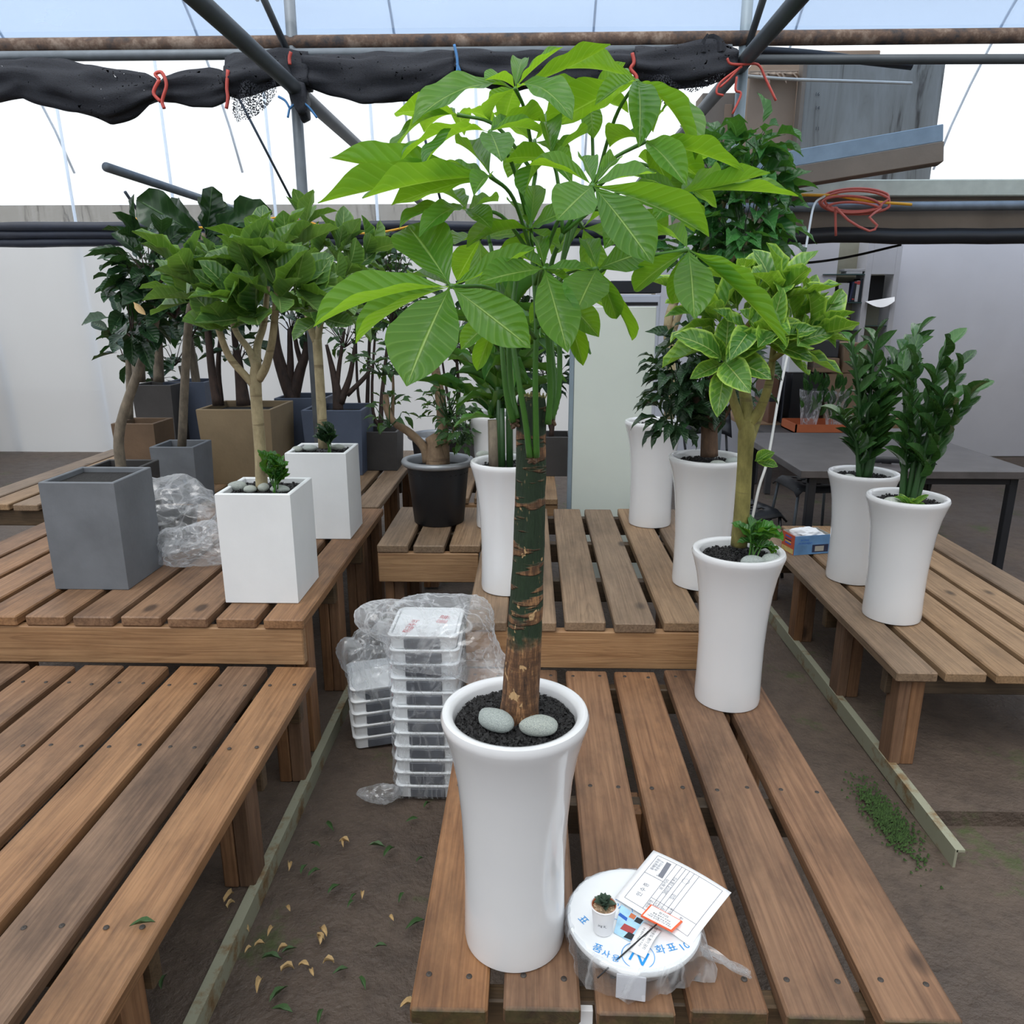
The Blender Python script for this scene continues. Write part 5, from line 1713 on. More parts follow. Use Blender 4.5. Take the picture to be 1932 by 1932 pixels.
tag(MB().tube(pts, 0.055, 10).build('rolled_awning', MT['black_plastic'], None, True), 'black rolled awning along the shed front', 'awning')
zc = P(1550, 356, SY0 - 0.08).z
o = MB().cbox(SX0 - 0.1, SX1, SY0 - 0.11, SY0 - 0.035, zc - 0.055, zc + 0.055, 0.008).build('shed_beam', MT['cream'])
tag(o, 'cream painted beam along the shed front', 'beam')
pipe('shed_pipe', (SX0 - 0.1, SY0 - 0.14, P(1550, 392, SY0 - 0.14).z), (SX1, SY0 - 0.14, P(1550, 384, SY0 - 0.14).z), 0.032, 'steel', 'grey pipe under the cream shed beam', 'pipe', None)
# sloping steel beam before the loft
a, b = P(1420, 312, 5.5), P(1780, 250, 5.2)
dv = (b - a)
ang = math.atan2(dv.z, dv.x)
M = Matrix.Translation(a) @ Matrix.Rotation(math.atan2(dv.y, dv.x), 4, 'Z') @ Matrix.Rotation(-math.asin(dv.z / dv.length), 4, 'Y')
sb = empty('sloping_beam', a, 'blue-grey steel beam sloping up across the cardboard stack', 'beam')
MB().cbox(0, dv.length, 0.0, 0.13, -0.05, 0.05, 0.004, M).build('web', MT['steel_blue'], sb)
MB().cbox(0, dv.length, -0.02, 0.15, -0.17, -0.052, 0.004, M).build('lower_flange', MT['cardboard_old'], sb)
# loft stock
z_l = 2.46
a, b = P(1402, 300, 6.3), P(1492, 300, 6.3)
cb = empty('cardboard_carton', ((a.x + b.x) / 2, 6.5, z_l), 'tall brown cardboard carton on the loft, torn at the top', 'carton')
MB().cbox(a.x, b.x, 6.3, 6.7, z_l, P(1450, 132, 6.3).z, 0.006).build('body', MT['cardboard'], cb)
fl = MB()
zt = P(1450, 140, 6.3).z
for i in range(9):
    xa = a.x + (b.x - a.x) * i / 9
    fl.add([(xa, 6.28, zt), (xa + 0.06, 6.28, zt + 0.01), (xa + 0.05, 6.20, zt - 0.03 - 0.03 * (i % 3)), (xa + 0.01, 6.21, zt - 0.02)], [(0, 1, 2, 3)])
fl.build('torn_flap', MT['cardboard'], cb)
a, b = P(1318, 300, 6.72), P(1392, 300, 6.72)
cb2 = empty('cardboard_carton', ((a.x + b.x) / 2, 6.8, z_l), 'battered pale cardboard carton left of the blue-grey post', 'carton')
MB().cbox(a.x, b.x, 6.72, 6.98, z_l, P(1350, 175, 6.72).z, 0.006, None).build('body', MT['cardboard_old'], cb2)
MB().cbox(a.x + 0.18, a.x + 0.24, 6.71, 6.719, z_l, P(1350, 190, 6.6).z, 0.002).build('tape', MT['cardboard'], cb2)
a, b = P(1440, 110, 7.0), P(1660, 110, 7.0)
o = MB().cbox(a.x, b.x, 7.0, 7.5, z_l, P(1450, 96, 7.0).z, 0.006).build('cardboard_carton', MT['cardboard'])
tag(o, 'pinkish brown carton behind, topmost in the loft stack', 'carton')
a, b = P(1506, 300, 6.2), P(1760, 300, 6.2)
bd = empty('stained_board', ((a.x + b.x) / 2, 6.24, z_l), 'grey stained board with dark drip marks leaning on the loft', 'board')
MB().cbox(a.x, b.x, 6.2, 6.26, z_l, P(1550, 112, 6.2).z, 0.004).build('sheet', MT['concrete'], bd)
MB().cbox(a.x - 0.03, a.x - 0.001, 6.18, 6.28, z_l, P(1550, 108, 6.2).z, 0.003).build('edge_strip', MT['cardboard_old'], bd)
for s_, yy in (('16', 178), ('14', 204), ('11', 243)):
    q = P(1542, yy, 6.19)
    letters(s_, 'ink', bd, q, (1, 0, 0), 0.035, (0, -1, 0))
# dark sagging cable bundle and white line before the loft
pts = spline([P(1430, 95, 5.0), P(1530, 102, 5.0), P(1620, 113, 5.0), P(1720, 124, 5.0)], 6)
tag(MB().tube(pts, 0.024, 8).build('dark_bundle', MT['black_cable'], None, True), 'dark cable bundle sagging across the loft top', 'cable')
pts = spline([P(1395, 143, 4.4), P(1500, 150, 4.6), P(1600, 153, 4.8), P(1720, 157, 5.0)], 6)
tag(MB().tube(pts, 0.008, 6).build('white_line', MT['rope'], None, True), 'taut white line tied to the right steel post', 'line')

# shelf unit on the shed wall
SHY = 8.35
sh = empty('shelf_unit', (3.3, SHY, 0), 'white shelf unit with glass shelves on the shed wall', 'shelf')
def sx(x_, Y=SHY):
    return P(x_, 560, Y).x
def szz(y_, Y=SHY):
    return P(1600, y_, Y).z
MB().box(sx(1574), sx(1634), SHY + 0.22, SHY + 0.25, szz(720), szz(455)).build('back_panel', MT['shelf_back'], sh)
MB().box(sx(1640), sx(1682), SHY + 0.22, SHY + 0.25, szz(720), szz(455)).build('back_panel', MT['shelf_back'], sh)
MB().cbox(sx(1626), sx(1637), SHY - 0.02, SHY + 0.25, 0.0, szz(455), 0.003).build('upright', MT['white_frame'], sh)
MB().cbox(sx(1680), sx(1690), SHY - 0.02, SHY + 0.25, 0.0, szz(455), 0.003).build('upright', MT['white_frame'], sh)
MB().cbox(sx(1637), sx(1680), SHY - 0.02, SHY + 0.02, szz(518), szz(455), 0.003).build('upper_door', MT['white_frame'], sh)
MB().cbox(sx(1500), sx(1574), SHY + 0.0, SHY + 0.2, szz(730), szz(455), 0.003).build('side_cabinet', MT['shed_wall'], sh)
for yy in (518, 571, 623):
    MB().cbox(sx(1548), sx(1626), SHY - 0.02, SHY + 0.21, szz(yy) - 0.005, szz(yy) + 0.005, 0.001).build('glass_shelf', MT['glass'], sh)
MB().cbox(sx(1637), sx(1680), SHY, SHY + 0.21, szz(615) - 0.004, szz(615) + 0.004, 0.001).build('glass_shelf', MT['glass'], sh)
zs_ = szz(571) + 0.006
for (xa, xb, top, mat, lab, lean) in ((1602, 1606, 532, 'book_navy', 'thin navy book leaning on the glass shelf', 0.12), (1607, 1612, 531, 'book_dark', 'black book with red ends beside the navy book', 0.06),
                                      (1613, 1619, 530, 'book_white', 'white book with a red top on the glass shelf', 0.03), (1619.5, 1625, 526, 'book_dark', 'thick dark box file at the right end of the glass shelf', 0.0)):
    w2 = sx(xb) - sx(xa)
    h2 = szz(top) - zs_
    M = Matrix.Translation((sx(xa), SHY, zs_ + 0.003)) @ Matrix.Rotation(lean, 4, 'Y')
    bk = MB().cbox(0, w2, 0, 0.16, 0, h2, 0.002, M).build('book', MT[mat])
    tag(bk, lab, 'book', 'books on the glass shelf')
    if mat == 'book_white':
        MB().cbox(0.001, w2 - 0.001, -0.002, 0.001, h2 * 0.82, h2 * 0.98, 0.0005, M).build('spine_label', MT['book_red'], bk)
    if 'red ends' in lab:
        MB().cbox(0.001, w2 - 0.001, -0.002, 0.001, 0.02, h2 * 0.16, 0.0005, M).build('spine_label', MT['book_red'], bk)
        MB().cbox(0.001, w2 - 0.001, -0.002, 0.001, h2 * 0.9, h2 * 0.98, 0.0005, M).build('spine_label', MT['book_red'], bk)
o = MB().cbox(sx(1581), sx(1600), SHY, SHY + 0.02, zs_, szz(534), 0.002).build('catalogue', MT['book_white'])
tag(o, 'pale catalogue standing face out on the glass shelf', 'book', 'books on the glass shelf')
zs_ = szz(518) + 0.006
for k, (xa, xb) in enumerate(((1592, 1622), (1588, 1628))):
    o = MB().cbox(sx(xa), sx(xb), SHY, SHY + 0.15, zs_ + 0.026 * k, zs_ + 0.026 * k + 0.024, 0.002).build('book', MT['book_white'])
    tag(o, ('lower' if k == 0 else 'upper') + ' pale book lying flat on the top glass shelf', 'book', 'books on the glass shelf')
o = MB().cbox(sx(1637), sx(1670), SHY + 0.06, SHY + 0.08, szz(568), szz(519), 0.003).build('black_screen', MT['black'])
tag(o, 'black flat panel inside the white shelf niche', 'panel')
mb = MB()
v, f = [], []
for i in range(9):
    t = i / 8
    for k in range(2):
        q = P(1633 + 55 * t, 569 - 9 * t + (16 * math.sin(t * 2.6) if k else 0), SHY - 0.022 - 0.05 * k)
        v.append(q)
for i in range(8):
    f.append((i * 2, i * 2 + 2, i * 2 + 3, i * 2 + 1))
tag(mb.add(v, f).build('hanging_paper', MT['paper'], None, True), 'curled cream paper sheet hanging over the niche edge', 'paper')

# boxes and luggage below the shelves
def carton(name, label, cat, x0, x1, y0, y1, Y, dep, mat, lid=None):
    a, b = P(x0, y1, Y), P(x1, y0, Y)
    t = empty(name, ((a.x + b.x) / 2, Y + dep / 2, a.z), label, cat)
    MB().cbox(a.x, b.x, Y, Y + dep, a.z, b.z, 0.008).build('body', MT[mat], t)
    if lid:
        MB().cbox(a.x - 0.002, b.x + 0.002, Y - 0.003, Y + dep, (a.z + b.z) / 2 - 0.02, (a.z + b.z) / 2 + 0.02, 0.002).build('tape', MT[lid], t)
    return t


# low shelf carrying them
lt = empty('storage_table', (2.7, 7.55, 0), 'low wooden storage table below the shelves', 'table')
zt_ = P(1560, 800, 7.3).z
MB().cbox(sx(1425, 7.3), sx(1770, 7.3), 7.3, 8.2, zt_ - 0.04, zt_, 0.004).build('top', MT['board_x'], lt)
for x_ in (1430, 1560, 1700):
    MB().cbox(sx(x_, 7.3), sx(x_, 7.3) + 0.06, 7.32, 7.38, 0, zt_ - 0.04, 0.004).build('leg', MT['board_z'], lt)
carton('suitcase', 'brown leather suitcase under the shelves', 'suitcase', 1448, 1472, 708, 799, 7.35, 0.5, 'leather', 'book_dark')
carton('suitcase', 'grey suitcase beside the brown one', 'suitcase', 1473, 1484, 708, 799, 7.35, 0.5, 'dark_grey')
carton('storage_case', 'black storage case behind the wrapped plants', 'case', 1486, 1550, 704, 799, 7.4, 0.5, 'black_plastic')
carton('cardboard_carton', 'brown carton lying on the black storage case', 'carton', 1534, 1585, 676, 703, 7.4, 0.45, 'cardboard', 'cardboard_old')
carton('cardboard_carton', 'brown carton on the storage table right of the black case', 'carton', 1552, 1640, 705, 799, 7.45, 0.5, 'cardboard', 'cardboard_old')
carton('cardboard_carton', 'open brown carton on top at the right under the shelves', 'carton', 1588, 1638, 648, 704, 7.45, 0.45, 'cardboard')
carton('white_case', 'white panelled case leaning below the shelves', 'case', 1486, 1528, 648, 703, 7.42, 0.2, 'white_plastic')
carton('storage_case', 'dark grey wrapped case above the brown cartons', 'case', 1530, 1585, 642, 675, 7.5, 0.4, 'dark_grey')

# table with chairs
TZ = 0.735
tl = PZ(1512, 888, TZ)
tbk = PZ(1420, 816, TZ)
tab = empty('dining_table', (2.3, 5.0, 0), 'dark stone-topped table with black square legs', 'table')
tx0, ty0, ty1 = tl.x, tl.y, tbk.y
tx1 = tx0 + 1.35
MB().cbox(tx0, tx1, ty0, ty1, TZ - 0.045, TZ, 0.003).build('table_top', MT['table_top'], tab)
for x_ in (tx0 + 0.07, tx1 - 0.11):
    for y_ in (ty0 + 0.05, ty1 - 0.1):
        MB().cbox(x_, x_ + 0.045, y_, y_ + 0.045, 0, TZ - 0.046, 0.002).build('leg', MT['black_plastic'], tab)
MB().cbox(tx0 + 0.07, tx1 - 0.07, ty0 + 0.055, ty0 + 0.085, TZ - 0.09, TZ - 0.046, 0.002).build('rail', MT['black_plastic'], tab)


def chair(label, X, Y, rz, mat, legmat, seat=0.45, back=True):
    M0 = Matrix.Translation((X, Y, 0)) @ Matrix.Rotation(rz, 4, 'Z')
    t = empty('plastic_chair' if back else 'plastic_stool', (X, Y, 0), label, 'chair' if back else 'stool')
    mb = MB()
    n = 9
    v, f = [], []
    for j in range(n + 1):
        for i in range(n + 1):
            u, w_ = i / n - 0.5, j / n - 0.5
            z = seat - 0.02 * (1 - (2 * u) ** 2) - (0.03 * max(0, abs(w_) - 0.38) / 0.12) - 0.05 * max(0, abs(u) - 0.40) / 0.1
            v.append(M0 @ Vector((u * 0.42, w_ * 0.42, z)))
    for j in range(n):
        for i in range(n):
            if 1 < i < n - 2 and 1 < j < n - 2 and (i + j) % 2 == 0:
                continue
            k = j * (n + 1) + i
            f.append((k, k + 1, k + n + 2, k + n + 1))
    o = mb.add(v, f).build('seat', MT[mat], t, True)
    so = o.modifiers.new('thickness', 'SOLIDIFY')
    so.thickness = 0.012
    for sx_ in (-1, 1):
        for sy_ in (-1, 1):
            MB().tube([M0 @ Vector((sx_ * 0.175, sy_ * 0.17, seat - 0.03)), M0 @ Vector((sx_ * 0.21, sy_ * 0.21, 0))], 0.011, 8).build('leg', MT[legmat], t, True)
    if not back:
        return t
    v, f = [], []
    mb = MB()
    n2, m2 = 8, 6
    for j in range(m2 + 1):
        for i in range(n2 + 1):
            u, w_ = i / n2 - 0.5, j / m2
            v.append(M0 @ Vector((u * 0.42, 0.20 + 0.06 * w_ - 0.05 * (2 * u) ** 2, seat + 0.14 + 0.22 * w_ - 0.04 * (2 * u) ** 4)))
    for j in range(m2):
        for i in range(n2):
            if 1 < i < n2 - 1 and 1 < j < m2 - 1 and (i + j) % 2 == 0:
                continue
            k = j * (n2 + 1) + i
            f.append((k, k + 1, k + n2 + 2, k + n2 + 1))
    o = mb.add(v, f).build('backrest', MT[mat], t, True)
    so = o.modifiers.new('thickness', 'SOLIDIFY')
    so.thickness = 0.010
    for sx_ in (-1, 1):
        MB().tube(spline([M0 @ Vector((sx_ * 0.185, 0.17, seat - 0.03)), M0 @ Vector((sx_ * 0.19, 0.21, seat + 0.1)), M0 @ Vector((sx_ * 0.18, 0.225, seat + 0.2))], 4), 0.010, 8).build('back_post', MT[legmat], t, True)
    return t


q = PZ(1440, 958, 0.45)
chair('black perforated plastic stool near the variegated ficus trunk', q.x - 0.12, q.y + 0.1, math.radians(20), 'black_plastic', 'black_plastic', 0.45, False)
q = PZ(1540, 912, 0.45)
chair('grey perforated plastic stool tucked under the dark table', q.x + 0.02, q.y + 0.12, math.radians(5), 'dark_grey', 'steel', 0.46, False)
q = PZ(1430, 830, 0.5)
chair('black chair at the far end of the dark table', 1.50, 6.05, math.radians(15), 'black_plastic', 'black_plastic', 0.5)
q = PZ(1620, 950, 0.45)
chair('black chair half hidden behind the zz plant pot', q.x + 0.2, q.y + 0.1, math.radians(170), 'black_plastic', 'black_plastic', 0.42)
# orange tray with plants in clear sleeves beyond the table
Yt = 6.75
a, b = P(1500, 818, Yt), P(1610, 800, Yt)
stand = empty('side_table', ((a.x + b.x) / 2, Yt + 0.25, 0), 'low dark side table under the orange tray', 'table')
MB().cbox(a.x - 0.25, b.x + 0.1, Yt - 0.02, Yt + 0.5, a.z - 0.05, a.z - 0.002, 0.004).build('top', MT['planter_dark'], stand)
for x_ in (a.x - 0.22, b.x + 0.03):
    for y_ in (Yt, Yt + 0.42):
        MB().cbox(x_, x_ + 0.05, y_, y_ + 0.05, 0, a.z - 0.05, 0.003).build('leg', MT['planter_dark'], stand)
tr = empty('orange_tray', ((a.x + b.x) / 2, Yt + 0.2, a.z), 'shallow orange tray holding sleeved plants', 'tray')
mb = MB()
mb.box(a.x, b.x, Yt, Yt + 0.4, a.z, a.z + 0.01)
for bx_ in ((a.x, b.x, Yt, Yt + 0.012), (a.x, b.x, Yt + 0.388, Yt + 0.4), (a.x, a.x + 0.012, Yt, Yt + 0.4), (b.x - 0.012, b.x, Yt, Yt + 0.4)):
    mb.box(*bx_, a.z, a.z + 0.08)
mb.build('tray_body', MT['orange_tray'], tr)
for i, xx in enumerate((1525, 1572)):
    c = P(xx, 806, Yt + 0.15)
    c.z = a.z + 0.012
    sp = empty('sleeved_plant', c, ('left' if i == 0 else 'right') + ' of the two dark plants in clear sleeves on the orange tray', 'plant', 'sleeved plants on the orange tray')
    for k in range(34):
        t_ = Vector((rnd.uniform(-0.09, 0.09), rnd.uniform(-0.08, 0.08), rnd.uniform(0.1, 0.44)))
        d = Vector((t_.x * 3, t_.y * 3 - 0.1, rnd.uniform(0.5, 1.0))).normalized()
        leaf(sp, S_ZZ, c + t_, c + t_ + d * rnd.uniform(0.08, 0.13), 0.04, (0, -0.8, 0.4), 0, 'leaf')
    MB().lathe([(0.06, 0.0), (0.075, 0.1), (0.10, 0.3), (0.105, 0.36)], 18, Matrix.Translation(c)).build('clear_sleeve', MT['plastic'], sp, True)

# hose coil, cables, ropes
pts = []
for k in range(4):
    for i in range(24):
        t = 2 * math.pi * i / 24
        cxp = 1612 + 6 * math.sin(k * 2.1)
        pts.append(P(cxp + (66 - 5 * k) * math.cos(t), 380 + 4 * k + (20 - 2 * k) * math.sin(t) + 6 * math.cos(t * 0.5 + k), SY0 - 0.24 - 0.012 * k))
pts += [P(1640, 410, 5.5), P(1655, 425, 5.5), P(1640, 436, 5.5), P(1600, 415, 5.5), P(1578, 392, 5.5), P(1576, 400, 5.52), P(1577, 445, 5.55)]
tag(MB().tube(spline(pts, 2), 0.0085, 7).build('red_hose', MT['red_hose'], None, True), 'coiled red hose hung on the pipe under the cream beam', 'hose')
pts = spline([P(1440, 366, 5.6), P(1520, 368, 5.6), P(1580, 370, 5.6), P(1640, 380, 5.6), P(1720, 386, 5.6)], 6)
tag(MB().tube(pts, 0.010, 7).build('yellow_cable', MT['yellow'], None, True), 'yellow cable running along the shed pipe', 'cable')
pts = spline([P(1556, 370, 5.5), P(1537, 385, 5.4), P(1527, 430, 5.2), P(1517, 490, 5.0), P(1505, 560, 4.8), P(1492, 640, 4.6), P(1470, 745, 4.3), P(1450, 860, 4.0), P(1432, 920, 3.9), P(1418, 985, 3.85)], 6)
tag(MB().tube(pts, 0.0075, 7).build('white_rope', MT['rope'], None, True), 'long white rope hanging from the shed down past the ficus', 'rope')
pts = spline([P(1440, 496, 6.5), P(1520, 496, 6.5), P(1600, 485, 6.5), P(1700, 462, 6.5)], 6)
tag(MB().tube(pts, 0.010, 6).build('black_cable', MT['black_cable'], None, True), 'thin black cable sagging before the shelf wall', 'cable')

# ------------------------------------------------------------------ shade net rolled up under the rusty pipe
def net_roll(parent, prof, Y, seed, name='roll', mat='net', thick=0.05):
    """prof: (px x, px y top, px y bottom); one lumpy roll"""
    n = 26
    xs = [p[0] for p in prof]
    m = max(6, int((xs[-1] - xs[0]) / 6))
    v, f = [], []
    for i in range(m + 1):
        x = xs[0] + (xs[-1] - xs[0]) * i / m
        a = np.interp(x, xs, [p[1] for p in prof])
        b = np.interp(x, xs, [p[2] for p in prof])
        pa, pb = P(x, a, Y), P(x, b, Y)
        c = (pa + pb) / 2
        h = (pa - pb).length / 2
        for k in range(n):
            an = 2 * math.pi * k / n
            q = c + Vector((0, math.sin(an) * min(thick, h * 1.1), math.cos(an) * h))
            w = mnoise.noise(Vector((q.x * 7 + seed, an * 1.3, q.z * 9)))
            w2 = math.sin(an * 4 + q.x * 5 + seed) + 0.8 * math.sin(an * 7 - q.x * 9)
            q += Vector((0, math.sin(an), math.cos(an))) * (0.018 * w + 0.009 * w2) * min(1, h / 0.04)
            v.append(q)
    for i in range(m):
        for k in range(n):
            k2 = (k + 1) % n
            f.append((i * n + k, (i + 1) * n + k, (i + 1) * n + k2, i * n + k2))
    f.append(tuple(range(n)))
    f.append(tuple(m * n + k for k in range(n - 1, -1, -1)))
    return MB().add(v, f).build(name, MT[mat], parent, True)


def net_flap(parent, top, bot, Y, seed, nx=18, ny=12, mat='net_open'):
    v, f = [], []
    tx, bx = [p[0] for p in top], [p[0] for p in bot]
    for i in range(nx + 1):
        t = i / nx
        a = P(np.interp(t, np.linspace(0, 1, len(top)), tx), np.interp(t, np.linspace(0, 1, len(top)), [p[1] for p in top]), Y)
        b = P(np.interp(t, np.linspace(0, 1, len(bot)), bx), np.interp(t, np.linspace(0, 1, len(bot)), [p[1] for p in bot]), Y)
        for j in range(ny + 1):
            q = a.lerp(b, j / ny)
            q.y += 0.03 * math.sin(t * 9 + seed) + 0.025 * mnoise.noise(q * 8)
            v.append(q)
    for i in range(nx):
        for j in range(ny):
            k = i * (ny + 1) + j
            f.append((k, k + 1, k + ny + 2, k + ny + 1))
    return MB().add(v, f).build('loose_flap', MT[mat], parent, True)


NY = VY - 0.10
sn = empty('shade_net', P(300, 170, NY), 'black shade net bundle tied in lumps at the far left under the pipe', 'shade net')
net_roll(sn, [(-160, 110, 190), (-60, 118, 205), (40, 112, 180), (120, 118, 205), (200, 130, 228), (250, 137, 215), (285, 143, 195), (301, 155, 188)], NY, 1)
net_roll(sn, [(301, 155, 188), (318, 140, 194), (360, 132, 203), (400, 131, 201), (420, 136, 193), (430, 142, 188)], NY, 2)
sn = empty('shade_net', P(700, 150, NY), 'long black shade net swag hanging under the rusty pipe behind the money tree', 'shade net')
net_roll(sn, [(428, 118, 180), (445, 108, 186), (480, 100, 172), (530, 98, 160), (560, 100, 172), (585, 103, 170)], NY, 3)
net_roll(sn, [(545, 110, 185), (556, 150, 200), (566, 160, 232), (580, 165, 222)], NY - 0.03, 9, thick=0.06)
net_roll(sn, [(575, 103, 165), (620, 103, 180), (680, 103, 194), (740, 102, 194), (800, 101, 180), (840, 101, 165), (858, 101, 150)], NY, 4)
net_roll(sn, [(858, 100, 142), (880, 100, 156), (930, 99, 166), (1000, 98, 170), (1070, 97, 166), (1140, 97, 158), (1180, 97, 150), (1194, 97, 140)], NY, 5)
net_flap(sn, [(432, 130), (470, 130), (524, 150)], [(436, 215), (448, 233), (470, 228), (492, 205), (524, 178)], NY - 0.03, 1)
sn = empty('shade_net', P(1290, 140, NY), 'ragged black shade net between the red tie and the right post', 'shade net')
net_roll(sn, [(1197, 97, 150), (1230, 92, 160), (1290, 88, 160), (1340, 82, 158), (1365, 85, 150), (1388, 92, 140)], NY, 6)
net_flap(sn, [(1203, 140), (1250, 145), (1300, 148), (1365, 140)], [(1212, 160), (1244, 192), (1256, 204), (1285, 165), (1310, 172), (1345, 160), (1366, 145)], NY - 0.03, 2)
net_flap(sn, [(1315, 90), (1335, 62), (1345, 60), (1368, 88)], [(1315, 100), (1335, 100), (1345, 100), (1368, 100)], NY - 0.02, 3, 10, 6, 'net')


def tie(label, pts, mat, r=0.006, w=None):
    mb = MB()
    for s in pts:
        mb.tube(spline([P(*q) for q in s], 5), r, 6)
    o = mb.build('plastic_tie', MT[mat], None, True)
    return tag(o, label, 'tie')


F_ = NY - 0.07
tie('red plastic ribbon looped round the far left net bundle', [[(301, 150, F_), (293, 140, F_), (305, 137, F_), (314, 160, F_), (306, 190, F_), (310, 205, F_)], [(301, 150, F_), (290, 175, F_), (303, 192, F_)]], 'red_tie', 0.009)
tie('red plastic ribbon at the end of the left net bundle', [[(430, 132, F_), (428, 165, F_), (430, 185, F_), (427, 205, F_)]], 'red_tie', 0.009)
tie('short red ribbon beside the left steel post', [[(549, 98, F_), (546, 110, F_), (547, 122, F_)]], 'red_tie', 0.009)
tie('blue cord knotted round the wrapped left post', [[(546, 205, F_), (556, 197, F_), (572, 195, F_), (584, 204, F_), (598, 222, F_)], [(546, 205, F_), (543, 222, F_)], [(546, 203, F_), (538, 190, F_), (525, 182, F_)]], 'blue_tie', 0.006)
tie('blue cord tying the middle of the net swag', [[(857, 84, F_), (862, 108, F_), (863, 130, F_), (858, 148, F_), (853, 160, F_)], [(862, 120, F_), (868, 135, F_)]], 'blue_tie', 0.007)
tie('red ribbon tying the net above the money tree crown', [[(1193, 100, F_), (1196, 118, F_), (1190, 130, F_), (1201, 145, F_), (1198, 162, F_), (1192, 170, F_)]], 'red_tie', 0.009)
tie('faded red ribbons hanging from the right post joint', [[(1372, 110, F_), (1378, 120, F_), (1400, 122, F_), (1430, 122, F_), (1445, 150, F_), (1464, 190, F_)], [(1395, 128, F_), (1375, 150, F_), (1358, 165, F_)], [(1390, 145, F_), (1388, 170, F_), (1398, 178, F_), (1382, 215, F_)], [(1400, 125, F_), (1360, 155, F_), (1352, 175, F_), (1365, 180, F_)]], 'red_tie', 0.006)

# ------------------------------------------------------------------ stack of white trays
def rrect(cx, cy, hx, hy, r, z, n=5):
    out = []
    for (sx_, sy_, a0) in ((1, 1, 0), (-1, 1, 90), (-1, -1, 180), (1, -1, 270)):
        for k in range(n):
            a = math.radians(a0 + 90 * k / (n - 1))
            out.append((cx + sx_ * (hx - r) + r * math.cos(a), cy + sy_ * (hy - r) + r * math.sin(a), z))
    return out


def loft(rings, cap0=True, cap1=True):
    n = len(rings[0])
    v = [p for r in rings for p in r]
    f = []
    for i in range(len(rings) - 1):
        for k in range(n):
            k2 = (k + 1) % n
            f.append((i * n + k, i * n + k2, (i + 1) * n + k2, (i + 1) * n + k))
    if cap0:
        f.append(tuple(range(n - 1, -1, -1)))
    if cap1:
        f.append(tuple((len(rings) - 1) * n + k for k in range(n)))
    return MB().add(v, f)


def tray_meshes():
    hx, hy, h = 0.116, 0.12, 0.0515
    body = loft([rrect(0, 0, hx - 0.008, hy - 0.008, 0.02, 0.0), rrect(0, 0, hx - 0.004, hy - 0.004, 0.022, h - 0.010), rrect(0, 0, hx + 0.001, hy + 0.001, 0.024, h - 0.008),
                 rrect(0, 0, hx + 0.002, hy + 0.002, 0.024, h - 0.003), rrect(0, 0, hx - 0.001, hy - 0.001, 0.024, h), rrect(0, 0, hx - 0.008, hy - 0.008, 0.02, h), rrect(0, 0, hx - 0.010, hy - 0.010, 0.02, h - 0.012)]).mesh('tray_body', MT['white_plastic'], True, 40)
    rec = MB().cbox(-0.062, 0.058, -hy - 0.0005, -hy + 0.02, 0.004, h - 0.014, 0.002).mesh('recess', MT['grey_recess'])
    return body, rec, h


tb_, rc_, th_ = tray_meshes()
SXc, SYc = -0.350, 2.405
n_tr = 12
ORD = ('first', 'second', 'third', 'fourth', 'fifth', 'sixth', 'seventh', 'eighth', 'ninth', 'tenth', 'eleventh', 'twelfth')
for k in range(n_tr):
    lab = ('bottom white tray of the bag-wrapped stack beside the middle bench' if k == 0 else 'topmost white tray of the stack, under the knotted plastic bag' if k == n_tr - 1
           else ORD[n_tr - 1 - k] + ' white tray from the top of the bag-wrapped stack')
    M = Matrix.Translation((SXc + rnd.uniform(-0.002, 0.002), SYc + rnd.uniform(-0.002, 0.002), 0.001 + k * th_)) @ Matrix.Rotation(rnd.uniform(-0.01, 0.01), 4, 'Z')
    t = inst('stacked_tray', tb_, None, M)
    tag(t, lab, 'tray', 'white trays stacked beside the middle bench')
    inst('recess', rc_, t, M)
    if k in (2, 3, 5, 7, 8, 9):
        letters('물류', 'red_print', t, (SXc - 0.1165, SYc - 0.07, 0.001 + k * th_ + 0.022), (0, -1, 0), 0.026, (-1, 0, 0))
    if k == n_tr - 1:
        MB().cbox(-0.105, 0.105, -0.108, 0.108, th_ - 0.010, th_ - 0.004, 0.003, M).build('lid', MT['white_plastic'], t)
        letters('취급주의', 'red_print', t, (SXc - 0.05, SYc - 0.04, n_tr * th_ + 0.002 - 0.003), (0.2, 1, 0), 0.03)
        letters('물류', 'red_print', t, (SXc + 0.055, SYc + 0.02, n_tr * th_ + 0.002 - 0.003), (0.2, 1, 0), 0.04)
for k in range(5):
    M = Matrix.Translation((-0.60, 2.72, 0.001 + k * th_)) @ Matrix.Rotation(0.3, 4, 'Z')
    t = inst('stacked_tray', tb_, None, M)
    tag(t, ORD[k] + ' tray from the ground in the low stack under the crumpled plastic', 'tray', 'low stack of trays behind')
    inst('recess', rc_, t, M)


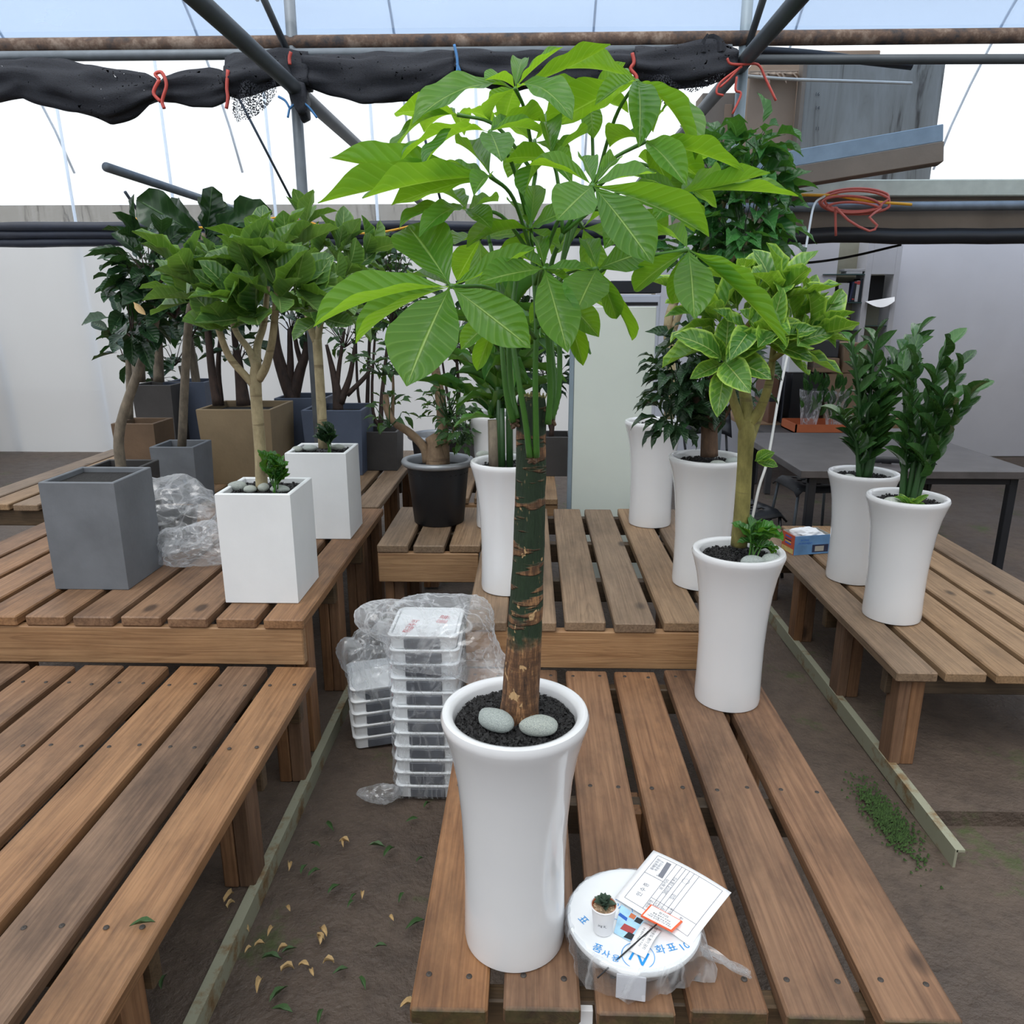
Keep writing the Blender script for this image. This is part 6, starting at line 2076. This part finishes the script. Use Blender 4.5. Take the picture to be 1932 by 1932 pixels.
def crumple(name, label, c, r, seed, mat='plastic', sub=5, amp=0.25, tails=(), cat='plastic bag', flat=None, cut=None, ridge=3.0):
    bm = bmesh.new()
    bmesh.ops.create_icosphere(bm, subdivisions=sub, radius=1)
    off = Vector((seed * 7.3, seed * 3.1, 0))
    tl_ = [(Vector(d).normalized(), L, sharp) for d, L, sharp in tails]
    for v in bm.verts:
        p = v.co.normalized()
        n1 = mnoise.noise(p * ridge * 0.6 + off)
        n2 = 1 - abs(mnoise.noise(p * ridge * 1.4 + off * 2)) * 2
        n3 = 1 - abs(mnoise.noise(p * ridge * 3.4 + off * 3)) * 2
        k = 1 + amp * (0.8 * n1 + 0.30 * n2 + 0.07 * n3)
        for d, L, sharp in tl_:
            k += L * max(0.0, p.dot(d)) ** sharp
        v.co = Vector((p.x * r[0], p.y * r[1], p.z * r[2])) * k
        if flat is not None and v.co.z < flat:
            v.co.z = flat + 0.1 * (v.co.z - flat)
    me = bpy.data.meshes.new(name)
    bm.to_mesh(me)
    bm.free()
    me.polygons.foreach_set('use_smooth', [True] * len(me.polygons))
    me.materials.append(MT[mat])
    o = inst(name, me, None, Matrix.Translation(Vector(c)))
    return tag(o, label, cat)


ztop = n_tr * th_
# clear bag drawn over the top trays: box-like skin with a peak and a knotted tail
def draped_bag():
    bm = bmesh.new()
    bmesh.ops.create_icosphere(bm, subdivisions=6, radius=1)
    c = Vector((SXc + 0.045, SYc - 0.01, ztop - 0.035))
    d1 = (Vector((SXc - 0.09, SYc - 0.13, ztop + 0.125)) - c).normalized()
    d2 = (Vector((SXc + 0.22, SYc - 0.16, ztop - 0.13)) - c).normalized()
    d3 = (Vector((SXc + 0.24, SYc - 0.15, ztop - 0.21)) - c).normalized()
    for v in bm.verts:
        p = v.co.normalized()
        e = (abs(p.x) ** 4 + abs(p.y) ** 4 + abs(p.z) ** 4) ** (-0.25)
        k = e * (1 + 0.05 * mnoise.noise(p * 2.2) + 0.05 * (1 - 2 * abs(mnoise.noise(p * 5))) + 0.025 * (1 - 2 * abs(mnoise.noise(p * 12))))
        k += 1.05 * max(0, p.dot(d1)) ** 12 + 0.30 * max(0, p.dot(d2)) ** 6
        g = max(0, p.dot(d3))
        k += 0.9 * g ** 26
        q = Vector((p.x * 0.168, p.y * 0.15, p.z * 0.098)) * k
        v.co = c + q
    me = bpy.data.meshes.new('knotted_bag')
    bm.to_mesh(me)
    bm.free()
    me.polygons.foreach_set('use_smooth', [True] * len(me.polygons))
    me.materials.append(MT['plastic_white'])
    o = inst('knotted_bag', me)
    tag(o, 'knotted clear plastic bag pulled over the top of the tray stack', 'plastic bag')


draped_bag()
# thin wrap round the whole stack
mb = MB()
rings = []
for j in range(26):
    z = 0.004 + (ztop - 0.09) * j / 25
    ring = []
    for (x, y, _) in rrect(0, 0, 0.123, 0.127, 0.028, 0, 9):
        w = 0.004 * mnoise.noise(Vector((x * 40, y * 40, z * 30))) + 0.003 * math.sin(z * 122)
        l = math.hypot(x, y)
        ring.append((SXc + x * (1 + w / l), SYc + y * (1 + w / l), z))
    rings.append(ring)
tag(loft(rings, False, False).build('stack_wrap', MT['plastic_thin'] if 'plastic_thin' in MT else MT['plastic'], None, True), 'thin clear wrap round the sides of the tray stack', 'plastic wrap')
crumple('crumpled_plastic', 'crumpled clear plastic heap left of the tray stack', (-0.585, 2.68, 0.30), (0.115, 0.10, 0.16), 2, 'plastic_sheet', 6, 0.42, [((-0.8, -0.2, 0.3), 0.3, 10), ((0.2, -0.5, -1), 0.5, 16)], flat=-0.298, ridge=2.6)
crumple('crumpled_plastic', 'small clear plastic scrap at the foot of the tray stack', (-0.505, 2.26, 0.035), (0.06, 0.03, 0.03), 3, 'plastic_sheet', 5, 0.5, [((-1, 0, 0.2), 0.5, 8)], flat=-0.033, ridge=1.8)
q = PZ(330, 960, UB)
dt = empty('dark_tray', (-1.78, 3.32, UB), 'dark tray inside the crumpled plastic on the raised bench', 'tray')
loft([rrect(-1.78, 3.32, 0.17, 0.15, 0.02, UB + 0.001), rrect(-1.78, 3.32, 0.19, 0.17, 0.02, UB + 0.13), rrect(-1.78, 3.32, 0.18, 0.16, 0.02, UB + 0.13), rrect(-1.78, 3.32, 0.165, 0.145, 0.02, UB + 0.02)]).build('tray_body', MT['planter_dark'], dt)
crumple('crumpled_plastic', 'large crumpled clear plastic sheet covering the dark tray on the raised bench', (-1.66, 3.24, UB + 0.125), (0.25, 0.18, 0.15), 5, 'plastic_sheet', 6, 0.36, [((0.3, 0.3, 1), 0.25, 10), ((0.5, -1, -0.3), 0.25, 8)], flat=-0.112, ridge=2.4)
crumple('crumpled_plastic', 'milky twisted end of the plastic sheet beside the white planter', (-1.42, 3.02, UB + 0.075), (0.15, 0.11, 0.085), 6, 'plastic_sheet', 6, 0.42, [((0.8, -0.4, 0), 0.3, 8)], flat=-0.062, ridge=2.8)

# ------------------------------------------------------------------ round parcel, receipt, cup and notes
PC = Vector((0.211, 1.247, 0))
ZP = 0.495
pa = empty('round_parcel', (PC.x, PC.y, LB), 'round white saucer with blue print, wrapped in clear plastic, beside the money tree pot', 'parcel')
MB().lathe([(0.085, LB + 0.001), (0.10, LB + 0.006), (0.118, ZP - 0.018), (0.129, ZP - 0.016), (0.1325, ZP - 0.008), (0.131, ZP - 0.001), (0.127, ZP + 0.001), (0.118, ZP - 0.002), (0.001, ZP - 0.003)], 64,
           Matrix.Translation((PC.x, PC.y, 0)), True).build('saucer', MT['white_plastic'], pa, True, 50)
zl = ZP - 0.0018


def on_lid(x, y, z=zl + 0.0006):
    q = PZ(x, y, z)
    return q


EX = (-0.93, -0.35, 0)
for s_, (x, y), sz, ex in (('10', (1292, 1786), 0.022, (0.9, 0.45, 0)), ('표', (1268, 1788), 0.022, (0.95, 0.3, 0)), ('화', (1246, 1792), 0.022, (1, 0.15, 0)),
                           ('N', (1205, 1806), 0.046, (0.86, -0.5, 0)), ('용', (1160, 1813), 0.018, (0.98, -0.2, 0)), ('사', (1137, 1808), 0.018, (0.95, -0.3, 0)), ('품', (1114, 1801), 0.022, (0.9, -0.4, 0)),
                           ('표', (1100, 1736), 0.022, (0.6, -0.8, 0)), ('10', (1167, 1709), 0.016, (-0.7, 0.6, 0))):
    q = on_lid(x, y)
    d = q - PC
    d.z = 0
    if d.length > 0.112:
        d = d.normalized() * 0.112
        q = Vector((PC.x + d.x, PC.y + d.y, q.z))
    letters(s_, 'blue_print', pa, q, ex, sz)


def ring_flat(c, R, w, mat, parent, n=40, name='printed_ring'):
    mb = MB()
    v, f = [], []
    for i in range(n):
        a = 2 * math.pi * i / n
        for r in (R, R + w):
            v.append((c.x + r * math.cos(a), c.y + r * math.sin(a), c.z))
    for i in range(n):
        j = (i + 1) % n
        f.append((i * 2, i * 2 + 1, j * 2 + 1, j * 2))
    return mb.add(v, f).build(name, MT[mat], parent)


ring_flat(on_lid(1204, 1803), 0.030, 0.0012, 'blue_print', pa)
ring_flat(on_lid(1168, 1716), 0.026, 0.0012, 'blue_print', pa)
# blue photo label on the lid
lb = MB()
MT['label_blue'] = plain('pale_blue_label', srgb(170, 212, 238), 0.5, var=0.15, nscale=60)
MT['label_deep'] = plain('deep_blue_label', srgb(40, 96, 190), 0.5, var=0.2)
cq = [on_lid(*p, zl + 0.0008) for p in ((1158, 1760), (1188, 1776), (1222, 1742), (1172, 1706))]
lab_o = MB().add(cq, [(0, 1, 2, 3)]).build('photo_label', MT['label_blue'], pa)
for (pts4, mat) in ((((1170, 1752), (1192, 1763), (1200, 1753), (1178, 1742)), 'book_red'), (((1176, 1768), (1192, 1774), (1200, 1765), (1186, 1758)), 'book_dark'), (((1196, 1738), (1208, 1744), (1214, 1736), (1202, 1730)), 'book_dark'),
                    (((1186, 1730), (1196, 1735), (1201, 1728), (1191, 1722)), 'terracotta'), (((1188, 1776), (1194, 1770), (1212, 1752), (1222, 1742), (1206, 1762)), 'label_deep'), (((1166, 1726), (1182, 1738), (1184, 1732), (1170, 1722)), 'label_deep')):
    MB().add([on_lid(*p, zl + 0.0011) for p in pts4], [tuple(range(len(pts4)))]).build('picture_patch', MT[mat], lab_o)
# plastic round the saucer
mb = MB()
v, f = [], []
N_, R_ = 72, 7
for j in range(R_ + 1):
    for i in range(N_):
        a = 2 * math.pi * i / N_
        t = j / R_
        flare = 0.02 * max(0, mnoise.noise(Vector((math.cos(a) * 2, math.sin(a) * 2, 4)))) + (0.045 * math.exp(-((a - 5.75 + (0)) / 0.22) ** 2)) + 0.018 * math.exp(-((a - 4.5) / 0.4) ** 2) + 0.02 * math.exp(-((a - 3.9) / 0.25) ** 2)
        r = 0.126 + 0.010 * min(1, t * 5) + flare * t + 0.005 * mnoise.noise(Vector((a * 9, t * 6, 0))) + 0.004 * math.sin(a * 23 + t * 4) * t - 0.012 * max(0, t - 0.55)
        z = ZP + 0.0025 - (0.06 * max(0, t - 0.08)) + 0.003 * mnoise.noise(Vector((a * 5, t * 5, 3)))
        v.append((PC.x + r * math.cos(a), PC.y + r * math.sin(a), max(z, LB + 0.003)))
for j in range(R_):
    for i in range(N_):
        i2 = (i + 1) % N_
        f.append((j * N_ + i, (j + 1) * N_ + i, (j + 1) * N_ + i2, j * N_ + i2))
wrap_o = mb.add(v, f).build('clear_wrap', MT['plastic'], pa, True)
tl = MB()
c0 = PC + Vector((0.125, -0.05, ZP - 0.03))
v, f = [], []
for i in range(9):
    for k in range(7):
        t, s_ = i / 8, k / 6 - 0.5
        v.append(c0 + Vector((0.085 * t, -0.035 * t + s_ * (0.05 - 0.02 * t) + 0.004 * mnoise.noise(Vector((i, k, 0)) * 0.9), -0.018 * t + 0.010 * math.sin(k * 2.2 + i * 0.4) - s_ * 0.02)))
for i in range(8):
    for k in range(6):
        q = i * 7 + k
        f.append((q, q + 1, q + 8, q + 7))
tl.add(v, f).build('wrap_tail', MT['plastic_white'], pa, True)
q = PC + Vector((-0.02, -0.128, ZP - 0.01))
MB().cbox(-0.027, 0.027, -0.003, 0.0, -0.047, 0, 0.0012, Matrix.Translation(q) @ Matrix.Rotation(-0.15, 4, 'Z') @ Matrix.Rotation(-0.2, 4, 'X')).build('grey_tag', MT['planter_grey'] if False else MT['white_frame'], pa)

# receipt: a slightly curled sheet
ZR = ZP + 0.004
A, B, C, D = [PZ(x, y, ZR) for x, y in ((1233, 1604), (1380, 1684), (1303, 1782), (1160, 1694))]
rc = empty('receipt_sheet', (A + B + C + D) / 4, 'printed white receipt sheet lying across the round parcel', 'paper')


def on_sheet(u, v, dz=0.0):
    """u along A->B (long side), v along A->D"""
    p = A * (1 - u) * (1 - v) + B * u * (1 - v) + C * u * v + D * (1 - u) * v
    z = ZR + 0.006 * math.sin(math.pi * u) * (1 - v) + 0.004 * v * (1 - v) - 0.010 * max(0, u + v - 1.75) ** 1 * 2
    return Vector((p.x, p.y, z + dz))


v, f = [], []
n = 16
for j in range(n + 1):
    for i in range(n + 1):
        v.append(on_sheet(i / n, j / n))
for j in range(n):
    for i in range(n):
        k = j * (n + 1) + i
        f.append((k, k + n + 1, k + n + 2, k + 1))
so = MB().add(v, f).build('sheet', MT['paper'], rc, True)
sd = so.modifiers.new('thickness', 'SOLIDIFY')
sd.thickness = 0.0004
ex_s = (A - D).normalized()
lines = MB()


def sheet_line(u0, v0, u1, v1, w=0.0005):
    n = 8
    pv, pf = [], []
    for i in range(n + 1):
        t = i / n
        p = on_sheet(u0 + (u1 - u0) * t, v0 + (v1 - v0) * t, 0.0007)
        q = on_sheet(u0 + (u1 - u0) * t + 0.001, v0 + (v1 - v0) * t + 0.001, 0.0007)
        d = on_sheet(u1, v1) - on_sheet(u0, v0)
        s_ = Vector((-d.y, d.x, 0)).normalized() * w
        pv += [p - s_, p + s_]
    for i in range(n):
        pf.append((i * 2, i * 2 + 2, i * 2 + 3, i * 2 + 1))
    lines.add(pv, pf)


for u in (0.09, 0.34, 0.41, 0.46, 0.51, 0.57, 0.63, 0.92):
    sheet_line(u, 0.06, u, 0.92)
for v_ in (0.06, 0.92):
    sheet_line(0.09, v_, 0.92, v_)
sheet_line(0.34, 0.72, 0.92, 0.72)
sheet_line(0.09, 0.42, 0.34, 0.42)
lines.build('table_rules', MT['ink_grey'], rc)
for s_, u, v_, sz in (('인 수 증', 0.21, 0.68, 0.013), ('꽃배달주문', 0.14, 0.22, 0.009), ('주문하신곳', 0.19, 0.22, 0.008), ('Tel', 0.25, 0.36, 0.008), ('상품명', 0.375, 0.82, 0.009), ('배달일시', 0.435, 0.82, 0.008),
                      ('배달시간', 0.485, 0.82, 0.008), ('외 파키라', 0.375, 0.45, 0.009), ('2021년 2월 8일', 0.435, 0.42, 0.009), ('입금', 0.54, 0.55, 0.009), ('받는분', 0.54, 0.82, 0.008), ('보내는분', 0.62, 0.78, 0.008), ('상품명', 0.76, 0.80, 0.008)):
    letters(s_, 'ink_grey', rc, on_sheet(u, v_, 0.0008), ex_s, sz)
bl = [on_sheet(0.23, 0.10, 0.0009), on_sheet(0.29, 0.10, 0.0009), on_sheet(0.31, 0.38, 0.0009), on_sheet(0.25, 0.38, 0.0009)]
MB().add(bl, [(3, 2, 1, 0)]).build('blacked_out_box', MT['ink_grey'], rc)
ring_flat(on_sheet(0.545, 0.24, 0.0009), 0.007, 0.0006, 'ink_grey', rc, 30, 'pen_circle')

# white folded note
nA = [PZ(x, y, ZR) for x, y in ((1215, 1737), (1249, 1753), (1217, 1805), (1184, 1789))]
nt = empty('folded_note', sum(nA, Vector()) / 4, 'small curled white note with black lettering on the parcel', 'paper')
v, f = [], []
for j in range(11):
    for i in range(3):
        t, s_ = j / 10, i / 2
        p = (nA[0].lerp(nA[3], t)).lerp(nA[1].lerp(nA[2], t), s_)
        p.z = ZP + 0.001 + 0.008 * math.sin(math.pi * min(1, t * 1.05))
        v.append(p)
for j in range(10):
    for i in range(2):
        k = j * 3 + i
        f.append((k, k + 3, k + 4, k + 1))
o = MB().add(v, f).build('sheet', MT['paper'], nt, True)
sd = o.modifiers.new('thickness', 'SOLIDIFY')
sd.thickness = 0.0004
ndir = (nA[2] - nA[1]).normalized()
mid_n = sum(nA, Vector()) / 4
sdv = (nA[1] - nA[0]).normalized()
for s_, off, sz in (('영하온도 환기 금지', 0.010, 0.0078), ('시원한 실내에서 키워 주세요', 0.001, 0.0050), ('물을 충분히 주세요', -0.008, 0.0045)):
    p = mid_n + sdv * off
    p.z = ZP + 0.0105
    letters(s_, 'ink', nt, p, (ndir.x, ndir.y, 0), sz)

# orange plant tag on a black stake
oA = [PZ(x, y, ZR + 0.014) for x, y in ((1228, 1706), (1288, 1738), (1268, 1757), (1209, 1727))]
ot = empty('plant_tag', sum(oA, Vector()) / 4, 'orange plant tag with white label on a thin black stake', 'tag')
up = Vector((0, 0, 0.0035))
mb = MB().add([p - up for p in oA] + list(oA), [(0, 1, 2, 3), (7, 6, 5, 4), (0, 4, 5, 1), (1, 5, 6, 2), (2, 6, 7, 3), (3, 7, 4, 0)])
mb.build('plate', MT['orange'], ot)
cm = sum(oA, Vector()) / 4
ins = [cm + (p - cm) * 0.9 + Vector((0, 0, 0.0004)) for p in oA]
MB().add(ins, [(3, 2, 1, 0)]).build('white_label', MT['paper'], ot)
od = (oA[1] - oA[0]).normalized()
ov = (oA[3] - oA[0]).normalized()
for s_, off, sz in (('파키라', -0.008, 0.0075), ('물을 충분히 주세요', -0.001, 0.0048), ('직사광선을 피해 주세요', 0.005, 0.0046), ('시원한 실내에서 키워 주세요', 0.010, 0.0044)):
    p = cm + ov * off
    p.z = cm.z + 0.0008
    letters(s_, 'ink', ot, p, (od.x, od.y, 0), sz)
e0 = PZ(1241, 1742, ZR + 0.012)
e1 = PZ(1127, 1845, ZP - 0.012)
MB().tube([e0, e0.lerp(e1, 0.5) + Vector((0, 0, 0.001)), e1], [0.0015, 0.0015, 0.0014], 8).build('stake', MT['black_cable'], ot, True)

# succulent in a paper cup
cc = PZ(1140, 1750, ZP)
cc = Vector((0.147, 1.212, ZP - 0.0008))
cup = empty('succulent_cup', cc, 'small green succulent in a white paper cup on the round parcel', 'potted plant')
MB().lathe([(0.0175, 0), (0.0185, 0.001), (0.0238, 0.057), (0.0255, 0.0575), (0.0262, 0.0592), (0.0252, 0.0608), (0.0238, 0.060), (0.023, 0.05)], 36, Matrix.Translation(cc), True).build('paper_cup', MT['paper'], cup, True, 50)
MB().lathe([(0.0228, 0.050), (0.0232, 0.0585), (0.0222, 0.0585), (0.0215, 0.050)], 30, Matrix.Translation(cc)).build('inner_pot', MT['terracotta'], cup, True, 50)
mb = MB().lathe([(0.001, 0.050), (0.0218, 0.0495)], 24, Matrix.Translation(cc))
granules(mb, cc.x, cc.y, cc.z + 0.050, 0.020, 170, 0.0019, 91)
o = mb.build('gravel', MT['gravel_beige'], cup)
o['kind'] = 'stuff'
S_SUC = leaf_shape([(0, 0.5), (0.3, 0.85), (0.6, 1.0), (0.85, 0.7), (1, 0.05)], -0.6, 0.35, 0.0, 6, 2).mesh('leaf', MT['succulent'], True)
for i in range(16):
    az = i * 2.4
    el = math.radians(20 + 60 * i / 16)
    c = cc + Vector((0, 0, 0.052 + 0.008 * i / 16))
    d = Vector((math.cos(az) * math.cos(el), math.sin(az) * math.cos(el), math.sin(el)))
    inst('leaf', S_SUC, cup, leaf_matrix(c, c + d * (0.026 - 0.004 * i / 16), 0.015, (0, 0, 1)))
letters('ing K.', 'ink', cup, cc + Vector((-0.004, -0.0232, 0.030)), (0.97, -0.2, -0.1), 0.0075, (-0.2, -0.97, 0.05))

# ------------------------------------------------------------------ tissue box on the right bench
a, b = PZ(1497, 1049, LB), PZ(1481, 1043, LB)
tbx = empty('tissue_box', (1.41, 3.78, LB), 'cut-open blue and orange box with a white plastic bag inside', 'box')
p0 = PZ(1497, 1048, LB)
M = Matrix.Translation((p0.x, p0.y, LB + 0.001)) @ Matrix.Rotation(0.22, 4, 'Z')
Lx, Ly, Hh = 0.20, 0.115, 0.10
MT['box_sky'] = plain('sky_blue_print', srgb(96, 140, 186), 0.5, var=0.25, nscale=9)
MT['box_inner'] = plain('box_inner_grey', srgb(164, 162, 154), 0.8)
MT['box_orange'] = plain('box_orange', srgb(184, 82, 56), 0.5, var=0.08)
MT['box_yellow'] = plain('box_yellow', srgb(196, 178, 110), 0.5, var=0.2, nscale=60)
for nm, bb, mt_ in (('front_face', (0, Lx, -0.002, 0.001, 0, Hh), 'box_sky'), ('end_face', (-0.002, 0.001, 0.001, Ly, 0, Hh), 'box_orange'), ('back_face', (0, Lx, Ly - 0.002, Ly, 0, Hh + 0.004), 'box_inner'),
                    ('end_face', (Lx - 0.002, Lx, 0.001, Ly, 0, Hh), 'box_inner'), ('base', (0, Lx, 0, Ly, 0, 0.003), 'box_inner')):
    MB().box(*bb, M).build(nm, MT[mt_], tbx)
MB().box(-0.0026, -0.002, 0.004, Ly - 0.004, 0.003, 0.028, M).build('yellow_band', MT['box_yellow'], tbx)
for k, mt_ in enumerate(('label_deep', 'box_yellow', 'book_navy', 'book_red', 'label_deep')):
    MB().box(-0.0026, -0.002, 0.03, Ly - 0.03, 0.045 + k * 0.009, 0.051 + k * 0.009, M).build('colour_stripe', MT[mt_], tbx)
R3 = M.to_3x3()
letters('IM FREE', 'label_deep', tbx, M @ Vector((0.055, -0.0025, 0.076)), R3 @ Vector((1, 0, 0)), 0.014, R3 @ Vector((0, -1, 0)))
letters('IN MOMENT', 'label_deep', tbx, M @ Vector((0.06, -0.0025, 0.060)), R3 @ Vector((1, 0, 0)), 0.014, R3 @ Vector((0, -1, 0)))
MB().box(0.10, 0.19, -0.0026, -0.002, 0.01, 0.05, M).build('printed_device', MT['book_navy'], tbx)
MB().box(0.115, 0.165, -0.0032, -0.0026, 0.015, 0.042, M).build('printed_screen', MT['box_inner'], tbx)
MT['bag_white'] = plain('white_thin_bag', (0.78, 0.80, 0.83, 1), 0.4, var=0.05)
crumple('white_bag', 'white plastic bag stuffed into the cut-open box', M @ Vector((0.11, 0.055, 0.078)), (0.075, 0.038, 0.040), 8, 'bag_white', 5, 0.4, [((-1, 0, 0.8), 0.4, 8)], ridge=3)

# ------------------------------------------------------------------ litter on the dirt
S_DRY = [leaf_shape(PF['ficus'], d, 0.35, 0.1, 6, 2, 2, i).mesh('fallen_leaf', MT['dry_leaf'], True) for i, d in enumerate((1.2, 2.0))]
S_FGR = [leaf_shape(PF['ficus'], d, 0.2, 0.05, 6, 2, 2, i).mesh('fallen_leaf', MT['fallen_green'], True) for i, d in enumerate((0.4, 0.9))]
dry = [(640, 1590), (545, 1645), (440, 1688), (443, 1705), (505, 1768), (500, 1782), (540, 1713), (605, 1756), (598, 1770), (612, 1775), (683, 1698), (735, 1730), (555, 1830), (588, 1830), (610, 1820), (485, 1875), (755, 1903), (462, 1800), (525, 1798), (470, 1760), (460, 1715), (648, 1600), (563, 1824)]
grn = [(630, 1570), (585, 1592), (580, 1632), (605, 1642), (765, 1552), (745, 1600), (660, 1703), (655, 1715), (752, 1705), (532, 1812), (543, 1862), (627, 1840), (512, 1905), (315, 1840), (610, 1905), (765, 1755), (812, 1515), (728, 1600), (705, 1790), (642, 1670), (800, 1620), (560, 1790), (690, 1870)]
ORD2 = ('first', 'second', 'third', 'fourth', 'fifth', 'sixth', 'seventh', 'eighth', 'ninth', 'tenth', 'eleventh', 'twelfth', 'thirteenth', 'fourteenth', 'fifteenth', 'sixteenth', 'seventeenth', 'eighteenth', 'nineteenth', 'twentieth', 'twenty-first', 'twenty-second', 'twenty-third')
dry.sort(key=lambda q: q[1])
grn.sort(key=lambda q: q[1])
for i, (x, y) in enumerate(dry + grn):
    green = i >= len(dry)
    q = PZ(x, y, 0.004)
    if q.x < -0.81:
        q = PZ(x, y, 0.05)
    a = rnd.uniform(0, 6.28)
    l = rnd.uniform(0.022, 0.04) if not green else rnd.uniform(0.03, 0.06)
    S = S_FGR if green else S_DRY
    M = leaf_matrix(q + Vector((0, 0, 0.003)), q + Vector((math.cos(a) * l, math.sin(a) * l, 0.005)), l * (0.4 if not green else 0.28), (rnd.uniform(-.3, .3), rnd.uniform(-.3, .3), 1))
    o = inst('fallen_leaf', S[i % 2], None, M)
    tag(o, ORD2[i - len(dry)] + ' fallen green leaf on the dirt, counted from the aisle far end' if green else ORD2[i] + ' dry tan leaf on the dirt, counted from the aisle far end', 'leaf', 'green leaves fallen on the aisle' if green else 'dry leaves fallen on the aisle')
q = PZ(262, 1748, LB + 0.004)
o = inst('fallen_leaf', S_FGR[0], None, leaf_matrix(q + Vector((-0.02, 0, 0)), q + Vector((0.03, 0.01, 0.002)), 0.012, (0, 0, 1)))
tag(o, 'narrow green leaf lying on the left low bench edge', 'leaf')
# moss cushion by the right channel
MT['moss'] = plain('moss', srgb(48, 72, 28), 0.9, var=0.4, nscale=60, bump=0.8)
mb = MB()
rr = random.Random(5)
mc = PZ(1672, 1540, 0)
for i in range(900):
    cx_, cy_ = mc.x + rr.gauss(0, 0.03), mc.y + rr.gauss(0, 0.10)
    h = rr.uniform(0.0, 0.005)
    r = rr.uniform(0.003, 0.007)
    mb.add([(cx_ - r, cy_ - r, -0.004), (cx_ + r, cy_ - r, -0.004), (cx_, cy_ + r, -0.004), (cx_, cy_, h)], [(0, 1, 3), (1, 2, 3), (2, 0, 3)])
o = mb.build('moss_patch', MT['moss'])
tag(o, 'green moss growing on the dirt by the right channel', 'moss', None, 'stuff')

# small white bits under the benches
o = MB().cbox(0.098, 0.124, 1.125, 1.1385, 0.325, 0.392, 0.001).build('paper_scrap', MT['paper'])
tag(o, 'white paper scrap stuck between two slats at the near bench end', 'paper')
q = PZ(1530, 1130, 0.05)
o = MB().cbox(q.x - 0.05, q.x + 0.08, q.y, q.y + 0.12, 0.046, 0.13, 0.006).build('foam_block', MT['white_plastic'])
tag(o, 'white foam block on the dirt under the right bench', 'block')
